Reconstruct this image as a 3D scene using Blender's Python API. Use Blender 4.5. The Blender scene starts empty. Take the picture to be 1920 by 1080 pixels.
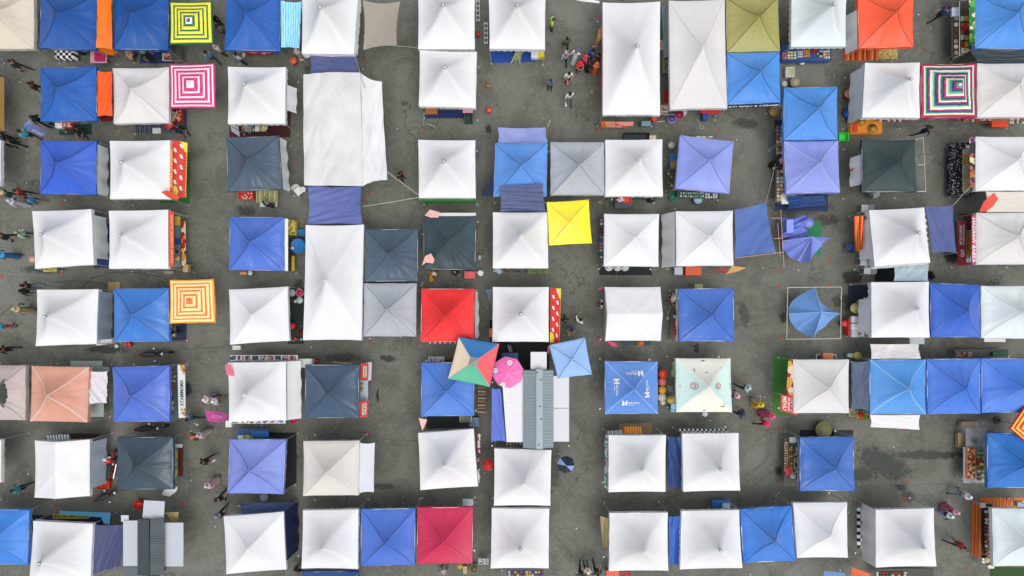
import bpy, math, random
from mathutils import Vector, Matrix, noise
R = math.radians
random.seed(7)
SC = bpy.context.scene

# ------------------------------------------------------------------ camera, sky, sun, exposure
H = 38.6            # height of the drone above the car park (m)
FP = 1280.0         # focal length in photo pixels
NX, NY = 957.0, 600.0   # the point straight below the drone
cam = bpy.data.cameras.new('camera'); camo = bpy.data.objects.new('camera', cam)
SC.collection.objects.link(camo); SC.camera = camo
camo.location = (0, 0, H); cam.lens = 24; cam.sensor_width = 36
cam.shift_x = (960 - NX) / 1920; cam.shift_y = (NY - 540) / 1920
cam.clip_end = 500
SUN_EL, SUN_AZ = 67, -60          # degrees; azimuth in the XY plane counter-clockwise from +X
w = bpy.data.worlds.new('World'); SC.world = w; w.use_nodes = True
nt = w.node_tree; bg = nt.nodes['Background']
sky = nt.nodes.new('ShaderNodeTexSky'); sky.sky_type = 'NISHITA'; sky.sun_disc = False
sky.sun_elevation = R(SUN_EL); sky.sun_rotation = R(90 - SUN_AZ); sky.dust_density = 3.0
hs = nt.nodes.new('ShaderNodeHueSaturation'); hs.inputs['Saturation'].default_value = 0.30
nt.links.new(sky.outputs[0], hs.inputs['Color']); 
# overcast: the cloud deck is brightest overhead and a third as bright at the horizon
_g = nt.nodes.new('ShaderNodeTexCoord'); _s = nt.nodes.new('ShaderNodeSeparateXYZ'); nt.links.new(_g.outputs['Generated'], _s.inputs[0])
_r = nt.nodes.new('ShaderNodeMapRange'); _r.inputs['To Min'].default_value = .30; _r.inputs['To Max'].default_value = 1.75; nt.links.new(_s.outputs['Z'], _r.inputs['Value'])
_m = nt.nodes.new('ShaderNodeVectorMath'); _m.operation = 'SCALE'; nt.links.new(hs.outputs[0], _m.inputs[0]); nt.links.new(_r.outputs[0], _m.inputs['Scale'])
nt.links.new(_m.outputs[0], bg.inputs['Color'])
bg.inputs['Strength'].default_value = 0.14
sl = bpy.data.lights.new('sun', 'SUN'); sl.energy = 0.55; sl.angle = R(48); sl.color = (1, .965, .91)
so = bpy.data.objects.new('sun', sl); SC.collection.objects.link(so)
sd = Vector((math.cos(R(SUN_EL)) * math.cos(R(SUN_AZ)), math.cos(R(SUN_EL)) * math.sin(R(SUN_AZ)), math.sin(R(SUN_EL))))
so.rotation_euler = sd.to_track_quat('Z', 'Y').to_euler()
SC.view_settings.view_transform = 'Standard'; SC.view_settings.look = 'None'
SC.view_settings.exposure = 0.04; SC.view_settings.gamma = 1

# ------------------------------------------------------------------ helpers
def P(px, py, z=0.0):
    k = (H - z) / FP
    return Vector(((px - NX) * k, -(py - NY) * k, z))

def lin(c):
    if isinstance(c, str):
        c = c.lstrip('#'); c = tuple(int(c[i:i+2], 16) / 255 for i in (0, 2, 4))
    return tuple((x / 12.92 if x <= .04045 else ((x + .055) / 1.055) ** 2.4) for x in c)

MATS = {}
def link(nt, a, b): nt.links.new(a, b)
def base_mat(key, col, rough=.6, metal=0, spec=.5):
    m = bpy.data.materials.new(key); m.use_nodes = True
    p = m.node_tree.nodes['Principled BSDF']
    p.inputs['Base Color'].default_value = (*col, 1); p.inputs['Roughness'].default_value = rough
    p.inputs['Metallic'].default_value = metal; p.inputs['Specular IOR Level'].default_value = spec
    return m, m.node_tree, p

def fabric(c, rough=.55, dirt=.10, wr=.35, sc=1.0, radial=False):
    """coated tent cloth: weave, faint creases and grime"""
    key = 'fabric_%s_%s_%s_%s_%s' % (c, rough, dirt, wr, radial)
    if key in MATS: return MATS[key]
    col = lin(c)
    col = tuple(min(x, .80 if min(col) > .3 else .95) for x in col)
    m, nt, p = base_mat(key, col, rough, 0, .45 if rough < .4 else .28)
    N = nt.nodes
    tc = N.new('ShaderNodeTexCoord')
    n1 = N.new('ShaderNodeTexNoise'); n1.inputs['Scale'].default_value = .55 * sc; n1.inputs['Detail'].default_value = 6
    n1.inputs['Roughness'].default_value = .62; n1.inputs['Distortion'].default_value = .4
    link(nt, tc.outputs['Object'], n1.inputs['Vector'])
    mr = N.new('ShaderNodeMapRange'); mr.inputs['From Min'].default_value = .35; mr.inputs['From Max'].default_value = .72
    mr.inputs['To Min'].default_value = 0; mr.inputs['To Max'].default_value = dirt
    link(nt, n1.outputs[0], mr.inputs['Value'])
    mx = N.new('ShaderNodeMix'); mx.data_type = 'RGBA'
    g = sum(col) / 3
    mx.inputs[6].default_value = (*col, 1)
    mx.inputs[7].default_value = (*[(x * .45 + g * .12 + .02) for x in col], 1)
    link(nt, mr.outputs[0], mx.inputs[0])
    n0 = N.new('ShaderNodeTexNoise'); n0.inputs['Scale'].default_value = .33; n0.inputs['Detail'].default_value = 3; oi0 = N.new('ShaderNodeObjectInfo')
    v0 = N.new('ShaderNodeVectorMath'); v0.operation = 'ADD'; link(nt, tc.outputs['Object'], v0.inputs[0]); s0 = N.new('ShaderNodeVectorMath'); s0.operation = 'SCALE'; s0.inputs['Scale'].default_value = 1; link(nt, oi0.outputs['Location'], s0.inputs[0]); link(nt, s0.outputs[0], v0.inputs[1]); link(nt, v0.outputs[0], n0.inputs['Vector'])
    m0 = N.new('ShaderNodeMapRange'); m0.inputs['From Min'].default_value = .42; m0.inputs['From Max'].default_value = .68; m0.inputs['To Max'].default_value = .32 if min(col) < .4 else .0; link(nt, n0.outputs[0], m0.inputs['Value'])
    mx0 = N.new('ShaderNodeMix'); mx0.data_type = 'RGBA'; link(nt, m0.outputs[0], mx0.inputs[0]); link(nt, mx.outputs[2], mx0.inputs[6]); mx0.inputs[7].default_value = (*[min(.9, x * .85 + g * .35 + .03) for x in col], 1)
    link(nt, mx0.outputs[2], p.inputs['Base Color'])
    # creases
    mp = N.new('ShaderNodeMapping'); mp.inputs['Scale'].default_value = (1, 1, .3)
    link(nt, tc.outputs['Object'], mp.inputs['Vector'])
    n2 = N.new('ShaderNodeTexNoise'); n2.inputs['Scale'].default_value = 2.2; n2.inputs['Detail'].default_value = 7
    n2.inputs['Distortion'].default_value = 1.2; n2.inputs['Roughness'].default_value = .55
    link(nt, mp.outputs[0], n2.inputs['Vector'])
    b = N.new('ShaderNodeBump'); b.inputs['Strength'].default_value = wr; b.inputs['Distance'].default_value = .045
    link(nt, n2.outputs[0], b.inputs['Height'])
    if radial:   # drag creases running from the peak to the eaves
        uv = N.new('ShaderNodeUVMap'); sb = N.new('ShaderNodeVectorMath'); sb.operation = 'SUBTRACT'; sb.inputs[1].default_value = (.5, .5, 0); link(nt, uv.outputs[0], sb.inputs[0])
        nz = N.new('ShaderNodeVectorMath'); nz.operation = 'NORMALIZE'; link(nt, sb.outputs[0], nz.inputs[0])
        ln = N.new('ShaderNodeVectorMath'); ln.operation = 'LENGTH'; link(nt, sb.outputs[0], ln.inputs[0])
        s5 = N.new('ShaderNodeVectorMath'); s5.operation = 'SCALE'; s5.inputs['Scale'].default_value = 2.6; link(nt, nz.outputs[0], s5.inputs[0])
        oi = N.new('ShaderNodeObjectInfo'); zz = N.new('ShaderNodeMath'); zz.operation = 'MULTIPLY_ADD'; link(nt, oi.outputs['Random'], zz.inputs[0]); zz.inputs[1].default_value = 90; link(nt, ln.outputs['Value'], zz.inputs[2])
        cx = N.new('ShaderNodeCombineXYZ'); link(nt, zz.outputs[0], cx.inputs[2]); ad = N.new('ShaderNodeVectorMath'); link(nt, s5.outputs[0], ad.inputs[0]); link(nt, cx.outputs[0], ad.inputs[1])
        n3 = N.new('ShaderNodeTexNoise'); n3.inputs['Scale'].default_value = 1.0; n3.inputs['Detail'].default_value = 4; n3.inputs['Roughness'].default_value = .5; n3.inputs['Distortion'].default_value = .3; link(nt, ad.outputs[0], n3.inputs['Vector'])
        # strongest near the peak and out towards the corners
        f3 = N.new('ShaderNodeMapRange'); f3.inputs['From Min'].default_value = .0; f3.inputs['From Max'].default_value = .7; f3.inputs['To Min'].default_value = .25; f3.inputs['To Max'].default_value = 1.0; link(nt, ln.outputs['Value'], f3.inputs['Value'])
        mm_ = N.new('ShaderNodeMath'); mm_.operation = 'MULTIPLY'; link(nt, n3.outputs[0], mm_.inputs[0]); link(nt, f3.outputs[0], mm_.inputs[1])
        b2 = N.new('ShaderNodeBump'); b2.inputs['Strength'].default_value = min(1, radial); b2.inputs['Distance'].default_value = .16
        link(nt, mm_.outputs[0], b2.inputs['Height']); link(nt, b.outputs[0], b2.inputs['Normal']); link(nt, b2.outputs[0], p.inputs['Normal'])
    else: link(nt, b.outputs[0], p.inputs['Normal'])
    MATS[key] = m; return m

def paint(c, rough=.5, metal=0, var=.05):
    key = 'paint_%s_%s_%s' % (c, rough, metal)
    if key in MATS: return MATS[key]
    col = tuple(min(x, .78) for x in lin(c))
    m, nt, p = base_mat(key, col, rough, metal)
    N = nt.nodes; tc = N.new('ShaderNodeTexCoord')
    n1 = N.new('ShaderNodeTexNoise'); n1.inputs['Scale'].default_value = 7; n1.inputs['Detail'].default_value = 5
    link(nt, tc.outputs['Object'], n1.inputs['Vector'])
    mr = N.new('ShaderNodeMapRange'); mr.inputs['From Min'].default_value = .35; mr.inputs['From Max'].default_value = .7
    mr.inputs['To Max'].default_value = var * 2.5
    link(nt, n1.outputs[0], mr.inputs['Value'])
    mx = N.new('ShaderNodeMix'); mx.data_type = 'RGBA'
    mx.inputs[6].default_value = (*col, 1); mx.inputs[7].default_value = (*[x * .5 + .01 for x in col], 1)
    link(nt, mr.outputs[0], mx.inputs[0]); link(nt, mx.outputs[2], p.inputs['Base Color'])
    MATS[key] = m; return m

def stops_mat(key, stops, mode, rough=.6, rep=1.0, wr=.3):
    """pattern from the UV map. mode ring: square rings, u: stripes along u, check: chequers"""
    if key in MATS: return MATS[key]
    m, nt, p = base_mat(key, (1, 1, 1), rough, 0, .35)
    N = nt.nodes; uv = N.new('ShaderNodeUVMap'); sx = N.new('ShaderNodeSeparateXYZ'); link(nt, uv.outputs[0], sx.inputs[0])
    def math_(op, a, b=None):
        n = N.new('ShaderNodeMath'); n.operation = op
        for i, x in enumerate((a, b)):
            if x is None: continue
            if isinstance(x, (int, float)): n.inputs[i].default_value = x
            else: link(nt, x, n.inputs[i])
        return n.outputs[0]
    if mode == 'ring':
        ax = math_('ABSOLUTE', math_('SUBTRACT', math_('MULTIPLY', sx.outputs[0], 2), 1))
        ay = math_('ABSOLUTE', math_('SUBTRACT', math_('MULTIPLY', sx.outputs[1], 2), 1))
        v = math_('MAXIMUM', ax, ay)
    elif mode == 'u': v = math_('FRACT', math_('MULTIPLY', sx.outputs[0], rep))
    elif mode == 'v': v = math_('FRACT', math_('MULTIPLY', sx.outputs[1], rep))
    elif mode == 'check':
        cu = math_('FLOOR', math_('MULTIPLY', sx.outputs[0], rep[0])); cv = math_('FLOOR', math_('MULTIPLY', sx.outputs[1], rep[1]))
        v = math_('MULTIPLY', math_('FRACT', math_('MULTIPLY', math_('ADD', cu, cv), .5)), 1.8)
    elif mode == 'noise':
        t = N.new('ShaderNodeTexVoronoi'); t.inputs['Scale'].default_value = rep
        tc = N.new('ShaderNodeTexCoord'); link(nt, tc.outputs['Object'], t.inputs['Vector'])
        cs = N.new('ShaderNodeSeparateColor'); link(nt, t.outputs['Color'], cs.inputs[0]); v = cs.outputs[0]
    cr = N.new('ShaderNodeValToRGB'); cr.color_ramp.interpolation = 'CONSTANT'
    e = cr.color_ramp.elements
    while len(e) > 1: e.remove(e[-1])
    e[0].position = 0; e[0].color = (*lin(stops[0][1]), 1)
    for pos, c in stops[1:]:
        q = e.new(pos); q.color = (*lin(c), 1)
    link(nt, v, cr.inputs[0])
    sat = N.new('ShaderNodeMix'); sat.data_type = 'RGBA'; sat.blend_type = 'MULTIPLY'
    n1 = N.new('ShaderNodeTexNoise'); n1.inputs['Scale'].default_value = 2; n1.inputs['Detail'].default_value = 6
    tc = N.new('ShaderNodeTexCoord'); link(nt, tc.outputs['Object'], n1.inputs['Vector'])
    mr = N.new('ShaderNodeMapRange'); mr.inputs['From Min'].default_value = .4; mr.inputs['From Max'].default_value = .75; mr.inputs['To Max'].default_value = .3
    link(nt, n1.outputs[0], mr.inputs['Value']); link(nt, mr.outputs[0], sat.inputs[0])
    link(nt, cr.outputs[0], sat.inputs[6]); sat.inputs[7].default_value = (.6, .58, .55, 1)
    link(nt, sat.outputs[2], p.inputs['Base Color'])
    b = N.new('ShaderNodeBump'); b.inputs['Strength'].default_value = wr; b.inputs['Distance'].default_value = .03
    link(nt, n1.outputs[0], b.inputs['Height']); link(nt, b.outputs[0], p.inputs['Normal'])
    MATS[key] = m; return m

def eq(cols):  # equally wide stops
    n = len(cols); return [(i / n, c) for i, c in enumerate(cols)]

class MB:
    def __init__(s): s.v = []; s.f = []; s.mi = []; s.uv = {}
    def add(s, vs, fs, mi=0, uvs=None):
        o = len(s.v); s.v += [tuple(x) for x in vs]
        for i, f in enumerate(fs):
            s.f.append(tuple(o + k for k in f)); s.mi.append(mi)
            if uvs: s.uv[len(s.f) - 1] = [uvs[k] for k in f]
        return s
    def box(s, c, d, rot=None, mi=0, bev=0):
        hx, hy, hz = d[0] / 2, d[1] / 2, d[2] / 2
        c = Vector(c); M = rot or Matrix.Identity(3)
        if bev:
            b = min(bev, hx * .45, hy * .45, hz * .45)
            vs = []
            for z, e in ((-hz, b), (-hz + b, 0), (hz - b, 0), (hz, b)):
                for (sx, sy) in ((-1, -1), (1, -1), (1, 1), (-1, 1)):
                    X, Y = sx * (hx - e), sy * (hy - e)
                    # chamfer the vertical corners as well
                    vs.append(c + M @ Vector((X - sx * b * .7, Y, z))); vs.append(c + M @ Vector((X, Y - sy * b * .7, z)))
            order = []
            fs = []
            ring = [0, 1, 3, 2, 4, 5, 7, 6]
            # build ring order going round
            ring = [1, 0, 2, 3, 5, 4, 6, 7]
            ring = [0, 2, 3, 5, 4, 6, 7, 1]
            for k in range(3):
                for i in range(8):
                    a, bb = ring[i], ring[(i + 1) % 8]
                    fs.append((k * 8 + a, k * 8 + bb, (k + 1) * 8 + bb, (k + 1) * 8 + a))
            fs.append(tuple(24 + i for i in ring)); fs.append(tuple(reversed(ring)))
            return s.add(vs, fs, mi)
        vs = [c + M @ Vector((sx * hx, sy * hy, sz * hz)) for sz in (-1, 1) for sx, sy in ((-1, -1), (1, -1), (1, 1), (-1, 1))]
        u4 = [(0, 0), (1, 0), (1, 1), (0, 1)] * 2
        return s.add(vs, [(3, 2, 1, 0), (4, 5, 6, 7), (0, 1, 5, 4), (1, 2, 6, 5), (2, 3, 7, 6), (3, 0, 4, 7)], mi, u4)
    def bar(s, a, b, r, n=8, r2=None, mi=0, caps=True):
        a = Vector(a); b = Vector(b); d = (b - a)
        if d.length < 1e-6: return s
        q = d.to_track_quat('Z', 'Y').to_matrix(); r2 = r if r2 is None else r2
        vs = [a + q @ Vector((math.cos(2 * math.pi * i / n) * r, math.sin(2 * math.pi * i / n) * r, 0)) for i in range(n)]
        vs += [b + q @ Vector((math.cos(2 * math.pi * i / n) * r2, math.sin(2 * math.pi * i / n) * r2, 0)) for i in range(n)]
        fs = [(i, (i + 1) % n, n + (i + 1) % n, n + i) for i in range(n)]
        if caps: fs += [tuple(reversed(range(n))), tuple(range(n, 2 * n))]
        return s.add(vs, fs, mi)
    def path(s, pts, r, n=6, mi=0):
        for i in range(len(pts) - 1): s.bar(pts[i], pts[i + 1], r, n, None, mi)
        return s
    def lathe(s, prof, c=(0, 0, 0), n=20, mi=0, M=None):
        c = Vector(c); vs = []; fs = []
        for r, z in prof:
            for i in range(n):
                a = 2 * math.pi * i / n; q = Vector((r * math.cos(a), r * math.sin(a), z))
                vs.append(c + (M @ q if M else q))
        for k in range(len(prof) - 1):
            for i in range(n):
                j = (i + 1) % n; fs.append((k * n + i, k * n + j, (k + 1) * n + j, (k + 1) * n + i))
        if prof[0][0] > .002: fs.append(tuple(reversed(range(n))))
        if prof[-1][0] > .002: fs.append(tuple(range((len(prof) - 1) * n, len(prof) * n)))
        return s.add(vs, fs, mi)
    def torus(s, c, R_, r, n=24, m=8, M=None, mi=0, sz=1):
        c = Vector(c); vs = []; fs = []
        for i in range(n):
            a = 2 * math.pi * i / n
            for j in range(m):
                b = 2 * math.pi * j / m; q = Vector(((R_ + r * math.cos(b)) * math.cos(a), (R_ + r * math.cos(b)) * math.sin(a), r * sz * math.sin(b)))
                vs.append(c + (M @ q if M else q))
        for i in range(n):
            for j in range(m):
                i2, j2 = (i + 1) % n, (j + 1) % m
                fs.append((i * m + j, i2 * m + j, i2 * m + j2, i * m + j2))
        return s.add(vs, fs, mi)
    def grid(s, fn, nu, nv, mi=None, uv=True):
        vs = []; uvs = []
        for j in range(nv + 1):
            for i in range(nu + 1):
                vs.append(fn(i / nu, j / nv)); uvs.append((i / nu, j / nv))
        o = len(s.v); s.v += [tuple(x) for x in vs]
        for j in range(nv):
            for i in range(nu):
                a = j * (nu + 1) + i
                f = (a, a + 1, a + nu + 2, a + nu + 1)
                s.f.append(tuple(o + k for k in f)); s.uv[len(s.f) - 1] = [uvs[k] for k in f]
                s.mi.append(mi((i + .5) / nu, (j + .5) / nv) if callable(mi) else (mi or 0))
        return s
    def mesh(s, name, mats, smooth=False):
        me = bpy.data.meshes.new(name); me.from_pydata(s.v, [], s.f)
        if not isinstance(mats, (list, tuple)): mats = [mats]
        for m in mats: me.materials.append(m)
        me.polygons.foreach_set('material_index', s.mi)
        if s.uv:
            ul = me.uv_layers.new(name='UVMap')
            for pi, cs in s.uv.items():
                ls = me.polygons[pi].loop_start
                for k, c in enumerate(cs): ul.data[ls + k].uv = c
        if smooth: me.polygons.foreach_set('use_smooth', [True] * len(s.f))
        me.update(); return me
    def build(s, name, mats, parent=None, smooth=False, origin=None):
        """vertices are in world space; origin = the thing's base"""
        if origin is None and parent is not None: origin = Vector(ORG.get(parent.name, (0, 0, 0)))
        if origin is None: origin = Vector((0, 0, 0))
        origin = Vector(origin)
        if origin.length: s.v = [(v[0] - origin.x, v[1] - origin.y, v[2] - origin.z) for v in s.v]
        o = bpy.data.objects.new(name, s.mesh(name, mats, smooth)); SC.collection.objects.link(o)
        if parent is not None:
            o.parent = parent; po = Vector(ORG.get(parent.name, (0, 0, 0))); o.location = origin - po
        else: o.location = origin
        ORG[o.name] = tuple(origin)
        return o
ORG = {}
def tag(o, label=None, cat=None, group=None, kind=None):
    if label: o['label'] = label
    if cat: o['category'] = cat
    if group: o['group'] = group
    if kind: o['kind'] = kind
    return o
def thing(name, loc, label, cat, group=None):
    o = bpy.data.objects.new(name, None); SC.collection.objects.link(o); o.location = loc
    o.empty_display_size = .2; ORG[o.name] = tuple(loc)
    return tag(o, label, cat, group)
def copy_tree(o, parent=None):
    c = o.copy(); SC.collection.objects.link(c)
    if parent is not None: c.parent = parent
    for ch in o.children: copy_tree(ch, c)
    return c

METAL = paint('c9ccca', .38, .55); WHITEP = paint('e6e6e2', .45); BLACK = paint('141518', .6); DARKM = paint('3c4044', .5, .3)
RUST = paint('a9643c', .6); WOOD = paint('8d6a45', .7); ROPE = paint('d8d2bd', .8)

def text_quad(s, tl, tr, br, bl, m, parent, name='lettering', off=.006, bold=True):
    """flat lettering fitted on the quad (corners in reading order)"""
    cu = bpy.data.curves.new('t', 'FONT'); cu.body = s; cu.resolution_u = 2
    to = bpy.data.objects.new('t', cu); SC.collection.objects.link(to)
    if bold: cu.offset = .02
    bpy.context.view_layer.update()
    me = bpy.data.meshes.new_from_object(to.evaluated_get(bpy.context.evaluated_depsgraph_get()))
    bpy.data.objects.remove(to); bpy.data.curves.remove(cu)
    xs = [v.co.x for v in me.vertices]; ys = [v.co.y for v in me.vertices]
    x0, x1, y0, y1 = min(xs), max(xs), min(ys), max(ys)
    tl, tr, br, bl = map(Vector, (tl, tr, br, bl))
    n = (br - bl).cross(tl - bl).normalized()
    if n.z < 0: n = -n
    mb = MB(); vs = []
    for v in me.vertices:
        u = (v.co.x - x0) / (x1 - x0); t = (v.co.y - y0) / (y1 - y0)
        vs.append((bl * (1 - u) + br * u) * (1 - t) + (tl * (1 - u) + tr * u) * t + n * off)
    mb.add(vs, [tuple(p.vertices) for p in me.polygons])
    bpy.data.meshes.remove(me)
    return mb.build(name, m, parent)

# ------------------------------------------------------------------ canopies
CO = {}   # named colours (as they look in even light)
CO.update(white='eceef3', cream='d6ccb8', off='dcd9d6', blue='2560b2', navy='1e549e', peri='6f86d6', cobalt='355fc6', sky='4f90dc',
          dark='394a50', slate='4b5d6d', grey='aeb3b9', red='ef3434', orange='ff6240', olive='a4a05a', salmon='d69a84', crimson='cc3458')

def frame_bars(mb, C, z, r=.014):
    for i in range(4):
        a, b = C[i], C[(i + 1) % 4]
        mb.bar((a.x, a.y, z - .05), (b.x, b.y, z - .05), r, 6)
        # scissor truss below the eave
        n = 4
        for k in range(n):
            p = a.lerp(b, k / n); q = a.lerp(b, (k + 1) / n)
            mb.bar((p.x, p.y, z - .07), (q.x, q.y, z - .36), .008, 4, caps=False)
            mb.bar((p.x, p.y, z - .36), (q.x, q.y, z - .07), .008, 4, caps=False)

def tent(kind, quad, col, label, z=None, dh=None, seam=None, walls=(), mats=None, facets=None, rough=None, dirt=None,
         wr=None, cap=None, legs=True, name='canopy_tent', cat='tent', sag=None, amp=None, val=None, uvr=None, n=None, scal=None, slit=False, group=None, flare={}):
    pav = kind == 'pav'
    z = z or (2.2 if pav else 2.08); z += random.uniform(-.012, .012)
    dh = dh or (1.75 if pav else 1.08)
    if kind == 'gable': dh = dh if dh != 1.08 else .45
    C = [P(x, y, z) for x, y in quad]          # TL TR BR BL
    seed = random.uniform(0, 99)
    amp = (.020 if pav else .034) if amp is None else amp
    sag = (.0 if pav else .035) if sag is None else sag
    val = (.26 if pav else .22) if val is None else val
    n = n or 40
    white = col in ('white', 'off', 'cream')
    rough = rough or (.62 if pav or white else .42)
    dirt = dirt if dirt is not None else (.20 if (pav or white) else .24)
    wr = wr if wr is not None else (.22 if pav or white else .34)
    fm = fabric(CO.get(col, col), rough, dirt, wr, 1, (.22 if pav else .25 if amp < .015 else .40 if white else round(.25 + wr, 2)))
    mm = mats or [fm]
    skew = [random.uniform(-.02, .02) for _ in range(4)]
    def prof(r):
        if pav: return (1 - r) ** 2.0 * .82 + (1 - r) * .18
        return (1 - r) * .54 + (1 - r) ** 3 * .46
    def pos(a, b):
        A, B = abs(a), abs(b); r = max(A, B); m_ = min(A, B); t = m_ / r if r > 1e-6 else 1
        pull = (.012 if pav else .018) * (1 - t * t) * r
        aa, bb = (a * (1 - pull), b) if A >= B else (a, b * (1 - pull))
        u, v = (aa + 1) / 2, (bb + 1) / 2
        q = (C[0] * (1 - u) + C[1] * u) * (1 - v) + (C[3] * (1 - u) + C[2] * u) * v
        if kind == 'gable': h = dh * (1 - B)
        elif kind == 'gablev': h = dh * (1 - A)
        elif kind == 'flat': h = dh * .3 * (1 - r)
        elif kind == 'cloth': h = dh * (1 - A ** 2) * .3
        else:
            if pav:
                pn = 2.6 + 18 * r ** 1.5
                rr = min(1, (A ** pn + B ** pn) ** (1 / pn)) if r > 1e-4 else r
            else: rr = r
            h = dh * prof(rr)
        z_ = h - sag * (1 - t ** 1.5) * math.sin(math.pi * r) + (0 if r < .98 else -.0)
        th = math.atan2(b, a)
        w_ = noise.noise(Vector((math.cos(th) * 4.2, math.sin(th) * 4.2, seed))) + .6 * noise.noise(Vector((math.cos(th) * 11, math.sin(th) * 11, seed)))
        z_ += amp * w_ * math.sin(math.pi * min(1, r * 1.02)) ** .6 * 1.2
        z_ += amp * 1.3 * noise.noise(Vector((a * 2.3, b * 2.3, seed + 5)))
        z_ -= amp * 1.0 * abs(noise.noise(Vector((t * 5, r * .8 + (1 if a > 0 else 2) + (3 if b > 0 else 7), seed)))) * t * t * math.sin(math.pi * min(1, r)) * 2
        if r > .9: z_ -= (.035 * (1 - t * t)) * (r - .9) * 10
        z_ += skew[0] * a * .6 + skew[1] * b * .6
        q.z = z + z_
        return q
    cen = pos(0, 0); org = Vector((cen.x, cen.y, 0))
    T = thing(name, org, label, cat, group)
    mb = MB()
    def fi(u, v):
        if not facets: return 0
        a, b = 2 * u - 1, 2 * v - 1
        if max(abs(a), abs(b)) < facets.get('cap', 0): return facets['capi']
        return facets['T'] if (abs(b) >= abs(a) and b < 0) else facets['B'] if (abs(b) >= abs(a)) else facets['L'] if a < 0 else facets['R']
    if slit:
        def fi(u, v): return 0
    mb.grid(lambda u, v: pos(2 * u - 1, 2 * v - 1), n, n, fi)
    if slit:   # a lens-shaped vent in the right-hand panel
        keep = [i for i, f in enumerate(mb.f) if not (lambda c: .24 < c[0] < .50 and abs(c[1]) < .52 * (1 - ((c[0] - .37) / .13) ** 2) ** .8 if .24 < c[0] < .50 else False)
                (((sum(q[0] for q in mb.uv[i]) / 4) * 2 - 1, (sum(q[1] for q in mb.uv[i]) / 4) * 2 - 1))]
        mb.uv = {k: mb.uv[i] for k, i in enumerate(keep)}; mb.mi = [mb.mi[i] for i in keep]; mb.f = [mb.f[i] for i in keep]
    cano = mb.build('canopy', mm, T, smooth=kind != 'gable')
    # valance round the eaves
    sc_ = scal if scal is not None else pav
    vb = MB(); per = []
    for side in range(4):
        for k in range(36):
            t = k / 36 * 2 - 1
            a, b = [(t, -1), (1, t), (-t, 1), (-1, -t)][side]
            per.append((pos(a, b), side, k / 36))
    np_ = len(per); vs = []; fs = []
    for i, (q, side, t) in enumerate(per):
        d = (Vector((q.x, q.y, 0)) - org); d.z = 0; d.normalize()
        drop = val * (1 + (.18 * abs(math.sin(t * math.pi * 9)) if sc_ else .04 * noise.noise(Vector((t * 9, side, seed)))))
        if sc_: drop = val * (.72 + .42 * abs(math.sin(t * math.pi * 9)) ** .7)
        fl = .03 * noise.noise(Vector((q.x * 1.7, q.y * 1.7, seed))) + .012 + flare.get(side, 0) * (.7 + .5 * noise.noise(Vector((q.x * 1.1, q.y * 1.1, seed))))
        if side in flare: d = (Vector((0, 1, 0)), Vector((1, 0, 0)), Vector((0, -1, 0)), Vector((-1, 0, 0)))[side]
        vs += [q + d * .004 + Vector((0, 0, -.002)), q + d * (fl * .5 + .006) + Vector((0, 0, -drop * .5)), q + d * (fl + .006) + Vector((0, 0, -drop))]
    for i in range(np_):
        j = (i + 1) % np_
        for k in range(2): fs.append((i * 3 + k, j * 3 + k, j * 3 + k + 1, i * 3 + k + 1))
    vb.add(vs, fs); vb.build('valance', mm[uvr] if uvr is not None else mm[0], T, smooth=True)
    # seams on the four hips
    if kind in ('pop', 'umb') and seam != 'none':
        base = lin(CO.get(col, col)); sm = seam
        if not sm: sm = '%02x%02x%02x' % tuple(int(255 * min(1, x) * .60) for x in [int((CO.get(col, col))[i:i+2], 16) / 255 for i in (0, 2, 4)])
        sb = MB()
        for sx, sy in ((1, 1), (1, -1), (-1, 1), (-1, -1)):
            k = 24; vs = []; fs = []
            for i in range(k + 1):
                r = .02 + .97 * i / k
                q = pos(sx * r, sy * r); q2 = pos(sx * (r + .01) if r < .98 else sx * (r - .01), sy * (r + .01) if r < .98 else sy * (r - .01))
                d = (C[2] - C[0]) if sx == sy else (C[1] - C[3]); s_ = Vector((-d.y, d.x, 0)).normalized() * .017
                vs += [q + s_ + Vector((0, 0, -.002)), q + Vector((0, 0, .010)), q - s_ + Vector((0, 0, -.002))]
            for i in range(k):
                for m_ in range(2): fs.append((i * 3 + m_, i * 3 + m_ + 1, i * 3 + m_ + 4, i * 3 + m_ + 3))
            sb.add(vs, fs)
        sb.build('seam', paint(sm, .6), cano, smooth=True)
    if pav and cap is not False:
        cb = MB(); t0 = pos(0, 0)
        cb.torus(t0 + Vector((0, 0, -.01)), .085, .016, 18, 6)
        cb.build('peak_ring', paint('8b9094', .4, .4) if cap != 'white' else WHITEP, cano, True)
        c2 = MB(); c2.lathe([(.075, -.03), (.06, .03), (.02, .06), (0, .062)], t0, 14)
        c2.build('peak_cap', WHITEP, cano, True)
    # legs, frame
    if legs:
        for i in range(4):
            q = C[i].lerp(Vector((org.x, org.y, z)), .012)
            lb = MB(); lb.bar((q.x, q.y, 0.03), (q.x, q.y, z - .02), .019 if not pav else .024, 8); lb.box((q.x, q.y, .015), (.09, .09, .03))
            lb.build('leg', METAL, T)
        fb = MB(); frame_bars(fb, [c.lerp(Vector((org.x, org.y, z)), .015) for c in C], z); fb.build('frame', METAL, T)
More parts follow.
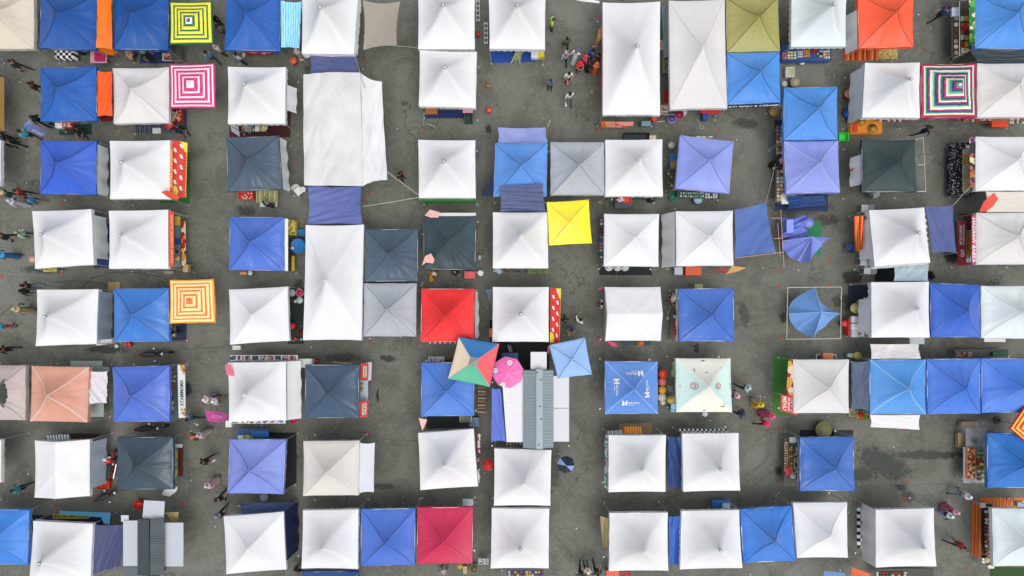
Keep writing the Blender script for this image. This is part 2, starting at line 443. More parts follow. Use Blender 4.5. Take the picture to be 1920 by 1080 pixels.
    # side walls
    for wl in walls:
        side, zb, wc, u0, u1, fl = (list(wl) + [0, 1, .1])[:6] if len(wl) < 6 else wl
        a_, b_ = {'T': (C[0], C[1]), 'R': (C[1], C[2]), 'B': (C[3], C[2]), 'L': (C[0], C[3])}[side]
        out = {'T': Vector((0, 1, 0)), 'R': Vector((1, 0, 0)), 'B': Vector((0, -1, 0)), 'L': Vector((-1, 0, 0))}[side]
        ws = random.uniform(0, 50)
        def wf(u, v, a_=a_, b_=b_, out=out, zb=zb, u0=u0, u1=u1, fl=fl, ws=ws):
            uu = u0 + (u1 - u0) * u
            q = a_.lerp(b_, uu); q = q + out * (.035 + fl * v ** 1.3 + .05 * v * noise.noise(Vector((uu * 5, v, ws))) + .03 * v * math.sin(uu * 21 + ws))
            q.z = (z - .05) * (1 - v) + (zb + .04 * noise.noise(Vector((uu * 4, 3, ws)))) * v
            return q
        wb = MB(); wb.grid(wf, 30, 10)
        wb.build('side_wall', wc if not isinstance(wc, str) else fabric(CO.get(wc, wc), .6, .12, .3), T, True)
    T['_pos'] = 0
    del T['_pos']
    return T, pos, C, cano

def tarp(pts, col, label, name='tarpaulin', cat='tarpaulin', sag=.12, amp=.03, conc=.02, n=26, m=None, parent=None, poles=False, rough=.5, group=None, fold=3.0):
    """cloth stretched between four points (px, py, z)"""
    C = [P(*p) for p in pts]; seed = random.uniform(0, 99)
    org = sum(C, Vector()) / 4; org.z = 0
    ang = random.uniform(0, 3.1)
    def f(u, v):
        uu = u + conc * math.sin(math.pi * v) * (1 - 2 * u) ; vv = v + conc * math.sin(math.pi * u) * (1 - 2 * v)
        q = (C[0] * (1 - uu) + C[1] * uu) * (1 - vv) + (C[3] * (1 - uu) + C[2] * uu) * vv
        s = math.cos(ang) * u + math.sin(ang) * v
        wv = abs(noise.noise(Vector((s * fold * 2, (u - v) * .8, seed)))) * 2 + .5 * noise.noise(Vector((u * 6, v * 6, seed)))
        q.z += -sag * 4 * u * (1 - u) * (.4 + .6 * 4 * v * (1 - v)) + amp * wv
        return q
    mb = MB(); mb.grid(f, n, n)
    k = len(mb.v)
    mat_ = m or fabric(CO.get(col, col), rough, .2, .4)
    if parent is not None:
        o = mb.build(name, mat_, parent, True); return o
    if poles:
        T = thing(name, org, label, cat, group); mb.build('cloth', mat_, T, True)
        for i in poles:
            q = C[i]; lb = MB(); lb.bar((q.x, q.y, 0), (q.x, q.y, q.z + .03), .018); lb.build('pole', METAL, T)
        return T
    o = mb.build(name, mat_, None, True, origin=org); return tag(o, label, cat, group)

def board(pts, col, label, name='banner', cat='banner', m=None, th=.012, parent=None, texts=(), posts=(), wav=.0, group=None):
    """polygonal sheet (px, py, z)* with thickness"""
    V = [P(*p) for p in pts]; n = len(V)
    org = sum(V, Vector()) / n; org.z = 0
    nn = (V[1] - V[0]).cross(V[2] - V[0]).normalized()
    if nn.z < 0: nn = -nn
    mb = MB(); uv4 = [(0, 1), (1, 1), (1, 0), (0, 0)] if n == 4 else [(.5, .5)] * n
    if n == 4:
        def fr(o_):
            def f(u, v):
                q = (V[0] * (1 - u) + V[1] * u) * (1 - v) + (V[3] * (1 - u) + V[2] * u) * v
                return q + nn * (o_ + wav * math.sin(u * 9 + v * 5))
            return f
        mb.grid(fr(0), 8, 8); mb.grid(fr(-th), 8, 8)
        rim = []
        for a, b in ((0, 1), (1, 2), (2, 3), (3, 0)):
            mb.add([V[a], V[b], V[b] - nn * th, V[a] - nn * th], [(0, 1, 2, 3)])
    else:
        mb.add(V + [v - nn * th for v in V], [tuple(range(n)), tuple(reversed(range(n, 2 * n)))] + [(i, (i + 1) % n, n + (i + 1) % n, n + i) for i in range(n)])
    mt = m or paint(CO.get(col, col), .55)
    if parent is not None: o = mb.build(name, mt, parent); ret = o
    elif texts or posts:
        ret = thing(name, org, label, cat, group); o = mb.build('sheet', mt, ret)
    else: ret = o = tag(mb.build(name, mt, None, origin=org), label, cat, group)
    for t in texts:   # (string, four corners in (u, v) of the sheet, colour)
        s, (u0, v0, u1, v1), c = t[0], t[1], t[2]; rot = t[3] if len(t) > 3 else 0
        def q(u, v): return (V[0] * (1 - u) + V[1] * u) * (1 - v) + (V[3] * (1 - u) + V[2] * u) * v
        cs = [q(u0, v0), q(u1, v0), q(u1, v1), q(u0, v1)]   # TL TR BR BL
        cs = cs[rot:] + cs[:rot]
        text_quad(s, *cs, paint(c, .5), ret if ret is not o else o, off=.008 + wav)
    for i in posts:
        lb = MB(); q = V[i]; lb.bar((q.x, q.y, 0), (q.x, q.y, q.z), .016); lb.build('post', METAL, ret)
    return ret

# ------------------------------------------------------------------ small things
def mat_rug(x0, y0, x1, y1, m, label, name='floor_mat', cat='mat', z=.012, quad=None, group=None):
    q = quad or [(x0, y0), (x1, y0), (x1, y1), (x0, y1)]
    C = [P(x, y, z) for x, y in q]; sd_ = random.uniform(0, 99)
    mb = MB()
    def f(u, v):
        q_ = (C[0] * (1 - u) + C[1] * u) * (1 - v) + (C[3] * (1 - u) + C[2] * u) * v
        q_.z = z + .012 * abs(noise.noise(Vector((u * 4, v * 4, sd_)))); e = min(u, 1 - u, v, 1 - v)
        if e <= 0: q_.z = .004
        q_.x += .03 * noise.noise(Vector((v * 3, 7, sd_))); q_.y += .03 * noise.noise(Vector((u * 3, 3, sd_)))
        return q_
    mb.grid(f, 14, 14)
    if isinstance(m, str): m = paint(m, .8)
    o = mb.build(name, m, None, True, origin=P((x0 + x1) / 2, (y0 + y1) / 2) if not quad else P(*quad[0]))
    return tag(o, label, cat, group)

def table(x0, y0, x1, y1, col, label, z=.74, cloth=None, name='table', cat='table', quad=None):
    a = P(x0, y0, z); b = P(x1, y1, z); c = (a + b) / 2; dx, dy = abs(b.x - a.x), abs(b.y - a.y)
    T = thing(name, (c.x, c.y, 0), label, cat)
    mb = MB(); mb.box((c.x, c.y, z - .015), (dx, dy, .03), bev=.008 if not cloth else 0)
    mb.build('tabletop', paint(col, .5) if isinstance(col, str) else col, T)
    for sx, sy in ((-1, -1), (1, -1), (1, 1), (-1, 1)):
        lb = MB(); lb.bar((c.x + sx * (dx / 2 - .05), c.y + sy * (dy / 2 - .05), 0), (c.x + sx * (dx / 2 - .06), c.y + sy * (dy / 2 - .06), z - .03), .014, 6)
        lb.build('leg', METAL, T)
    if cloth:
        m = fabric(cloth, .7, .15, .3) if isinstance(cloth, str) else cloth
        mb = MB(); s_ = random.uniform(0, 50)
        def f(u, v):
            e = 1.10; X = (u - .5) * 2 * e; Y = (v - .5) * 2 * e
            ox = max(0, abs(X) - 1) / (e - 1); oy = max(0, abs(Y) - 1) / (e - 1)
            o_ = max(ox, oy); drop = .42 * o_
            cx = max(-1, min(1, X)); cy = max(-1, min(1, Y)); k = .02 * o_ + .02 * o_ * math.sin(u * 40 + v * 37 + s_)
            return Vector((c.x + cx * (dx / 2 + .006) + math.copysign(k if ox else 0, X), c.y + cy * (dy / 2 + .006) + math.copysign(k if oy else 0, Y), z + .006 - drop + .004 * noise.noise(Vector((u * 7, v * 7, s_)))))
        mb.grid(f, 22, 22); mb.build('table_cover', m, T, True)
    return T

def crate(x0, y0, x1, y1, z0, h, col, label, name='crate', cat='crate', open_=True, fill=None, rot=0, group=None, lid=None):
    zt = z0 + h; a = P(x0, y0, zt); b = P(x1, y1, zt); c = (a + b) / 2; dx, dy = abs(b.x - a.x), abs(b.y - a.y)
    M = Matrix.Rotation(R(rot), 3, 'Z'); c.z = z0
    m = paint(col, .45)
    T = thing(name, (c.x, c.y, z0), label, cat, group)
    mb = MB()
    if open_:
        t = min(.025, dx * .12)
        mb.box(c + Vector((0, 0, .012)), (dx * .94, dy * .94, .02), M)
        for s in (-1, 1):
            mb.box(c + M @ Vector((s * (dx / 2 - t / 2), 0, h / 2)), (t, dy, h), M)
            mb.box(c + M @ Vector((0, s * (dy / 2 - t / 2), h / 2)), (dx - 2 * t - .004, t, h - .004), M)
        mb.build('crate_body', m, T)
        rb = MB()
        for s in (-1, 1):
            rb.box(c + M @ Vector((s * dx / 2, 0, h - .01)), (t * 1.3, dy + t, .025), M)
            rb.box(c + M @ Vector((0, s * dy / 2, h - .012)), (dx - t * 1.4, t * 1.3, .02), M)
        rb.build('rim', m, T)
    else:
        mb.box(c + Vector((0, 0, h * .46)), (dx, dy, h * .92), M, bev=.015); mb.build('box_body', m, T)
        lb = MB(); lb.box(c + Vector((0, 0, h * .96)), (dx * 1.03, dy * 1.03, h * .08), M, bev=.006)
        lb.build('lid', paint(lid, .45) if lid else m, T)
    if fill:
        fb = MB()
        nx = max(2, int(dx / .09)); ny = max(2, int(dy / .09))
        for i in range(nx):
            for j in range(ny):
                q = c + M @ Vector(((i + .5) / nx * dx * .86 - dx * .43, (j + .5) / ny * dy * .86 - dy * .43, h * .7 + random.uniform(0, .04)))
                fb.box(q, (.06, .06, .05), Matrix.Rotation(random.uniform(0, 3), 3, 'Z'), mi=random.randrange(len(fill)))
        fb.build('contents', [paint(x, .5) for x in fill], T)
    return T

def tub(px, py, rp, z0, h, col, label, name='bucket', cat='bucket', fill=None, lid=None, handle=True, inner=None, group=None):
    zt = z0 + h; c = P(px, py, zt); r = rp * (H - zt) / FP; o = Vector((c.x, c.y, z0))
    T = thing(name, o, label, cat, group); m = paint(col, .35)
    mb = MB(); mb.lathe([(r * .80, 0), (r * .97, h), (r * 1.04, h), (r * 1.04, h - .02), (r * 1.0, h - .025)], o, 24)
    mb.v = mb.v
    mb.build('bucket_body' if name == 'bucket' else 'body', m, T, True)
    ib = MB(); ib.lathe([(r * .92, h), (r * .78, .03 if not fill else h * .6), (0, .03 if not fill else h * .6)], o, 24)
    if not lid: ib.build('inside', paint(inner or (fill if fill else col), .4), T, True)
    else:
        lb = MB(); lb.lathe([(r * 1.05, h), (r * 1.05, h + .025), (r * .55, h + .04), (r * .5, h + .06), (0, h + .06)], o, 24); lb.build('lid', paint(lid, .35), T, True)
    if handle:
        hb = MB(); pts = [o + Vector((r * math.cos(t), .35 * r * math.sin(t) + 0, h + .02 + .0 * t)) for t in [math.pi * k / 10 for k in range(11)]]
        hb.path(pts, .006, 5); hb.build('handle', METAL, T)
    return T

def scatter(x0, y0, x1, y1, z, nx, ny, cols, label, name, cat, group, h=.06, shape='box', fill=.8, jit=.1, rot=0):
    """rows of small goods; each is an object of its own sharing one mesh per colour"""
    a = P(x0, y0, z); b = P(x1, y1, z); dx, dy = (b.x - a.x) / nx, (b.y - a.y) / ny
    sx, sy = abs(dx) * fill, abs(dy) * fill; ms = {}
    for c in cols:
        mb = MB()
        if shape == 'box': mb.box((0, 0, h / 2), (sx, sy, h), bev=.012)
        elif shape == 'round': r = min(sx, sy) / 2; mb.lathe([(r * .7, 0), (r, h * .8), (r * .9, h), (r * .55, h * .9), (0, h * .95)], (0, 0, 0), 12)
        elif shape == 'pack':
            s_ = random.uniform(0, 9)
            mb.grid(lambda u, v: Vector(((u - .5) * sx, (v - .5) * sy, h * (math.sin(math.pi * u) * math.sin(math.pi * v)) ** .5 + .012 * noise.noise(Vector((u * 5, v * 5, s_))))), 6, 6)
        ms[c] = mb.mesh(name, paint(c, .45), shape != 'box')
    for i in range(nx):
        for j in range(ny):
            c = random.choice(cols); o = bpy.data.objects.new(name, ms[c]); SC.collection.objects.link(o)
            o.location = (a.x + dx * (i + .5) + random.uniform(-jit, jit) * sx, a.y + dy * (j + .5) + random.uniform(-jit, jit) * sy, z + .004)
            o.rotation_euler.z = R(rot + random.uniform(-6, 6)); tag(o, label, cat, group)

def umbrella(cx, cy, quad, z, mats, label, dh=.38, facets=None, n=36, col='white', seam='none', name='market_umbrella', pole=True):
    T, pos, C, cano = tent('umb', quad, col, label, z=z, dh=dh, seam=seam, mats=mats, facets=facets, legs=False, name=name, cat='umbrella', sag=.02, amp=.012, val=.07, n=n)
    o = pos(0, 0)
    pb = MB(); pb.bar((o.x, o.y, .05), (o.x, o.y, o.z + .05), .019); pb.build('pole', METAL, T)
    bb = MB(); bb.lathe([(.22, 0), (.22, .05), (.06, .08), (.03, .3)], (o.x, o.y, 0), 18); bb.build('base', paint('3a3d40', .6), T)
    fb = MB()
    for sx, sy in ((-1, -1), (1, -1), (1, 1), (-1, 1)):
        q = pos(sx * .97, sy * .97); fb.bar((o.x, o.y, o.z - .04), (q.x, q.y, q.z - .03), .008, 5)
        m_ = (o * .45 + q * .55); fb.bar((o.x, o.y, o.z - .5), (m_.x, m_.y, m_.z - .05), .007, 5)
    fb.build('rib', METAL, T)
    kb = MB(); kb.lathe([(.03, 0), (.02, .06), (0, .07)], (o.x, o.y, o.z), 10); kb.build('finial', WHITEP, T)
    return T

def round_umbrella(cx, cy, rp, z, cols, label, seg=8, dh=.3, marks=None, handle=True, rot=0):
    c = P(cx, cy, z); r = rp * (H - z) / FP; org = Vector((c.x, c.y, 0))
    T = thing('round_umbrella', org, label, 'umbrella')
    mb = MB()
    def q(s, t, k):   # segment s, t across 0..1, k radial 0..1
        a0 = R(rot) + 2 * math.pi * s / seg; a1 = R(rot) + 2 * math.pi * (s + 1) / seg
        A = Vector((math.cos(a0), math.sin(a0))); B = Vector((math.cos(a1), math.sin(a1)))
        e = (A * (1 - t) + B * t) * (1 + .015 * math.sin(math.pi * t) * k)
        return Vector((c.x + e.x * r * k, c.y + e.y * r * k, z + dh * (1 - k ** 2.2) - .05 * math.sin(math.pi * t) * math.sin(math.pi * k * .9)))
    for s in range(seg):
        o_ = len(mb.f); mb.grid(lambda u, v: q(s, u, .002 + .998 * v), 6, 10, s % len(cols))
    cn = mb.build('canopy', [fabric(x, .45, .1, .3) for x in cols], T, True)
    pb = MB(); pb.bar((c.x, c.y, .9 if handle else .03), (c.x, c.y, z + dh + .06), .012); pb.build('pole', METAL, T)
    rb = MB()
    for s in range(seg):
        e = q(s, 0, .98); rb.bar((c.x, c.y, z + dh - .03), (e.x, e.y, e.z - .015), .005, 4)
    rb.build('rib', METAL, T)
    if marks:
        for (mx, my, mr, mc, inner) in marks:
            kk = math.hypot(mx - cx, my - cy) / rp; zz = z + dh * (1 - kk ** 2.2) + .03
            m_ = P(mx, my, zz); rr = mr * (H - zz) / FP
            sl = -dh * 2.2 * kk ** 1.2 / r; d = Vector((m_.x - c.x, m_.y - c.y, 0)).normalized()
            nrm = Vector((-sl * d.x, -sl * d.y, 1)).normalized(); M = nrm.to_track_quat('Z', 'Y').to_matrix()
            db = MB(); db.lathe([(rr, 0), (rr, .006), (0, .006)], m_, 20, 0, M)
            for (a, s_) in ((35, .16), (150, .16), (270, .2)):
                db.lathe([(rr * s_, .006), (rr * s_, .011), (0, .011)], m_ + M @ Vector((rr * .45 * math.cos(R(a)), rr * .45 * math.sin(R(a)), 0)), 10, 1, M)
            db.build('round_mark', [paint(mc, .5), paint(inner, .5)], cn)
    return T

def chair(px, py, ang, col, label, z=.42, group=None):
    c = P(px, py, z); o = Vector((c.x, c.y, 0)); M = Matrix.Rotation(R(ang), 3, 'Z'); m = paint(col, .35)
    T = thing('plastic_chair', o, label, 'chair', group)
    a = MB(); a.box(o + Vector((0, 0, z)), (.42, .42, .035), M, bev=.014); a.build('seat', m, T)
    b = MB()
    def bf(u, v): return o + M @ Vector(((u - .5) * .42, .20 + .05 * v + .03 * math.cos((u - .5) * 3), z + .05 + .38 * v - .05 * (2 * u - 1) ** 4 * v))
    b.grid(bf, 8, 6); b.grid(lambda u, v: bf(u, v) + M @ Vector((0, .02, 0)), 8, 6); b.build('backrest', m, T, True)
    for sx, sy in ((-1, -1), (1, -1), (1, 1), (-1, 1)):
        l = MB(); l.bar(o + M @ Vector((sx * .22, sy * .22, 0)), o + M @ Vector((sx * .17, sy * .17, z - .02)), .018, 6, .024); l.build('leg', m, T)
    return T
def stool(px, py, col, label, z=.45, r=.16, ring=None):
    c = P(px, py, z); o = Vector((c.x, c.y, 0)); T = thing('stool', o, label, 'stool')
    a = MB(); a.lathe([(r * .9, z - .05), (r, z - .03), (r, z), (r * .8, z + .008), (0, z)], o, 20); a.build('seat', paint(col, .4), T, True)
    for k in range(4):
        t = R(45 + 90 * k); l = MB(); l.bar(o + Vector((math.cos(t) * r * 1.05, math.sin(t) * r * 1.05, 0)), o + Vector((math.cos(t) * r * .75, math.sin(t) * r * .75, z - .04)), .015, 6); l.build('leg', paint(col, .4), T)
    return T

def pole(a, b, label, r=.018, m=None, name='pole', cat='pole', group=None):
    A, B = P(*a), P(*b); mb = MB(); mb.bar(A, B, r); e = A if A.z < B.z else B
    return tag(mb.build(name, m or METAL, None, origin=(e.x, e.y, 0)), label, cat, group)
def rope(pts, label, r=.012, m=None, sag=0.0, name='rope', cat='rope'):
    V = [P(*p) for p in pts]; mb = MB(); out = []
    for i in range(len(V) - 1):
        for k in range(12):
            t = k / 12; q = V[i].lerp(V[i + 1], t); q.z -= sag * 4 * t * (1 - t); out.append(q)
    out.append(V[-1]); mb.path(out, r, 5)
    return tag(mb.build(name, m or ROPE, None, origin=(V[0].x, V[0].y, 0)), label, cat)

# ------------------------------------------------------------------ motorcycle
def make_bike(body='1c1d20'):
    T = bpy.data.objects.new('motorcycle', None); SC.collection.objects.link(T); ORG[T.name] = (0, 0, 0)
    Mx = Matrix.Rotation(R(90), 3, 'X')
    for x in (-.62, .62):
        w_ = bpy.data.objects.new('wheel', None); SC.collection.objects.link(w_); w_.parent = T; w_.location = (0, 0, 0); ORG[w_.name] = (0, 0, 0)
        b = MB(); b.torus((x, 0, .29), .24, .05, 28, 8, Mx); b.build('tyre', paint('17181a', .7), w_, True)
        b = MB(); b.torus((x, 0, .29), .185, .016, 24, 6, Mx); b.bar((x, -.06, .29), (x, .06, .29), .03)
        for k in range(10):
            t = R(36 * k); b.bar((x, 0, .29), (x + .19 * math.cos(t), 0, .29 + .19 * math.sin(t)), .005, 4)
        b.build('rim', paint('b9bcc0', .3, .8), w_, True)
    def loft(secs, nm, m):
        b = MB(); n = 14; vs = []; fs = []
        for (x, z, wy, hz) in secs:
            for i in range(n):
                a = 2 * math.pi * i / n; vs.append((x, wy * math.copysign(abs(math.cos(a)) ** .8, math.cos(a)), z + hz * math.copysign(abs(math.sin(a)) ** .8, math.sin(a))))
        for k in range(len(secs) - 1):
            for i in range(n): j = (i + 1) % n; fs.append((k * n + i, k * n + j, (k + 1) * n + j, (k + 1) * n + i))
        fs += [tuple(range(n)), tuple(range(len(secs) * n - n, len(secs) * n))]
        b.add(vs, fs); return b.build(nm, m, T, True)
    loft([(-.85, .62, .03, .03), (-.7, .64, .10, .07), (-.45, .62, .13, .12), (-.15, .5, .12, .14), (.1, .45, .09, .12), (.3, .55, .12, .16), (.42, .75, .15, .18), (.5, .85, .10, .12)], 'fairing', paint(body, .25))
    loft([(-.78, .74, .06, .025), (-.55, .76, .13, .045), (-.2, .73, .13, .045), (.05, .70, .10, .04), (.16, .68, .04, .03)], 'seat', paint('202124', .6))
    loft([(.42, .55, .05, .04), (.62, .60, .06, .035), (.86, .52, .05, .03)], 'mudguard', paint(body, .25))
    loft([(-.1, .30, .10, .10), (.1, .30, .14, .13), (.28, .32, .08, .08)], 'engine', paint('9a9da1', .4, .7))
    b = MB(); b.path([(.30, -.36, .98), (.36, -.20, 1.0), (.42, 0, .95), (.36, .20, 1.0), (.30, .36, .98)], .016, 6); b.build('handlebar', DARKM, T)
    b = MB(); b.lathe([(.02, 0), (.085, .03), (.085, .06), (0, .07)], (.53, 0, .88), 14, 0, Matrix.Rotation(R(75), 3, 'Y')); b.build('headlight', paint('dfe6ea', .15), T, True)
    for s in (-1, 1):
        b = MB(); b.bar((.34, s * .22, 1.0), (.30, s * .33, 1.16), .006, 5); b.lathe([(.055, 0), (.05, .02), (0, .025)], (.29, s * .35, 1.17), 12); b.build('mirror', paint('bfc6cb', .1, .9), T)
        b = MB(); b.bar((.62, s * .07, .29), (.44, s * .08, .9), .018, 6); b.build('fork', METAL, T)
    b = MB(); b.bar((-.75, -.14, .34), (.05, -.13, .26), .04, 8); b.build('exhaust', paint('c5c9cc', .2, .9), T)
    b = MB(); b.box((-.86, 0, .66), (.05, .16, .07), bev=.01); b.build('tail_light', paint('c2202a', .2), T)
    return T
BIKES = []
def bike(px, py, ang, label, body='1c1d20'):
    if not BIKES or body != '1c1d20': T = make_bike(body); BIKES.append(T)
    else: T = copy_tree(BIKES[0])
    q = P(px, py, .5); T.location = (q.x, q.y, 0); T.rotation_euler = (R(4), 0, R(ang))
    tag(T, label, 'motorcycle', 'motorcycles parked between the tents'); return T

# ------------------------------------------------------------------ people
SKINS = ['9a6a4c', 'a87656', '8a5c42', 'b58564']
def pose_mesh(name, J, extra_long=False):
    """J: joint -> position; one continuous skinned body facing +Y"""
    chain = [('pelvis', 'spine'), ('spine', 'chest'), ('chest', 'neck'), ('neck', 'head'), ('head', 'crown')]
    rad = dict(pelvis=(.145, .115), spine=(.135, .10), chest=(.155, .11), neck=(.052, .055), head=(.078, .092), crown=(.062, .075))
    for s in 'lr':
        chain += [('chest', s + 'sh'), (s + 'sh', s + 'el'), (s + 'el', s + 'wr'), (s + 'wr', s + 'pm'),
                  ('pelvis', s + 'hp'), (s + 'hp', s + 'kn'), (s + 'kn', s + 'an'), (s + 'an', s + 'to')]
        rad.update({s + 'sh': (.066, .066), s + 'el': (.043, .043), s + 'wr': (.028, .030), s + 'pm': (.040, .020), s + 'hp': (.088, .095),
                    s + 'kn': (.058, .060), s + 'an': (.040, .042), s + 'to': (.040, .032)})
    names = list(J); idx = {k: i for i, k in enumerate(names)}
    me = bpy.data.meshes.new(name); me.from_pydata([J[k] for k in names], [(idx[a], idx[b]) for a, b in chain], [])
    o = bpy.data.objects.new(name, me); SC.collection.objects.link(o)
    md = o.modifiers.new('s', 'SKIN'); md.use_smooth_shade = True
    for k in names:
        v = me.skin_vertices[0].data[idx[k]]; v.radius = rad[k]; v.use_root = (k == 'pelvis')
    sb = o.modifiers.new('u', 'SUBSURF'); sb.levels = 1; sb.render_levels = 1
    bpy.context.view_layer.update()
    ev = bpy.data.meshes.new_from_object(o.evaluated_get(bpy.context.evaluated_depsgraph_get()))
    bpy.data.objects.remove(o); bpy.data.meshes.remove(me)
    segs = []
    V = {k: Vector(p) for k, p in J.items()}
    for a, b in chain:
        z = 1 if b in ('spine', 'chest') or b[1:] in ('sh', 'el') else 0 if b in ('neck', 'head', 'crown') or b[1:] in ('wr', 'pm') else 3 if b[1:] == 'to' else 2
        if b[1:] == 'wr': z = 4
        segs.append((V[a], V[b], z))
    mb = MB(); mb.add([v.co for v in ev.vertices], [])
    for p in ev.polygons:
        c = p.center; best = None
        for a, b, z in segs:
            d = b - a; t = max(0, min(1, (c - a).dot(d) / d.length_squared)); e = (c - a - d * t).length
            if best is None or e < best[0]: best = (e, z, t)
        z = best[1]
        if z == 4: z = 1 if best[2] < .15 else 0
        mb.f.append(tuple(p.vertices)); mb.mi.append(z)
    bpy.data.meshes.remove(ev)
    # face
    h = V['head']; hc = h + Vector((0, .02, .03)); up = (V['crown'] - V['head']).normalized()
    fw = Vector((0, 1, 0)) if abs(up.y) < .5 else Vector((0, .6, -.7)).normalized()
    mb.bar(h + fw * .085 + up * .03, h + fw * .118 + up * .0, .012, 6, .016, 0)
    for s in (-1, 1):
        mb.lathe([(.011, 0), (.008, .006), (0, .008)], h + fw * .092 + Vector((s * .032, 0, 0)) + up * .035, 8, 5, fw.to_track_quat('Z', 'Y').to_matrix())
        mb.lathe([(.02, 0), (.016, .012), (0, .014)], h + Vector((s * .076, 0, 0)) + up * .02, 8, 0, Vector((s, 0, 0)).to_track_quat('Z', 'Y').to_matrix())
    mb.box(h + fw * .09 - up * .03, (.045, .012, .01), mi=5)
    # fingers
    for s, sx in (('l', -1), ('r', 1)):
        w_, pm = V[s + 'wr'], V[s + 'pm']; d = (pm - w_).normalized(); side = d.cross(Vector((0, 0, 1)))
        side = side.normalized() if side.length > .2 else Vector((0, 1, 0)); cu = side.cross(d).normalized()
        for k, L in enumerate((.058, .068, .064, .05)):
            b0 = pm + side * (k - 1.5) * .019 + d * .02; b1 = b0 + d * L * .55 + cu * .008; b2 = b1 + d * L * .35 + cu * .02
            mb.bar(b0, b1, .0095, 6, .009, 0); mb.bar(b1, b2, .009, 6, .007, 0)
        t0 = w_.lerp(pm, .55) - side * .03; t1 = t0 - side * .03 + d * .025; mb.bar(t0, t1, .011, 6, .010, 0); mb.bar(t1, t1 + d * .03 - side * .005, .010, 6, .008, 0)
    return mb
def J0():
    return dict(pelvis=(0, 0, .95), spine=(0, 0, 1.12), chest=(0, .0, 1.32), neck=(0, .0, 1.47), head=(0, .015, 1.57), crown=(0, .01, 1.66),
                lsh=(-.17, 0, 1.39), lel=(-.24, -.03, 1.12), lwr=(-.25, .06, .88), lpm=(-.25, .09, .81),
                rsh=(.17, 0, 1.39), rel=(.24, -.03, 1.12), rwr=(.25, .06, .88), rpm=(.25, .09, .81),
                lhp=(-.085, 0, .88), lkn=(-.095, .02, .48), lan=(-.10, 0, .08), lto=(-.11, .16, .04),
                rhp=(.085, 0, .88), rkn=(.095, .02, .48), ran=(.10, 0, .08), rto=(.11, .16, .04))
POSES = {}
def build_poses():
    j = J0(); POSES['stand'] = j
    j = J0(); j.update(lkn=(-.095, .20, .50), lan=(-.10, .28, .09), lto=(-.10, .44, .06), rkn=(.095, -.03, .48), ran=(.10, -.34, .14), rto=(.10, -.24, .04),
                       lel=(-.25, -.13, 1.14), lwr=(-.26, -.20, .92), lpm=(-.26, -.21, .85), rel=(.25, .08, 1.12), rwr=(.23, .27, .97), rpm=(.22, .32, .92),
                       head=(0, .03, 1.57), crown=(0, .03, 1.66)); POSES['walk'] = j
    j = J0(); j.update(lel=(-.25, .04, 1.12), lwr=(-.13, .26, 1.12), lpm=(-.08, .32, 1.12), rel=(.25, .04, 1.12), rwr=(.13, .26, 1.12), rpm=(.08, .32, 1.12),
                       head=(0, .05, 1.56), crown=(0, .06, 1.65)); POSES['hold'] = j
    j = J0(); j.update(lel=(-.30, .16, 1.26), lwr=(-.22, .40, 1.18), lpm=(-.20, .47, 1.15), rkn=(.10, .12, .50), ran=(.11, .02, .08), rto=(.13, .18, .04),
                       chest=(0, .04, 1.31), neck=(0, .07, 1.45), head=(0, .11, 1.54), crown=(0, .13, 1.62)); POSES['reach'] = j
    j = dict(pelvis=(0, 0, .46), spine=(0, .04, .62), chest=(0, .12, .80), neck=(0, .20, .93), head=(0, .27, 1.0), crown=(0, .30, 1.08),
             lsh=(-.17, .14, .86), lel=(-.24, .27, .64), lwr=(-.14, .47, .55), lpm=(-.11, .53, .52), rsh=(.17, .14, .86), rel=(.24, .27, .64), rwr=(.14, .47, .55), rpm=(.11, .53, .52),
             lhp=(-.09, .03, .44), lkn=(-.17, .40, .47), lan=(-.15, .38, .09), lto=(-.16, .53, .04), rhp=(.09, .03, .44), rkn=(.17, .40, .47), ran=(.15, .38, .09), rto=(.16, .53, .04))
    POSES['sit'] = j
    for k in list(POSES):
        mb = pose_mesh('body', POSES[k]); POSES[k + '_mesh'] = mb.mesh('body', [paint('9a6a4c', .6), paint('888888', .8), paint('333333', .8), paint('111111', .6), None, paint('2a1a14', .5)], True)
build_poses()
HEAD = {}
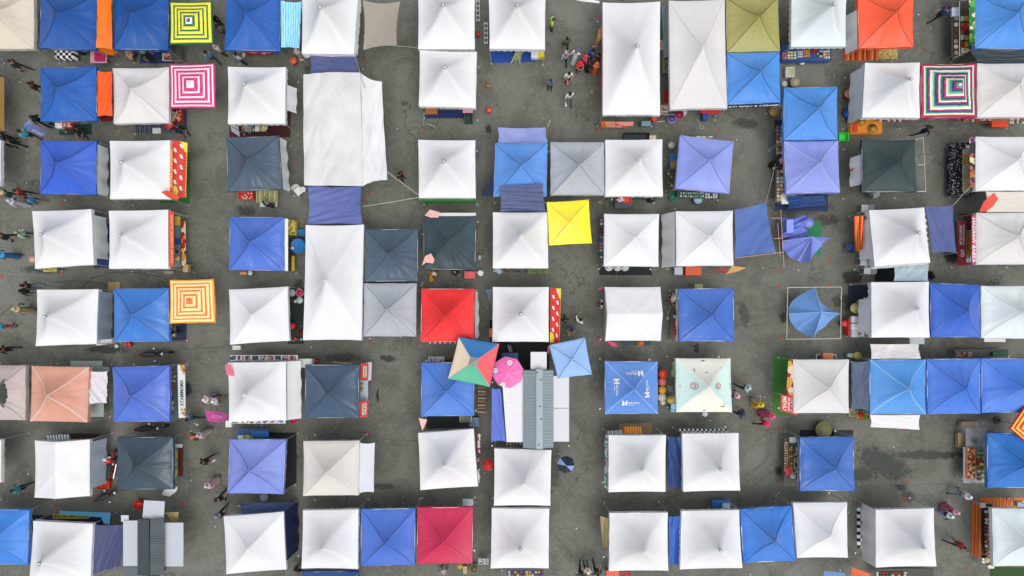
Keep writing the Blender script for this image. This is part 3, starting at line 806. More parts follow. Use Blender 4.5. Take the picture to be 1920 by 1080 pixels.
def head_mesh(kind, pose):
    key = (kind, pose)
    if key in HEAD: return HEAD[key]
    J = POSES[pose]; h = Vector(J['head']); c = Vector(J['crown']); up = (c - h).normalized(); q = up.to_track_quat('Z', 'Y').to_matrix()
    if abs(up.x) < .01: q = Matrix(((1, 0, 0), (0, up.z, up.y), (0, -up.y, up.z))); 
    mb = MB(); s_ = 3.1
    def sph(c_, rx, ry, rz, z0, zf=None, n=18, m=10, mi=0):
        def f(u, v):
            a = 2 * math.pi * u; b = math.pi * (.5 - v * z0)
            e = Vector((rx * math.cos(b) * math.cos(a), ry * math.cos(b) * math.sin(a), rz * math.sin(b)))
            e *= 1 + .05 * noise.noise(e * 22)
            if zf: e = zf(e)
            return c_ + q @ e
        mb.grid(f, n, m, mi)
    if kind == 'short':     # hairline higher over the face
        sph(h + up * .035, .088, .103, .105, .66, lambda e: Vector((e.x, e.y - .012, e.z + (.035 if e.y > .05 and e.z < .02 else 0))))
    elif kind == 'long':
        sph(h + up * .03, .094, .108, .105, .70, lambda e: Vector((e.x, e.y - .022, e.z - (.10 if e.y < .0 and e.z < .0 else 0) + (.04 if e.y > .05 and e.z < .02 else 0))))
    elif kind == 'scarf':   # headscarf draped over head, shoulders and chest
        def f(u, v):
            a = 2 * math.pi * u; fr = max(0, math.sin(a))
            zs = [(0, .125, 0), (.05, .118, .55), (.25, .07, .95), (.42, .0, 1.0), (.55, -.07, .92), (.68, -.13, 1.2), (.85, -.18, 1.75), (1, -.26, 2.0)]
            for k in range(len(zs) - 1):
                if v <= zs[k + 1][0] + 1e-9:
                    t = (v - zs[k][0]) / (zs[k + 1][0] - zs[k][0]); zz = zs[k][1] * (1 - t) + zs[k + 1][1] * t; rr = zs[k][2] * (1 - t) + zs[k + 1][2] * t; break
            face = fr ** 4 * (1 if .22 < v < .5 else 0)
            rr *= 1 - .22 * face
            e = Vector((rr * .100 * math.cos(a), rr * (.112 if zz > -.1 else .085) * math.sin(a), zz + .03)); e *= 1 + (.05 * noise.noise(Vector((math.cos(a) * 3, math.sin(a) * 3, v * 4)))) * (1 if v > .1 else 0)
            return h + (q @ e if zz > -.08 else e + (q @ Vector((0, 0, -.08)) - Vector((0, 0, -.08))))
        mb.grid(f, 24, 16)
    elif kind == 'cap':
        sph(h + up * .045, .092, .106, .085, .5)
        mb.grid(lambda u, v: h + q @ Vector(((u - .5) * .15 * (1 - .3 * v), .085 + .085 * v * (1 - (2 * u - 1) ** 2 * .4), .05 - .02 * v)), 6, 4)
    elif kind == 'hat':
        mb.lathe([(.17, .04), (.16, .055), (.095, .06), (.085, .13), (0, .145)], h, 20, 0, q)
    me = mb.mesh({'short': 'hair', 'long': 'hair', 'scarf': 'headscarf', 'cap': 'cap', 'hat': 'hat'}[kind], paint('1a1614', .7), True)
    HEAD[key] = me; return me
def skirt_mesh(pose):
    key = ('skirt', pose)
    if key in HEAD: return HEAD[key]
    J = POSES[pose]; p = Vector(J['pelvis']); a1 = Vector(J['lan']); a2 = Vector(J['ran']); mb = MB(); wk = abs(a1.y - a2.y)
    cy = (a1.y + a2.y) / 2
    def f(u, v):
        a = 2 * math.pi * u; z = (p.z + .16) * (1 - v) + .10 * v
        rx = .148 + .03 * v + .02 * math.sin(a * 7) * v; ry = .115 + (.03 + wk * .25) * v + .015 * math.sin(a * 7) * v
        return Vector((rx * math.cos(a), cy * v + ry * math.sin(a), z))
    mb.grid(f, 28, 8); me = mb.mesh('dress', paint('555555', .8), True); HEAD[key] = me; return me
def setm(o, i, m):
    o.material_slots[i].link = 'OBJECT'; o.material_slots[i].material = m
def person(px, py, ang, pose, shirt, pants, head, hc, label, skirt=None, bag=None, shoe='1b1b1d', z=None, scale=None, group=None):
    z = z or (1.05 if pose != 'sit' else .6); q = P(px, py, z)
    s = scale or random.uniform(.88, .97)
    T = thing('person', (q.x, q.y, 0), label, 'person', group); T.rotation_euler.z = R(ang - 90); T.scale = (s, s, s)
    def ch(nm, me):
        o = bpy.data.objects.new(nm, me); SC.collection.objects.link(o); o.parent = T; return o
    b = ch('body', POSES[pose + '_mesh'])
    setm(b, 0, paint(random.choice(SKINS), .6)); setm(b, 1, paint(shirt, .85)); setm(b, 2, paint(pants, .85)); setm(b, 3, paint(shoe, .6))
    o = ch({'short': 'hair', 'long': 'hair', 'scarf': 'headscarf', 'cap': 'cap', 'hat': 'hat'}[head], head_mesh(head, pose)); setm(o, 0, paint(hc, .8))
    if skirt and pose != 'sit': o = ch('dress', skirt_mesh(pose)); setm(o, 0, paint(skirt, .85))
    if bag:
        w_ = Vector(POSES[pose]['rpm']); mb = MB(); mb.box(w_ + Vector((.02, 0, -.22)), (.10, .26, .24), bev=.03)
        mb.path([w_ + Vector((.02, -.09, -.11)), w_ + Vector((0, 0, .0)), w_ + Vector((.02, .09, -.11))], .008, 5)
        bo = bpy.data.objects.new('shopping_bag', mb.mesh('shopping_bag', paint(bag, .5))); SC.collection.objects.link(bo)
        Mz = Matrix.Rotation(R(ang - 90), 4, 'Z'); bo.matrix_world = Matrix.Translation((q.x, q.y, 0)) @ Mz @ Matrix.Scale(s, 4)
        tag(bo, ' '.join(('bag of the ' + label.replace(' carrying a green bag', '').replace(' carrying a white bag', '').replace(' holding a red box', '').replace(' carrying a pale bag', '').replace(' shopping', '')).split()[:16]), 'bag')
    return T

# ------------------------------------------------------------------ the car park
def ground_mat():
    m, nt, p = base_mat('asphalt', (.1, .1, .09), .82, 0, .35); N = nt.nodes
    tc = N.new('ShaderNodeTexCoord')
    def noi(s, d, r=.6, dist=0, vec=None):
        n = N.new('ShaderNodeTexNoise'); n.inputs['Scale'].default_value = s; n.inputs['Detail'].default_value = d; n.inputs['Roughness'].default_value = r; n.inputs['Distortion'].default_value = dist
        link(nt, vec or tc.outputs['Object'], n.inputs['Vector']); return n.outputs[0]
    def rng(v, a, b, c, d):
        n = N.new('ShaderNodeMapRange'); n.inputs['From Min'].default_value = a; n.inputs['From Max'].default_value = b; n.inputs['To Min'].default_value = c; n.inputs['To Max'].default_value = d
        link(nt, v, n.inputs['Value']); return n.outputs[0]
    def mix(f, a, b, mode='MIX'):
        n = N.new('ShaderNodeMix'); n.data_type = 'RGBA'; n.blend_type = mode
        for i, x in ((0, f), (6, a), (7, b)):
            if isinstance(x, (float, int)): n.inputs[i].default_value = x
            elif isinstance(x, tuple): n.inputs[i].default_value = x
            else: link(nt, x, n.inputs[i])
        return n.outputs[2]
    A = (*lin('565a4f'), 1); B = (*lin('747770'), 1); D = (*lin('353931'), 1)
    c = mix(rng(noi(.16, 8, .65, .6), .38, .62, 0, 1), A, B)
    c = mix(rng(noi(.42, 10, .72, 1.2), .45, .62, 0, .9), c, D)
    c = mix(rng(noi(3.2, 6, .7, .5), .5, .75, 0, .45), c, (*lin('8c8d83'), 1))
    # oily drips and chewing-gum spots
    v = N.new('ShaderNodeTexVoronoi'); v.inputs['Scale'].default_value = 1.9; v.inputs['Randomness'].default_value = 1; link(nt, tc.outputs['Object'], v.inputs['Vector'])
    msk = N.new('ShaderNodeMath'); msk.operation = 'MULTIPLY'
    link(nt, rng(v.outputs['Distance'], .06, .12, 1, 0), msk.inputs[0]); link(nt, rng(noi(.8, 3), .52, .6, 0, 1), msk.inputs[1])
    c = mix(msk.outputs[0], c, (*lin('2e302b'), 1))
    v2 = N.new('ShaderNodeTexVoronoi'); v2.inputs['Scale'].default_value = 5.5; link(nt, tc.outputs['Object'], v2.inputs['Vector'])
    m2 = N.new('ShaderNodeMath'); m2.operation = 'MULTIPLY'
    link(nt, rng(v2.outputs['Distance'], .04, .10, .8, 0), m2.inputs[0]); link(nt, rng(noi(1.3, 3), .56, .62, 0, 1), m2.inputs[1])
    c = mix(m2.outputs[0], c, (*lin('33352f'), 1))
    c = mix(rng(noi(9, 5, .8, .4), .42, .62, 0, .35), c, (*lin('3d4038'), 1)); c = mix(rng(noi(6.3, 5, .8, .4), .48, .66, 0, .35), c, (*lin('8e8f84'), 1))
    # aggregate
    c = mix(rng(noi(38, 3, .8), .35, .65, .0, .55), c, (*lin('8d8c80'), 1))
    c = mix(rng(noi(60, 2, .8), .5, .75, 0, .5), c, (*lin('34362f'), 1))
    # fine cracks
    v3 = N.new('ShaderNodeTexVoronoi'); v3.feature = 'DISTANCE_TO_EDGE'; v3.inputs['Scale'].default_value = .16
    mp = N.new('ShaderNodeMix'); mp.data_type = 'VECTOR'; nn = N.new('ShaderNodeTexNoise'); nn.inputs['Scale'].default_value = .9; nn.inputs['Detail'].default_value = 6
    link(nt, tc.outputs['Object'], nn.inputs['Vector']); mp.inputs[0].default_value = .12; link(nt, tc.outputs['Object'], mp.inputs[4]); 
    sc = N.new('ShaderNodeVectorMath'); sc.operation = 'SCALE'; sc.inputs['Scale'].default_value = 14; link(nt, nn.outputs['Color'], sc.inputs[0]); link(nt, sc.outputs[0], mp.inputs[5])
    link(nt, mp.outputs[1], v3.inputs['Vector'])
    m3 = N.new('ShaderNodeMath'); m3.operation = 'MULTIPLY'
    link(nt, rng(v3.outputs['Distance'], .0015, .004, .7, 0), m3.inputs[0]); link(nt, rng(noi(.3, 4), .45, .6, 0, 1), m3.inputs[1])
    c = mix(m3.outputs[0], c, (*lin('30322d'), 1))
    link(nt, c, p.inputs['Base Color'])
    link(nt, rng(noi(.7, 5), .4, .65, .9, .6), p.inputs['Roughness'])
    b = N.new('ShaderNodeBump'); b.inputs['Strength'].default_value = .5; b.inputs['Distance'].default_value = .012
    link(nt, noi(45, 4, .7), b.inputs['Height']); link(nt, b.outputs[0], p.inputs['Normal'])
    return m
g = MB(); g.grid(lambda u, v: Vector(((u - .5) * 400, (v - .5) * 400, 0)), 8, 8); tag(g.build('ground', ground_mat()), kind='structure')

def blob(px, py, rx, ry, m, name, label=None, cat=None, kind='structure', z=.004, seed=None, rot=0, rough=.35, n=64):
    s = random.uniform(0, 99) if seed is None else seed; c = P(px, py, z); k = H / FP; mb = MB(); vs = []
    for i in range(n):
        a = 2 * math.pi * i / n; e = 1.75 + rough * noise.noise(Vector((math.cos(a) * 1.6, math.sin(a) * 1.6, s))) + rough * .5 * noise.noise(Vector((math.cos(a) * 5, math.sin(a) * 5, s)))
        x, y = math.cos(a) * rx * k * e, math.sin(a) * ry * k * e; t = R(rot)
        vs.append((c.x + x * math.cos(t) - y * math.sin(t), c.y + x * math.sin(t) + y * math.cos(t), z))
    vs.append((c.x, c.y, z)); uvs = [(.5 + .5 * math.cos(2 * math.pi * i / n), .5 + .5 * math.sin(2 * math.pi * i / n)) for i in range(n)] + [(.5, .5)]
    mb.add(vs, [(i, (i + 1) % n, n) for i in range(n)], 0, uvs); o = mb.build(name, m, None, origin=(c.x, c.y, z)); return tag(o, label, cat, None, kind)
def wet_mat(c, dens):
    """damp or oily film soaking into the asphalt: fades out through noise towards its rim"""
    m, nt, p = base_mat('wet_' + c, lin(c), .55, 0, .4); N = nt.nodes
    uv = N.new('ShaderNodeUVMap'); sb = N.new('ShaderNodeVectorMath'); sb.operation = 'SUBTRACT'; sb.inputs[1].default_value = (.5, .5, 0); link(nt, uv.outputs[0], sb.inputs[0])
    ln = N.new('ShaderNodeVectorMath'); ln.operation = 'LENGTH'; link(nt, sb.outputs[0], ln.inputs[0])
    tc = N.new('ShaderNodeTexCoord'); n1 = N.new('ShaderNodeTexNoise'); n1.inputs['Scale'].default_value = 3.0; n1.inputs['Detail'].default_value = 8; n1.inputs['Roughness'].default_value = .7
    link(nt, tc.outputs['Object'], n1.inputs['Vector'])
    a = N.new('ShaderNodeMath'); a.operation = 'MULTIPLY_ADD'; link(nt, n1.outputs[0], a.inputs[0]); a.inputs[1].default_value = -.8; link(nt, ln.outputs['Value'], a.inputs[2])
    r_ = N.new('ShaderNodeMapRange'); r_.inputs['From Min'].default_value = -.22; r_.inputs['From Max'].default_value = -.05; r_.inputs['To Min'].default_value = dens; r_.inputs['To Max'].default_value = 0; link(nt, a.outputs[0], r_.inputs['Value'])
    link(nt, r_.outputs[0], p.inputs['Alpha']); return m
WET = wet_mat('3a3e38', .8); WET2 = wet_mat('464a42', .6); OILY = wet_mat('2a2d29', .85)
for i, (x, y, rx, ry, m, rt) in enumerate([(1655, 868, 44, 22, WET, -25), (1740, 853, 62, 7, WET, 0), (1612, 890, 26, 12, WET, 0), (1690, 913, 11, 6, OILY, 0), (1705, 930, 12, 10, WET2, 0),
        (1460, 882, 7, 8, OILY, 0), (1468, 596, 6, 9, WET, 0), (1552, 412, 20, 10, WET2, 0), (1596, 520, 18, 12, OILY, 0), (1785, 482, 14, 12, OILY, 0), (1306, 652, 5, 9, OILY, 0), (916, 242, 5, 8, OILY, 0),
        (1146, 190, 16, 20, WET2, 30), (350, 730, 9, 14, OILY, 0), (727, 672, 13, 6, OILY, 0), (1395, 590, 9, 22, WET2, 12), (560, 540, 9, 16, WET, 0), (1600, 565, 20, 20, WET, 0), (1570, 565, 9, 12, WET2, 0),
        (1720, 470, 8, 6, OILY, 0), (1850, 820, 22, 12, OILY, 0), (715, 912, 26, 5, WET2, 0), (1500, 390, 60, 12, WET2, 0), (640, 670, 30, 8, WET2, 5), (200, 655, 34, 7, WET, 0), (80, 505, 40, 7, WET2, 0),
        (1030, 880, 20, 40, WET2, 0), (1400, 232, 22, 9, WET2, 0), (460, 395, 16, 9, WET2, 0), (708, 742, 3, 12, OILY, 0), (600, 130, 30, 10, WET2, 0)]):
    blob(x, y, rx, ry, m, 'stain', rot=rt, z=.004 + .0012 * (i % 3))
# joints between the paving strips
JM = paint('53564c', .85)
for (x0, y0, x1, y1) in [(330, 334, 425, 339), (911, 120, 913, 380), (345, 655, 425, 650), (730, 88, 785, 90), (1600, 912, 1850, 906), (690, 822, 785, 827), (1380, 610, 1470, 606)]:
    a, b = P(x0, y0, .003), P(x1, y1, .003); d = b - a; nn_ = Vector((-d.y, d.x, 0)).normalized(); L = []; R_ = []
    for t in range(61):
        q = a + d * (t / 60) + nn_ * (.10 * noise.noise(Vector((t * .35, x0, 1))) + .02 * noise.noise(Vector((t * 2, x0, 1)))); w_ = .012 + .010 * noise.noise(Vector((t * .9, y0, 5))); L.append(q + nn_ * w_); R_.append(q - nn_ * w_)
    mb = MB(); mb.add(L + R_, [(i, i + 1, 62 + i, 61 + i) for i in range(60)]); tag(mb.build('paving_joint', JM, None, origin=(a.x, a.y, 0)), kind='structure')
mb = MB()
for i in range(420):
    q = P(random.uniform(0, 1920), random.uniform(0, 1080), .02); s_ = random.uniform(.012, .035); a = random.uniform(0, 3.1)
    e = Vector((math.cos(a), math.sin(a), random.uniform(-.2, .2))) * s_; f_ = Vector((-math.sin(a), math.cos(a), random.uniform(-.3, .3))) * s_ * random.uniform(.4, 1.2)
    mb.add([q - e - f_, q + e - f_, q + e + f_, q - e + f_], [(0, 1, 2, 3)], random.choice((0, 0, 1, 2)))
tag(mb.build('litter', [paint('d8dad6', .7), paint('9a958a', .8), paint('2c2d2a', .8)]), 'tiny scraps of paper and leaves scattered over the asphalt', 'litter', None, 'stuff')
# sprayed red pitch marks at the plots' corners
REDP = paint('a8443c', .8); random.seed(3)
for (x, y, s) in [(551, 177, 3.5), (551, 236, 3), (685, 112, 3), (795, 246, 3.5), (916, 205, 3), (922, 286, 3), (1122, 31, 4), (1123, 153, 4), (1126, 248, 4), (1348, 243, 3), (553, 361, 3), (553, 299, 3), (693, 359, 5), (688, 380, 4), (686, 416, 4),
                  (1589, 348, 3), (1554, 407, 3), (1589, 410, 3), (1556, 488, 3.5), (1592, 488, 3.5), (1462, 509, 4), (1459, 539, 4), (1466, 636, 5), (1558, 535, 4), (1126, 541, 5), (1126, 638, 5), (1127, 674, 4), (1127, 768, 3),
                  (1255, 668, 4), (1459, 805, 4), (1460, 903, 3), (1699, 902, 4), (1697, 938, 5), (1808, 940, 4), (1811, 1070, 4), (1600, 806, 3), (1695, 806, 3), (213, 252, 3), (245, 248, 3), (118, 511, 4), (342, 680, 5), (351, 640, 5),
                  (690, 811, 5), (1140, 646, 4), (1796, 500, 4), (115, 379, 4), (345, 815, 5), (343, 948, 5), (240, 955, 3), (105, 950, 4), (206, 792, 3), (693, 640, 4), (690, 400, 3), (552, 640, 3), (1606, 940, 3), (1608, 1052, 3), (4, 40, 3), (4, 520, 5), (2, 370, 5)]:
    c = P(x, y, 0); k = H / FP * s * 1.15; mb = MB(); z = .011
    hor = random.random() < .6; sx, sy = random.choice((-1, 1)), random.choice((-1, 1))
    for (a, b) in (((0, 0), (sx * k * 1.2, 0)), ((0, 0), (0, sy * k * 1.3))):
        d = Vector((b[0] - a[0], b[1] - a[1], 0)); n_ = Vector((-d.y, d.x, 0)).normalized() * k * .30; L = []
        for t in range(7): L.append(c + d * (t / 6 - .1) + n_ * (1 + .5 * noise.noise(Vector((t * 1.3, x, y)))))
        for t in range(6, -1, -1): L.append(c + d * (t / 6 - .1) - n_ * (1 + .5 * noise.noise(Vector((t * 1.3, y, x)))))
        mb.add([(q.x, q.y, z) for q in L], [tuple(range(14))]); z += .002
    tag(mb.build('painted_mark', REDP, None, origin=(c.x, c.y, 0)), kind='structure')
random.seed(11)

def Q(x0, y0, x1, y1): return [(x0, y0), (x1, y0), (x1, y1), (x0, y1)]
# ------------------------------------------------------------------ row 1
tent('pop', Q(-46, -16, 64, 92), 'cream', 'cream canopy tent cut by the left edge at the top of the photo', seam='b9ad99')
tent('pop', [(75, -14), (182, -14), (180, 94), (73, 90)], 'navy', 'dark blue canopy tent in the top row left of the upper orange cloth')
tent('pop', [(212, -14), (316, -14), (315, 93), (211, 92)], 'navy', 'dark blue canopy tent with white scuffs at its peak beside the yellow and green umbrella')
tent('pop', [(425, -16), (527, -16), (525, 95), (420, 94)], 'blue', 'blue canopy tent touching the pale blue striped cloth')
tent('pav', [(566, -16), (672, -18), (664, 102), (566, 101)], 'white', 'white peaked pavilion with scalloped skirt beside the taupe shade cloth', val=.38, flare={1: .12, 2: .05})
tent('pav', Q(784, -16, 890, 92), 'white', 'white peaked pavilion at the top edge directly above another white pavilion', dirt=.12)
tent('pav', [(787, 94), (894, 97), (892, 203), (785, 199)], 'white', 'white peaked pavilion joined below the top edge one, navy mat under its lower side')
tent('pav', [(916, -16), (1023, -16), (1022, 93), (918, 91)], 'white', 'white peaked pavilion with palm leaves and a yellow box below its lower edge')
tent('pav', [(1130, 5), (1238, 3), (1238, 216), (1130, 216)], 'white', 'long white peaked pavilion with orange trim along its left side', n=48, dh=1.75, val=.2)
tent('pop', [(1254, 1), (1359, -2), (1364, 203), (1256, 206)], 'off', 'long off-white hipped tent touching the olive tent', dh=1.05, n=48, seam='c9c6c0', amp=.012, val=.26, z=2.2)
tent('pop', [(1361, -5), (1459, -6), (1463, 96), (1363, 98)], 'olive', 'olive green canopy tent joined to the long off-white tent', wr=.5)
T, pos, C, _ = tent('pop', [(1363, 99), (1462, 97), (1464, 192), (1363, 196)], 'sky', 'bright blue canopy tent with white letters along its lower edge below the olive tent', wr=.5)
a, b = P(1365, 197, 2.05), P(1462, 193, 2.05)
mb = MB(); vs = [a + Vector((0, -.02, 0)), b + Vector((0, -.02, 0)), b + Vector((0, -.13, -.22)), a + Vector((0, -.13, -.22))]; mb.add(vs, [(0, 1, 2, 3)]); st = mb.build('sign_strip', paint('16243c', .6), T)
text_quad('SITI MAJU & KEBABJI', vs[0].lerp(vs[3], .22) + Vector((.05, 0, 0)), vs[1].lerp(vs[2], .22) - Vector((.05, 0, 0)), vs[1].lerp(vs[2], .85), vs[0].lerp(vs[3], .85) + Vector((.05, 0, 0)), paint('eeeeee'), st)
tent('pav', [(1484, -14), (1588, -16), (1586, 87), (1483, 88)], 'dfe9ee', 'pale bluish white pavilion above the stall of colourful packets in the top row')
tent('pop', [(1608, -14), (1713, -14), (1713, 88), (1610, 90)], 'orange', 'orange-red canopy tent in the top row above woven mats', dirt=.06, walls=[('L', 1.2, 'white', .3, 1, .28)])
tent('pop', [(1828, -14), (1938, -14), (1940, 92), (1828, 90)], 'sky', 'bright blue canopy tent in the top right corner above the dark tarpaulin', wr=.45)
# ------------------------------------------------------------------ row 2
tent('pop', [(75, 127), (180, 124), (181, 226), (76, 228)], 'blue', 'blue canopy tent left of the lower orange cloth, second row', wr=.5)
tent('pop', [(211, 128), (317, 126), (317, 230), (213, 232)], 'off', 'off-white canopy tent touching the pink and white umbrella', seam='bdb8b6')
tent('pav', [(427, 125), (536, 126), (535, 232), (427, 232)], 'white', 'white pavilion over the maroon mat, left of the big draped sheet', walls=[('R', 1.5, 'white', .3, .75, .35)])
tent('pop', [(1470, 164), (1570, 162), (1571, 262), (1469, 263)], 'sky', 'mid blue canopy tent with pale scuffs at its peak, joined to the lavender one below', wr=.5)
tent('pav', [(1622, 118), (1725, 117), (1725, 221), (1617, 220)], 'white', 'white pavilion with a torn side wall joined to the multicoloured striped tent', walls=[('L', 1.0, 'dfe6f0', .05, 1, .14)], val=.33)
MUL = ['fbf6dd', '57b39b', 'c0366e', '33437c', '4aa089', '9fd0b8', 'fdf7dc', 'c8386c', '3f4277', '3a9181', 'f4efd2', 'ad2d63', '2f3b72', '3f9d8a', 'bfe0c8', 'fdf6d8', 'c0336a', '3b4078', '359282', 'fbf3d2', 'd33a63', 'a1284c']
tent('pop', [(1727, 120), (1829, 119), (1830, 220), (1727, 221)], 'crimson', 'canopy tent of multicoloured square rings between two pale tents', mats=[stops_mat('rings_multi', eq(MUL), 'ring'), fabric('b52c50')], uvr=1, seam='none')
tent('pop', [(1832, 119), (1940, 118), (1940, 220), (1832, 220)], 'off', 'off-white canopy tent right of the multicoloured tent', seam='c9c4c0')
# ------------------------------------------------------------------ row 3
tent('pop', [(76, 263), (181, 264), (180, 365), (74, 363)], 'cobalt', 'royal blue canopy tent with a white side flap, third row left', walls=[('R', 1.15, 'dfe4e2', .06, .98, .05)], wr=.25)
tent('pav', [(206, 264), (319, 263), (318, 373), (206, 373)], 'white', 'white pavilion with a red chicken-print awning on its right side, third row')
tent('pop', [(423, 258), (522, 254), (529, 354), (427, 359)], 'slate', 'dark grey canopy tent with a white side flap, below the maroon mat', rough=.3, walls=[('R', 1.3, 'white', .03, 1, .12)], wr=.5)
tent('pav', [(784, 262), (891, 263), (892, 371), (785, 371)], 'white', 'white pavilion with green cloth showing under its lower edge', scal=False)
tent('pop', [(928, 268), (1027, 267), (1025, 368), (925, 368)], '5f94dc', 'light blue canopy tent overlapped by a slate tarpaulin', wr=.5, seam='3f66a8')
tent('pop', [(1032, 266), (1133, 266), (1134, 366), (1032, 366)], 'grey', 'light grey canopy tent between the light blue and the white tent', seam='80868c')
tent('pav', [(1135, 262), (1242, 261), (1243, 368), (1135, 368)], 'white', 'white pavilion right of the light grey tent with a red tray at its lower edge', cap='white')
tent('pop', [(1275, 253), (1376, 265), (1368, 363), (1266, 353)], '8c9ae0', 'lavender canopy tent turned slightly askew', seam='5c6cb4', wr=.2)
tent('pop', [(1470, 265), (1572, 264), (1575, 361), (1474, 363)], '909ce0', 'lavender canopy tent joined below the mid blue one over a navy mat', seam='b9c2f2', wr=.4)
tent('pop', [(1616, 262), (1716, 262), (1719, 359), (1616, 360)], '344545', 'dark green-grey canopy tent beside a bare pipe frame', seam='28352f', rough=.5, walls=[('L', 1.3, 'white', .28, .85, .22)])
tent('pop', [(1830, 256), (1940, 256), (1940, 357), (1829, 358)], 'white', 'white canopy tent cut by the right edge beside the black dotted table cloth', seam='d0d2d6', z=2.2, amp=.012)
# ------------------------------------------------------------------ row 4
tent('pav', [(60, 396), (171, 392), (176, 496), (66, 504)], 'eef2f2', 'white pavilion with a pale side flap above the white tent with scalloped edge', walls=[('R', 1.0, 'dfe8ea', .1, .88, .06)], scal=False)
tent('pav', [(204, 395), (315, 393), (316, 504), (204, 504)], 'white', 'white pavilion with a red lettered strip on its right edge')
tent('pop', [(430, 406), (533, 407), (533, 508), (429, 506)], '4670cc', 'royal blue canopy tent with a cream strip on its right, by the round blue table', rough=.34)
T5, pos5, C5, _ = tent('pav', [(573, 422), (682, 421), (678, 638), (568, 638)], 'white', 'long white pavilion beside the dark and light grey tents', n=48, dh=1.6, cap='white')
tent('pop', [(684, 430), (784, 429), (783, 527), (683, 528)], 'slate', 'slate grey canopy tent joined to the long white pavilion', rough=.3, wr=.5, seam='3a464e')
tent('pop', [(794, 403), (893, 405), (891, 506), (794, 505)], 'dark', 'dark grey canopy tent with two small pink flags on its left side', seam='2e3a40', rough=.4, walls=[('T', 1.4, 'e2e4e2', .35, 1, .1)])
tent('pav', [(924, 398), (1028, 398), (1028, 503), (924, 503)], 'white', 'white pavilion touching the yellow umbrella', cap='white')
tent('pop', [(1133, 401), (1236, 401), (1235, 500), (1132, 499)], 'white', 'white canopy tent over three white round plates at its lower edge', seam='dfe1e4', amp=.01, dirt=.05)
tent('pop', [(1267, 396), (1374, 395), (1376, 498), (1268, 499)], 'white', 'white canopy tent with a bulging left wall joined to the slate blue tarpaulin', seam='d0d2d8', walls=[('L', .9, 'white', 0, 1, .45)], amp=.012)
tent('pav', [(1630, 394), (1733, 389), (1744, 492), (1640, 500)], 'white', 'white pavilion with torn scalloped skirts beside an orange striped drape', walls=[('L', 1.1, 'white', .15, .85, .14)], val=.42, dirt=.28, flare={1: .35, 2: .16})
tent('pop', [(1830, 399), (1940, 398), (1940, 496), (1830, 496)], 'off', 'off-white canopy tent with small burn holes above a red banner table', seam='bcb6b0', dirt=.2)
# ------------------------------------------------------------------ row 5
tent('pav', [(69, 543), (184, 542), (181, 645), (67, 649)], 'white', 'white pavilion with a grey-blue side wall left of a blue tent', walls=[('R', 1.0, '8fa0ae', .05, .92, .05)], val=.33)
tent('pop', [(213, 541), (316, 540), (317, 641), (213, 641)], '3f7bcb', 'blue canopy tent touching the orange and white umbrella', rough=.34, wr=.3)
tent('pop', [(429, 543), (539, 537), (543, 639), (431, 646)], 'white', 'white canopy tent beside the kitchen basins', seam='e2e4e8', dh=1.1, amp=.01)
tent('pop', [(682, 531), (781, 531), (780, 631), (681, 631)], 'grey', 'light grey canopy tent with stitched square lines, joined below the slate one', seam='7f848a')
tent('pop', [(790, 541), (890, 541), (889, 641), (788, 641)], 'red', 'bright red canopy tent with a white flap on its right', seam='b02028', walls=[('R', 1.35, 'white', .06, .94, .15)], wr=.4)
tent('pav', [(924, 538), (1029, 538), (1029, 641), (923, 641)], 'white', 'white pavilion with a ring at its peak and a red chicken-print awning, fifth row', cap=True)
tent('gable', [(1134, 538), (1238, 538), (1239, 639), (1135, 639)], 'white', 'white ridge-roofed tent with a pointed right end', dh=.7, amp=.008, val=.2)
tent('pop', [(1272, 541), (1376, 540), (1377, 640), (1273, 640)], '416fc6', 'blue canopy tent with glossy folds left of the collapsed blue frame tent', rough=.3, wr=.5, walls=[('L', 1.7, 'e4e6ea', 0, 1, .02)])
tent('pav', [(1634, 529), (1742, 528), (1743, 633), (1634, 633)], 'white', 'white pavilion behind the white stoves', walls=[('L', 1.2, 'white', .3, .9, .16)], cap='white', val=.33)
tent('pop', [(1744, 530), (1837, 534), (1838, 633), (1746, 632)], '3e68c4', 'deep blue canopy tent between two white ones, fifth row', seam='2a4a98')
tent('pop', [(1839, 536), (1945, 536), (1945, 636), (1840, 634)], 'dfeaf0', 'very pale blue canopy tent at the right edge, fifth row', wr=.5, seam='c3d2da')
# ------------------------------------------------------------------ row 6
tent('pop', Q(-54, 685, 48, 788), 'b8aaa6', 'pinkish grey canopy tent with a lens-shaped vent slit at the left edge', seam='8d7d78', slit=True, n=56)
tent('pop', [(59, 686), (167, 688), (164, 792), (56, 790)], 'salmon', 'salmon pink canopy tent with white hip seams', seam='f2e6e0', rough=.4)
tent('pop', [(211, 688), (317, 685), (318, 791), (212, 791)], '4c70cc', 'royal blue canopy tent beside the white lettered banner', wr=.5, rough=.38)
tent('pav', [(427, 680), (536, 678), (537, 788), (429, 792)], 'e8e9ec', 'white pavilion with a draped sheet on its right and posters along its edges', cap='white', walls=[('R', 1.5, 'white', 0, 1, .55)])
tent('pop', [(572, 684), (673, 684), (673, 784), (571, 784)], '43576f', 'dark blue-grey canopy tent with bright glossy folds beside red banners', rough=.24, wr=.45, seam='33424e')
tent('pop', [(790, 680), (889, 679), (889, 780), (789, 781)], '4c7fd2', 'blue canopy tent partly under the four-coloured umbrella', seam='33589c')
TB, posB, CB, canoB = tent('pop', [(1134, 677), (1233, 678), (1234, 776), (1134, 777)], '5c8bd4', 'blue canopy tent with four white logos on its panels', seam='9cbcec', wr=.2, dh=1.0)
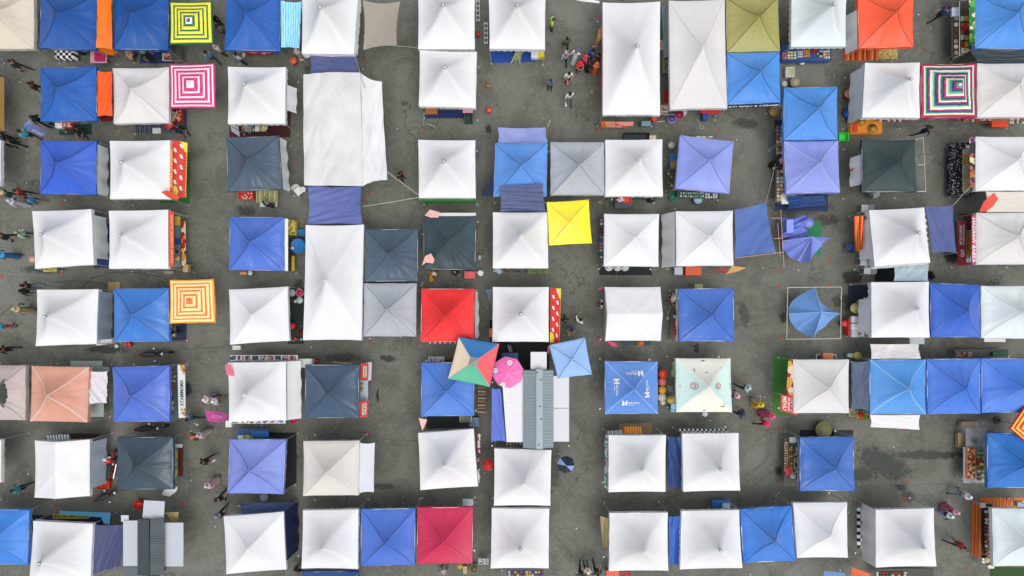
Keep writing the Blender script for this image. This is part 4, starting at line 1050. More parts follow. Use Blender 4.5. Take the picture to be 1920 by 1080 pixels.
TM, posM, CM, canoM = tent('pop', [(1267, 672), (1370, 672), (1373, 773), (1268, 773)], 'f0eed8', 'cream and mint green canopy tent with two red ring emblems', mats=[fabric('f0ecd8', .5), fabric('cfe9e0', .5)], facets=dict(T=0, B=0, L=1, R=1), seam='none', wr=.15, amp=.01)
tent('pop', [(1487, 674), (1592, 674), (1592, 775), (1488, 775)], 'dedcd8', 'off-white canopy tent beside the green turf mat', seam='c8c6c2', amp=.01)
tent('pop', [(1631, 674), (1736, 674), (1736, 777), (1631, 777)], '4f95dc', 'light blue canopy tent with pale hip seams and white flaps above and below', seam='a9d0f2')
tent('pop', [(1738, 673), (1839, 672), (1839, 776), (1739, 777)], '4b7cd8', 'blue canopy tent in the middle of three joined blue tents', seam='2f559e')
tent('pop', [(1841, 672), (1945, 672), (1945, 774), (1841, 774)], '4a80de', 'blue canopy tent at the right edge above the red and yellow umbrella', seam='3565b4')
# ------------------------------------------------------------------ row 7
tent('gablev', [(65, 826), (168, 824), (168, 930), (65, 933)], 'e9e9ee', 'white ridge-roofed tent with a pale blue side wall and an orange crate', dh=.55, amp=.01, walls=[('R', .7, 'b9c4d4', .05, .88, .06)])
tent('pop', [(220, 820), (324, 819), (324, 918), (219, 918)], '3c4d59', 'dark grey canopy tent between the parked motorcycles', rough=.32, wr=.5, seam='2c383f')
tent('pop', [(430, 824), (536, 824), (531, 927), (426, 925)], '8090d8', 'periwinkle canopy tent over a black mat', seam='4a58a0')
tent('pop', [(569, 827), (674, 826), (672, 929), (568, 930)], 'd8d4cc', 'beige-white canopy tent with a white panel on its right', seam='c6c2bb', amp=.008, cat='tent')
tent('pav', [(784, 812), (888, 804), (896, 912), (788, 919)], 'white', 'white pavilion turned slightly askew above the crimson tent', scal=False, cap='white')
tent('pav', [(927, 841), (1034, 844), (1032, 948), (926, 948)], 'white', 'white pavilion right below the grey zinc kiosk', cap=False, scal=False)
tent('pav', [(1141, 816), (1249, 816), (1248, 922), (1141, 923)], 'white', 'white pavilion left of the hanging navy sheet, seventh row', cap='white')
tent('pav', [(1279, 813), (1385, 812), (1388, 920), (1281, 922)], 'white', 'white pavilion below the black and white chequered strip', cap=True, scal=False)
tent('pop', [(1500, 820), (1601, 819), (1603, 921), (1500, 921)], '3e6fc0', 'blue canopy tent with a vegetable stall on its left side', rough=.32, wr=.5)
tent('pop', [(1852, 812), (1950, 812), (1950, 915), (1852, 915)], '2f74c4', 'blue canopy tent beside the food display and grill at the right edge')
# ------------------------------------------------------------------ row 8
tent('pop', [(-52, 955), (54, 956), (52, 1059), (-52, 1060)], '4586dc', 'blue canopy tent in the bottom left corner', seam='2c5cae')
tent('pav', [(62, 977), (174, 982), (170, 1092), (54, 1090)], 'e6eef2', 'white pavilion joined to a dark slate tarpaulin in the bottom row', scal=False)
tent('pop', [(419, 968), (532, 959), (537, 1068), (424, 1077)], 'white', 'white canopy tent with navy back walls above and to its right', seam='e2e2e6', amp=.01, walls=[('R', .3, '22305a', 0, .85, .12)])
tent('pav', [(568, 957), (672, 955), (671, 1067), (565, 1066)], 'white', 'white pavilion joined to the blue and crimson tents', scal=True, cap=False)
tent('pop', [(676, 955), (779, 953), (778, 1060), (676, 1062)], '4a72cc', 'blue canopy tent between the white pavilion and the crimson tent')
tent('pop', [(782, 952), (887, 951), (886, 1057), (781, 1058)], 'crimson', 'crimson canopy tent in the bottom row', seam='9c2440')
tent('pav', [(922, 953), (1030, 954), (1029, 1066), (920, 1066)], 'white', 'white pavilion in the bottom row directly below another white pavilion', cap=True, scal=False)
tent('pav', [(1143, 962), (1252, 961), (1253, 1070), (1142, 1071)], 'white', 'white pavilion beside the rolled bamboo blind in the bottom row', scal=False, cap=False)
tent('pav', [(1278, 958), (1386, 956), (1392, 1065), (1275, 1068)], 'white', 'white pavilion left of the blue tent in the bottom row', cap=True)
tent('pop', [(1388, 955), (1484, 948), (1492, 1052), (1394, 1056)], '3a7cd2', 'blue canopy tent between two white tents in the bottom row', wr=.5)
tent('pop', [(1487, 943), (1589, 942), (1590, 1046), (1494, 1046)], 'white', 'white canopy tent right of the blue tent in the bottom row', seam='dcdcde', amp=.01)
tent('pav', [(1642, 956), (1751, 953), (1756, 1062), (1642, 1064)], 'white', 'white pavilion beside the chequered floor mat', walls=[('L', .9, 'white', .0, 1, .06)], cap='white')
tent('pop', [(1860, 953), (1945, 953), (1945, 1062), (1862, 1062)], 'dde6ea', 'pale white canopy tent surrounded by orange striped mats', seam='c6d0d4')
# a few roofs that only just enter the frame
tent('pop', Q(-104, 128, -14, 236), 'off', 'off-white tent at the left edge behind a woven straw panel')
tent('pop', Q(-104, 262, 1, 348), 'white', 'white tent sliver at the left edge, third row')
tent('pop', Q(-104, 824, 2, 905), 'f3e6e0', 'white tent sliver with red side at the left edge, seventh row')
tent('pop', Q(566, 1072, 672, 1175), '2c4f8c', 'dark blue tent peeping in at the bottom edge below a white pavilion')

# ------------------------------------------------------------------ logos on two canopies
def on_roof(pos, fn_pts, m, parent, name, off=.012):
    """small flat shape following a roof panel; fn_pts in roof coordinates (a, b) from -1 to 1"""
    mb = MB(); n = len(fn_pts)
    V = [pos(a, b) + Vector((0, 0, off)) for a, b in fn_pts]
    mb.add(V, [tuple(range(n))]); return mb.build(name, m, parent)
LOGO = paint('f2f6fa', .5)
def roof_logo(cx, cy, ang, s):
    def tr(p):
        a = R(ang); x, y = p[0] * s, p[1] * s
        return (cx + x * math.cos(a) - y * math.sin(a), cy + x * math.sin(a) + y * math.cos(a))
    em = [[(-1.05, -.28), (-.93, -.28), (-.80, .02), (-.80, .30), (-1.05, .30)], [(-.78, .02), (-.62, -.28), (-.50, -.28), (-.50, .30), (-.62, .30)]]
    for e in em: on_roof(posB, [tr(p) for p in e], LOGO, canoB, 'logo')
    def q(x, y): return posB(*tr((x, y)))
    text_quad('MIKADO', q(-.40, -.16), q(.75, -.16), q(.75, .08), q(-.40, .08), LOGO, canoB, off=.03)
    text_quad('niaga', q(-.40, .14), q(.2, .14), q(.2, .27), q(-.40, .27), LOGO, canoB, off=.03)
roof_logo(0, .56, 0, .36); roof_logo(0.04, -.56, 180, .36); roof_logo(-.58, .02, 90, .36); roof_logo(.56, -.03, -90, .36)
RING = paint('c86a74', .5)
for sx, cx in ((-1, -.42), (1, .44)):
    mb = MB(); n = 40
    for r0, r1 in ((.115, .135), (.085, .095)):
        vs = []; o_ = len(mb.v)
        for i in range(n):
            t = 2 * math.pi * i / n
            vs.append(posM(cx + r0 * math.cos(t), r0 * math.sin(t)) + Vector((0, 0, .012))); vs.append(posM(cx + r1 * math.cos(t), r1 * math.sin(t)) + Vector((0, 0, .012)))
        mb.add(vs, [(2 * i, 2 * i + 1, (2 * i + 3) % (2 * n), (2 * i + 2) % (2 * n)) for i in range(n)])
    mb.build('emblem_ring', RING, canoM)
    for (dx, dy, w_, h_) in ((0, -.04, .05, .016), (0, .04, .05, .016), (-.04 * sx, 0, .014, .05)):
        on_roof(posM, [(cx + dx - w_, dy - h_), (cx + dx + w_, dy - h_), (cx + dx + w_, dy + h_), (cx + dx - w_, dy + h_)], RING, canoM, 'emblem_stroke')
for (a, b, w_, h_) in ((-.02, -.93, .06, .018), (.0, .95, .05, .018), (-.38, -.58, .015, .06), (.05, -.50, .05, .012), (.59, -.66, .015, .015), (.96, -.35, .01, .012), (.965, .02, .012, .12), (.68, .72, .012, .07), (.62, .78, .06, .014), (-.88, .02, .012, .03)):
    on_roof(posM, [(a - w_, b - h_), (a + w_, b - h_), (a + w_, b + h_), (a - w_, b + h_)], paint('4d5348', .7), canoM, 'repair_patch', .010)

# ------------------------------------------------------------------ umbrellas
Y, G_ = 'f4ea46', '2f6b4c'
umbrella(0, 0, [(318, 3), (397, 2), (400, 82), (318, 83)], 2.3, [stops_mat('ring_yg', [(0, '3a3f78'), (.08, 'f4f4ea'), (.16, G_), (.26, Y), (.38, G_), (.46, Y), (.57, G_), (.64, Y), (.74, G_), (.82, Y), (.94, G_)], 'ring')], 'square market umbrella in yellow and green square rings', col=Y)
PK = 'd83c7e'; W = 'fbeef4'
umbrella(0, 0, [(318, 121), (402, 119), (404, 202), (319, 202)], 2.3, [stops_mat('ring_pk', [(0, W), (.17, PK), (.31, W), (.38, PK), (.51, W), (.58, PK), (.70, W), (.78, PK), (.88, W), (.94, PK)], 'ring')], 'square market umbrella in pink and white square rings', col=PK)
OR = 'ee7a34'; C_ = 'fbe8a4'
umbrella(0, 0, [(318, 525), (400, 523), (404, 605), (318, 607)], 2.3, [stops_mat('ring_or', [(0, OR), (.14, C_), (.24, OR), (.32, C_), (.44, OR), (.51, C_), (.60, OR), (.68, C_), (.78, OR), (.84, C_), (.93, 'f6a03c')], 'ring')], 'square market umbrella in orange and cream square rings', col=OR)
umbrella(0, 0, [(1922, 762), (1966, 794), (1938, 842), (1894, 803)], 2.4, [stops_mat('ring_ry', [(0, C_), (.2, 'd8342c'), (.35, 'f6d44c'), (.5, 'd8342c'), (.62, 'f6d44c'), (.74, 'd8342c'), (.86, 'f6d44c'), (.94, 'd8342c')], 'ring')], 'square red and yellow umbrella at the right edge, turned on its corner', col='e0442c')
umbrella(0, 0, [(1025, 379), (1104, 374), (1110, 456), (1030, 460)], 2.35, [fabric('fae628', .5, .08, .3)], 'plain yellow square umbrella beside the white pavilion', col='fae628', seam='e2ca20')
umbrella(0, 0, [(1030, 647), (1097, 633), (1110, 702), (1046, 710)], 2.4, [fabric('8eb4e6', .5, .1, .3)], 'pale blue square umbrella with dark cross seams beside the kiosk', col='8eb4e6', seam='46608c')
umbrella(0, 0, [(860, 632), (936, 645), (918, 726), (840, 710)], 2.75, [fabric('3172ae', .45), fabric('ea5a62', .45), fabric('58b690', .45), fabric('dccab0', .45), fabric('8c9490', .45)], 'square umbrella with blue, red, green and cream panels', facets=dict(T=0, R=1, B=2, L=3, cap=.24, capi=4), col='3172ae')
round_umbrella(952, 698, 30, 2.45, ['f272b4'], 'pink round umbrella with white round badges beside the four-coloured one', marks=[(956, 680, 5.2, 'f4eef2', '6a6a72'), (929, 695, 5.2, 'f4eef2', '6a6a72'), (943, 721, 5.2, 'f4eef2', '6a6a72')], handle=False, rot=10)
round_umbrella(1061, 871, 16.5, 1.95, ['22303c', '2b3a4a', '8ea6d4', '22303c'], 'small dark blue hand umbrella with pale segments right of the zinc kiosk', rot=40)
round_umbrella(916, 872, 12, 1.6, ['d8362c', 'c22c28'], 'small red hand umbrella between two white pavilions')

# ------------------------------------------------------------------ tarpaulins and sheets
tarp([(183, -14, 2.3), (210, -14, 2.3), (211, 94, 2.2), (181, 90, 2.25)], 'ff7414', 'upper orange cloth hung between two dark blue tents', 'cloth_sheet', 'cloth', sag=.15, amp=.06, fold=2)
board([(181, 88, 2.0), (211, 90, 2.0), (220, 99, 1.55), (213, 104, 1.4), (202, 103, 1.4), (187, 97, 1.6)], 'ff7414', 'loose orange flap hanging below the upper orange cloth', 'cloth_flap', 'cloth')
tarp([(183, 133, 2.2), (211, 134, 2.2), (211, 218, 2.2), (183, 218, 2.2)], 'ff5a1c', 'lower orange cloth strung between a blue and an off-white tent', 'cloth_sheet', 'cloth', sag=.12, amp=.06)
tarp([(527, 1, 2.25), (566, 3, 2.25), (562, 91, 2.2), (527, 89, 2.2)], 'white', 'pale blue striped cloth strung beside the blue tent', 'cloth_sheet', 'cloth', sag=.2, amp=.07, m=stops_mat('stripe_blue', [(0, '9adcf2'), (.3, '6cc2e6'), (.45, 'b4e6f4'), (.7, '5cb8e4'), (.85, 'a6e0f2')], 'u', rep=4))
tarp([(680, 0, 2.3), (751, 2, 2.5), (744, 86, 2.4), (681, 94, 2.1)], '9e9689', 'taupe shade sail with scooped edges', 'shade_sail', 'shade sail', sag=.2, amp=.02, conc=.05, rough=.8)
tarp([(581, 101, 1.95), (670, 101, 1.95), (672, 140, 2.0), (582, 139, 2.0)], '4c5684', 'dusty navy tarpaulin between the white pavilion and the big draped sheet', sag=.12, amp=.09)
Tb = thing('canopy_tent', P(645, 245), 'very large white draped sheet tent with a side flap, tied down by ropes', 'tent')
tarp([(569, 140, 2.25), (676, 137, 2.3), (680, 349, 2.3), (571, 348, 2.25)], 'ecedec', '', parent=Tb, name='canopy', sag=-.30, amp=.10, n=60, conc=-.004, m=fabric('dededc', .65, .45, .9), fold=1.9)
tarp([(676, 137, 2.29), (716, 153, 1.95), (727, 338, 1.95), (680, 349, 2.29)], 'ecedec', '', parent=Tb, name='side_flap', sag=.10, amp=.10, n=40, m=fabric('e2e3e2', .65, .35, .9), conc=.02)
for (x, y) in ((573, 143), (674, 141), (677, 346), (575, 345)):
    lb = MB(); q = P(x, y, 2.15); lb.bar((q.x, q.y, 0), (q.x, q.y, 2.2), .02); lb.build('leg', METAL, Tb)
fb = MB(); frame_bars(fb, [P(573, 143, 2.2), P(674, 141, 2.2), P(677, 346, 2.2), P(575, 345, 2.2)], 2.2); fb.build('frame', METAL, Tb)
tarp([(577, 348, 2.1), (678, 349, 2.1), (680, 421, 2.1), (577, 421, 2.1)], '5a66a4', 'dusty blue tarpaulin below the big draped sheet', sag=.18, amp=.08, conc=.03, n=32)
tarp([(933, 239, 2.0), (1024, 239, 2.05), (1027, 268, 2.0), (934, 268, 1.95)], '8894c8', 'lavender tarpaulin strip above the light blue tent', sag=.25, amp=.05)
tarp([(937, 349, 2.45), (1018, 344, 2.55), (1023, 398, 2.3), (938, 397, 2.3)], '515c82', 'slate tarpaulin lying over the edge of the light blue tent', sag=.05, amp=.08)
tarp([(903, 368, .25), (927, 318, 1.9), (928, 368, 1.9), (925, 368, .9)], '48567a', 'slate tarpaulin hanging beside the light blue tent', sag=.02, amp=.05)
tarp([(1377, 393, 2.1), (1436, 379, 2.5), (1453, 473, 2.3), (1378, 484, 2.1)], '4f6cac', 'slate blue tarpaulin stretched on poles beside the white tent with the bulging wall', sag=.08, amp=.05, poles=[1, 2], conc=.02)
tarp([(1735, 387, 1.95), (1786, 385, 2.15), (1793, 474, 2.1), (1748, 474, 1.95)], '505d90', 'dusty navy tarpaulin right of the pavilion with torn skirts', sag=.1, amp=.05, poles=[1, 2])
tarp([(1676, 499, 1.6), (1742, 496, 1.7), (1740, 527, 1.9), (1676, 527, 1.9)], 'a4b8c0', 'grey-blue cloth bridging the two white pavilions', sag=.1, amp=.06)
tarp([(1848, 359, 2.1), (1942, 359, 2.1), (1942, 398, 2.05), (1850, 398, 2.05)], 'd8d2c6', 'cream tarpaulin between the two right edge tents', sag=.08, amp=.02)
tarp([(1596, 678, 1.9), (1630, 676, 2.0), (1630, 770, 2.0), (1596, 768, 1.9)], '4e5c74', 'slate grey tarpaulin left of the light blue tent', sag=.12, amp=.04, poles=[0, 3])
tarp([(1631, 645, 1.6), (1722, 645, 1.6), (1727, 673, 2.0), (1633, 673, 2.0)], 'e6e0e0', 'white flap above the light blue tent', 'cloth_flap', 'cloth', sag=.1, amp=.04, conc=.02)
tarp([(1631, 778, 2.0), (1725, 778, 2.0), (1724, 806, 1.55), (1632, 801, 1.6)], 'e8e4e4', 'white flap below the light blue tent', 'cloth_flap', 'cloth', sag=.05, amp=.03)
tarp([(674, 830, 1.9), (703, 830, 1.85), (701, 923, 1.85), (672, 925, 1.9)], 'd6d6de', 'white panel sheet along the right side of the beige-white tent', 'cloth_sheet', 'cloth', sag=.04, amp=.02)
tarp([(168, 696, 1.9), (203, 696, 1.7), (201, 756, 1.7), (168, 758, 1.9)], 'dcd6da', 'wrinkled white cloth beside the salmon tent', 'cloth_sheet', 'cloth', sag=.05, amp=.09)
tarp([(176, 984, 2.0), (240, 983, 2.1), (226, 1062, 2.0), (173, 1078, 2.0)], '44496e', 'dark slate tarpaulin between a white pavilion and the light grey kiosk', sag=.08, amp=.03)
tarp([(1251, 818, 2.0), (1275, 818, 1.9), (1279, 918, 1.5), (1252, 914, 1.5)], '2c4880', 'navy sheet hanging between two white pavilions, seventh row', 'cloth_sheet', 'cloth', sag=.3, amp=.12)
tarp([(1253, 968, 2.0), (1275, 966, 1.9), (1275, 1062, 1.7), (1254, 1058, 1.8)], '3a6cc0', 'blue sheet hanging between two white pavilions in the bottom row', 'cloth_sheet', 'cloth', sag=.2, amp=.1)
tarp([(1815, 94, 1.95), (1940, 95, 1.95), (1940, 118, 2.0), (1832, 118, 2.0)], '38434a', 'dark grey tarpaulin below the top right blue tent', sag=.3, amp=.08)
tarp([(450, 943, 2.0), (553, 941, 1.9), (534, 958, 2.1), (452, 964, 2.1)], '1e2c50', 'dark navy cloth above the white tent in the bottom row', 'cloth_sheet', 'cloth', sag=.1, amp=.04)
tarp([(1475, 367, 1.2), (1545, 367, 1.3), (1550, 384, .6), (1478, 392, .4)], '2b4a86', 'blue sheet drooping below the lavender tent over the navy mat', 'cloth_sheet', 'cloth', sag=.05, amp=.10)
board([(822, 399, 2.0), (892, 399, 2.0), (893, 405, 2.05), (822, 405, 2.05)], 'd9dcd8', 'pale strip along the top of the dark tent with pink flags', 'cloth_strip', 'cloth')
board([(-6, 143, 2.0), (8, 146, 1.6), (8, 245, 1.6), (-6, 243, 2.0)], 'c8a060', 'woven straw panel at the left edge, second row', 'straw_panel', 'panel', m=stops_mat('straw', [(0, 'c8a464'), (.5, 'b08a4c')], 'v', rep=60))
board([(1108, -1, 2.2), (1124, 2, 2.2), (1124, 6, 2.2), (1080, 1, 2.2)], 'e4e2e6', 'thin white awning edge above the open walkway', 'awning_edge', 'cloth')

# collapsed frame tents
def collapsed(pts, apex, col, label, folds):
    V = [P(*p) for p in pts]; A = P(*apex); org = Vector((A.x, A.y, 0)); T = thing('collapsed_canopy', org, label, 'tent')
    mb = MB(); n = len(V)
    for i in range(n):
        a, b = V[i], V[(i + 1) % n]; s_ = random.uniform(0, 50)
        def f(u, v, a=a, b=b, s_=s_):
            e = a.lerp(b, u); q = A.lerp(e, max(v, .001)); q.z += -.25 * math.sin(math.pi * u) * v * (1 if folds else .3) + .06 * noise.noise(Vector((u * 3, v * 3, s_))) * math.sin(math.pi * u)
            return q
        mb.grid(f, 12, 12)
    mb.build('canopy', fabric(col, .4, .2, .5), T, True)
    rb = MB()
    for v in V[::2]: rb.path([A + Vector((0, 0, .015)), A.lerp(v, .5) + Vector((0, 0, .02)), v + Vector((0, 0, .01))], .014, 6)
    rb.build('rib', paint('a8c4e8', .5), T)
    return T
collapsed([(1467, 452, 1.2), (1490, 444, 1.3), (1523, 443, 1.9), (1558, 446, 1.7), (1540, 462, 1.2), (1519, 492, 1.7), (1495, 489, 1.0), (1475, 475, .9)], (1523, 444, 2.0), '8292e0', 'half collapsed periwinkle canopy lying among pipes', True)
tarp([(1463, 409, .8), (1512, 405, 1.0), (1514, 446, 1.0), (1463, 447, .8)], '7082d4', 'crumpled periwinkle cloth heap between the pipes and the round covered tub', 'cloth_heap', 'cloth', sag=-.45, amp=.22, fold=2.2, n=40, conc=.05)
board([(1475, 412, 1.45), (1488, 411, 1.5), (1488, 436, 1.5), (1475, 437, 1.45)], '8a9ae4', 'folded square of periwinkle cloth on top of the crumpled heap', 'folded_cloth', 'cloth', th=.08)
tub(1516, 418, 9, 1.0, .22, '7c8edc', 'round periwinkle cloth covered tub beside the collapsed canopy', 'covered_tub', 'tub', lid='8292de', handle=False)
T_ = collapsed([(1479, 588, 1.3), (1487, 563, 1.0), (1528, 539, 1.9), (1541, 569, 1.5), (1576, 588, 1.9), (1548, 612, 1.2), (1526, 633, 1.9), (1492, 616, 1.0)], (1541, 585, 2.2), '7aa8e4', 'blue star-shaped folded canopy standing inside a square pipe frame', True)
T_ = thing('pipe_frame', P(1527, 587), 'square white pipe frame around the folded blue canopy', 'frame')
for i, (a, b) in enumerate((((1477, 539, 2.0), (1578, 538, 2.0)), ((1578, 538, 2.0), (1576, 635, 2.0)), ((1576, 635, 2.0), (1475, 636, 2.0)), ((1475, 636, 2.0), (1477, 539, 2.0)))):
    b_ = MB(); b_.bar(P(*a), P(*b), .017); b_.build('rail', paint('cfc6b4', .5), T_); q = P(*a); b_ = MB(); b_.bar((q.x, q.y, 0), q, .017); b_.build('leg', paint('cfc6b4', .5), T_)
T_ = thing('pipe_frame', P(1727, 310), 'bare white pipe frame right of the dark green-grey tent', 'frame')
for a, b in (((1716, 262, 2.05), (1731, 258, 2.05)), ((1731, 258, 2.05), (1736, 359, 2.05)), ((1736, 359, 2.05), (1719, 359, 2.05)), ((1721, 309, 2.05), (1734, 309, 2.05))):
    b_ = MB(); b_.bar(P(*a), P(*b), .016); b_.build('rail', METAL, T_)
for x, y in ((1731, 258), (1736, 359)):
    b_ = MB(); q = P(x, y, 2.05); b_.bar((q.x, q.y, 0), q, .016); b_.build('leg', METAL, T_)
T_ = thing('pipe_frame', P(1466, 450), 'reddish pipe frame beside the slate blue tarpaulin', 'frame')
for a, b in (((1464, 394, 1.9), (1470, 500, 1.9)), ((1445, 409, 1.9), (1464, 409, 1.9)), ((1451, 447, 1.9), (1466, 447, 1.9)), ((1378, 484, 1.9), (1468, 473, 1.9)), ((1458, 418, 1.0), (1463, 480, 1.0))):
    b_ = MB(); b_.bar(P(*a), P(*b), .016); b_.build('rail', paint('d8a8a0', .5), T_)
for x, y in ((1464, 394), (1470, 500)):
    b_ = MB(); q = P(x, y, 1.9); b_.bar((q.x, q.y, 0), q, .016); b_.build('leg', paint('d8a8a0', .5), T_)
rope([(1456, 300, .9), (1436, 380, 2.5)], 'red and white rope from the slate blue tarpaulin up to the lavender stall', m=paint('d0b0ac', .7))
rope([(726, 322, 2.2), (785, 366, 2.1)], 'upper white rope tying the big draped sheet to the white pavilion', sag=.08)
rope([(681, 387, 2.2), (784, 370, 2.1)], 'lower white rope running from the dusty blue tarpaulin', sag=.08)
rope([(744, 86, 2.4), (785, 90, 2.2)], 'thin rope from the taupe shade sail to the white pavilion', r=.006)
rope([(664, 100, 2.3), (684, 165, 2.35)], 'pale strap lying over the upper corner of the big draped sheet', r=.016, m=paint('9ea0a4', .6))
rope([(1838, 330, 2.0), (1788, 384, 2.1)], 'rope from the navy tarpaulin to the white tent at the right', r=.010)
rope([(151, 541, .01), (170, 523, .01), (205, 512, .01), (240, 510, .01), (275, 514, .01), (305, 520, .01)], 'black cable curving over the asphalt above the white pavilion', r=.014, m=BLACK, name='cable', cat='cable')
rope([(100, 530, .01), (140, 526, .01), (180, 530, .01), (205, 537, .01)], 'short black cable lying on the asphalt left of the wooden board', r=.010, m=BLACK, name='cable', cat='cable')
rope([(0, 592, .01), (14, 580, .01), (24, 570, .01)], 'black cable at the left edge below the couple in black', r=.012, m=BLACK, name='cable', cat='cable')
rope([(1307, 224, .01), (1313, 231, .01), (1312, 240, .01), (1318, 242, .01), (1319, 237, .01), (1314, 236, .01)], 'thin pale cord coiled on the asphalt below the long off-white tent', r=.012, name='cord', cat='cord')
for (a, b, l) in (((795, 213, 2.0), (793, 238, .0), 'slanting white tent pole at the lower left of the blue mat'), ((760 + 160 / 3.857, 232, .1), (816, 238, .0), 'short dark rod on the ground below the blue mat'),
                  ((1027, 238, 2.1), (1031, 226, 2.3), 'short pole stub at the corner of the white pavilion above the lavender tarpaulin'),
                  ((583, 812, .1), (575, 822, 1.9), 'pale leaning pole at the upper left corner of the beige-white tent'), ((688, 811, .0), (675, 825, 1.9), 'pale leaning pole pointing at the red mark above the white panel sheet'),
                  ((1228, 799, .0), (1240, 812, 1.9), 'leaning pole right of the brown mat above the white pavilion'), ((1462, 931, .02), (1480, 944, 1.9), 'pole reaching left from the white tent in the bottom row'),
                  ((1786, 122, .05), (1832, 116, 1.9), 'bamboo pole under the off-white tent right of the multicoloured tent'), ((1348, 222, .02), (1360, 205, 1.9), 'wooden tent pole at the corner of the long off-white tent')):
    pole(a, b, l, m=paint('c9c3b0', .6))

# ------------------------------------------------------------------ awnings and banners
CH = paint('d6382c', .5)
def chicken_awning(quad, label, marks):
    T = board(quad, '', label, 'awning', 'awning', m=CH, th=.02, posts=[0], wav=.012)
    V = [P(*p) for p in quad]
    def q(u, v): return (V[0] * (1 - u) + V[1] * u) * (1 - v) + (V[3] * (1 - u) + V[2] * u) * v + Vector((0, 0, .026))
    def shape(pts, c, nm='print'):
        mb = MB(); mb.add([q(*p) for p in pts], [tuple(range(len(pts)))]); mb.build(nm, paint(c, .5), T)
    shape([(.42, .0), (1, .0), (1, .20), (.82, .16), (.70, .10), (.62, .02)], 'f6d638', 'yellow_patch'); shape([(0, .80), (.3, .82), (.45, .90), (.35, .99), (.0, .99)], 'f6d638', 'yellow_patch')
    for k, (u, v) in enumerate(marks):
        pts = [(-.5, -.3), (-.1, -.5), (.25, -.35), (.3, 0), (.5, .25), (.2, .5), (-.1, .35), (-.35, .1)]
        shape([(u + a * .26, v + b * .085) for a, b in pts], 'f6e2d6', 'bird_print')
    for k in range(24): shape([(.93, k / 24 + .004), (1.0, k / 24 + .004), (1.0, k / 24 + .026), (.93, k / 24 + .018)], 'f6d23c', 'edge_tooth')
    return T
T_ = chicken_awning([(323, 262, 1.95), (352, 268, 1.6), (349, 371, 1.6), (323, 368, 1.95)], 'red awning printed with pale birds and yellow patches, third row', [(.2 if k % 2 else .62, .08 + k * .095) for k in range(10)])
chicken_awning([(1032, 540, 1.95), (1052, 541, 1.6), (1049, 644, 1.6), (1031, 643, 1.95)], 'narrow red awning printed with pale birds, fifth row', [(.3 if k % 2 else .7, .06 + k * .1) for k in range(9)])
board([(318, 270, 2.15), (324, 270, 2.1), (324, 360, 2.1), (318, 360, 2.15)], 'e8542c', 'narrow orange lettered strip between the white pavilion and the bird-print awning', 'sign_strip', 'sign', texts=[('AYAM GUNTING', (.15, .9, .85, .1), 'f6c83c', 1)])
board([(302, 360, 2.6), (312, 357, 2.7), (337, 369, 2.3), (333, 376, 2.2), (315, 370, 2.3)], 'e04a2c', 'red and yellow feather flag lying over the corner of the white pavilion, third row', 'feather_flag', 'flag')
board([(316, 395, 2.2), (326, 398, 2.1), (326, 500, 2.1), (318, 499, 2.2)], 'dd3a26', 'red strip with orange letters on the right edge of the white pavilion, fourth row', 'sign_strip', 'sign', texts=[('JOHN CHEESE STEAK', (.2, .94, .8, .05), 'f4b458', 1)])
board([(340, 414, .95), (348, 415, .7), (349, 493, .7), (341, 503, .95)], 'c8342c', 'slanted red and yellow menu banner on the table front beside the orange plastic chair', 'banner', 'banner', m=stops_mat('menu1', [(0, 'b01c1c'), (.25, 'e8c84c'), (.5, 'f0e4c0'), (.7, 'c8242c'), (.9, 'e8a050')], 'noise', rep=4))
T_ = board([(333, 684, 2.0), (347, 685, 1.75), (348, 783, 1.75), (335, 784, 2.0)], 'dfe3e4', 'white lettered banner with food pictures beside the royal blue tent', 'banner', 'banner', texts=[('AYAMMAMA', (.2, .28, .75, .78), '33383c', 3)], posts=[1, 2])
for (y0, y1, c) in ((.0, .2, 'c89a4c'), (.82, 1.0, 'a88650')):
    V = [P(333, 684, 2.0), P(347, 685, 1.75), P(348, 783, 1.75), P(335, 784, 2.0)]
    def q(u, v): return (V[0] * (1 - u) + V[1] * u) * (1 - v) + (V[3] * (1 - u) + V[2] * u) * v + Vector((0, 0, .012))
    mb = MB(); mb.add([q(.3, y0), q(1, y0), q(1, y1), q(.45, (y0 + y1) / 2)], [(0, 1, 2, 3)]); mb.build('food_picture', stops_mat('food' + c, [(0, c), (.4, 'e6c684'), (.7, '7c5a30')], 'noise', rep=9), T_)
for (q4, l) in (([(677, 681, 1.5), (691, 682, 1.2), (690, 712, 1.2), (676, 712, 1.5)], 'upper red banner with a cream panel beside the blue-grey tent'), ([(674, 754, 1.5), (691, 750, 1.2), (689, 782, 1.2), (673, 784, 1.5)], 'lower red banner with a cream panel beside the blue-grey tent')):
    T_ = board(q4, 'd83a44', l, 'banner', 'banner', texts=[('NASI', (.40, .80, .74, .2), '6a5a44', 1)])
    V = [P(*p) for p in q4]
    def q(u, v): return (V[0] * (1 - u) + V[1] * u) * (1 - v) + (V[3] * (1 - u) + V[2] * u) * v + Vector((0, 0, .006))
    mb = MB(); mb.add([q(.34, .16), q(.8, .16), q(.8, .84), q(.34, .84)], [(0, 1, 2, 3)]); mb.build('cream_panel', paint('e6d8b4', .5), T_)
board([(690, 679, .9), (697, 679, .9), (696, 713, .9), (690, 713, .9)], 'c6ccd6', 'pale grey board beside the upper red banner', 'board', 'board')
T_ = board([(1478, 677, 1.95), (1487, 675, 2.05), (1487, 742, 2.05), (1474, 741, 1.8)], 'c42a2c', 'red banner with food pictures hanging from the off-white tent by the green turf', 'banner', 'banner', m=stops_mat('food_red', [(0, 'b8202c'), (.45, 'e8a84c'), (.7, '8c1c24'), (.85, 'f0dcc0')], 'noise', rep=3.2))
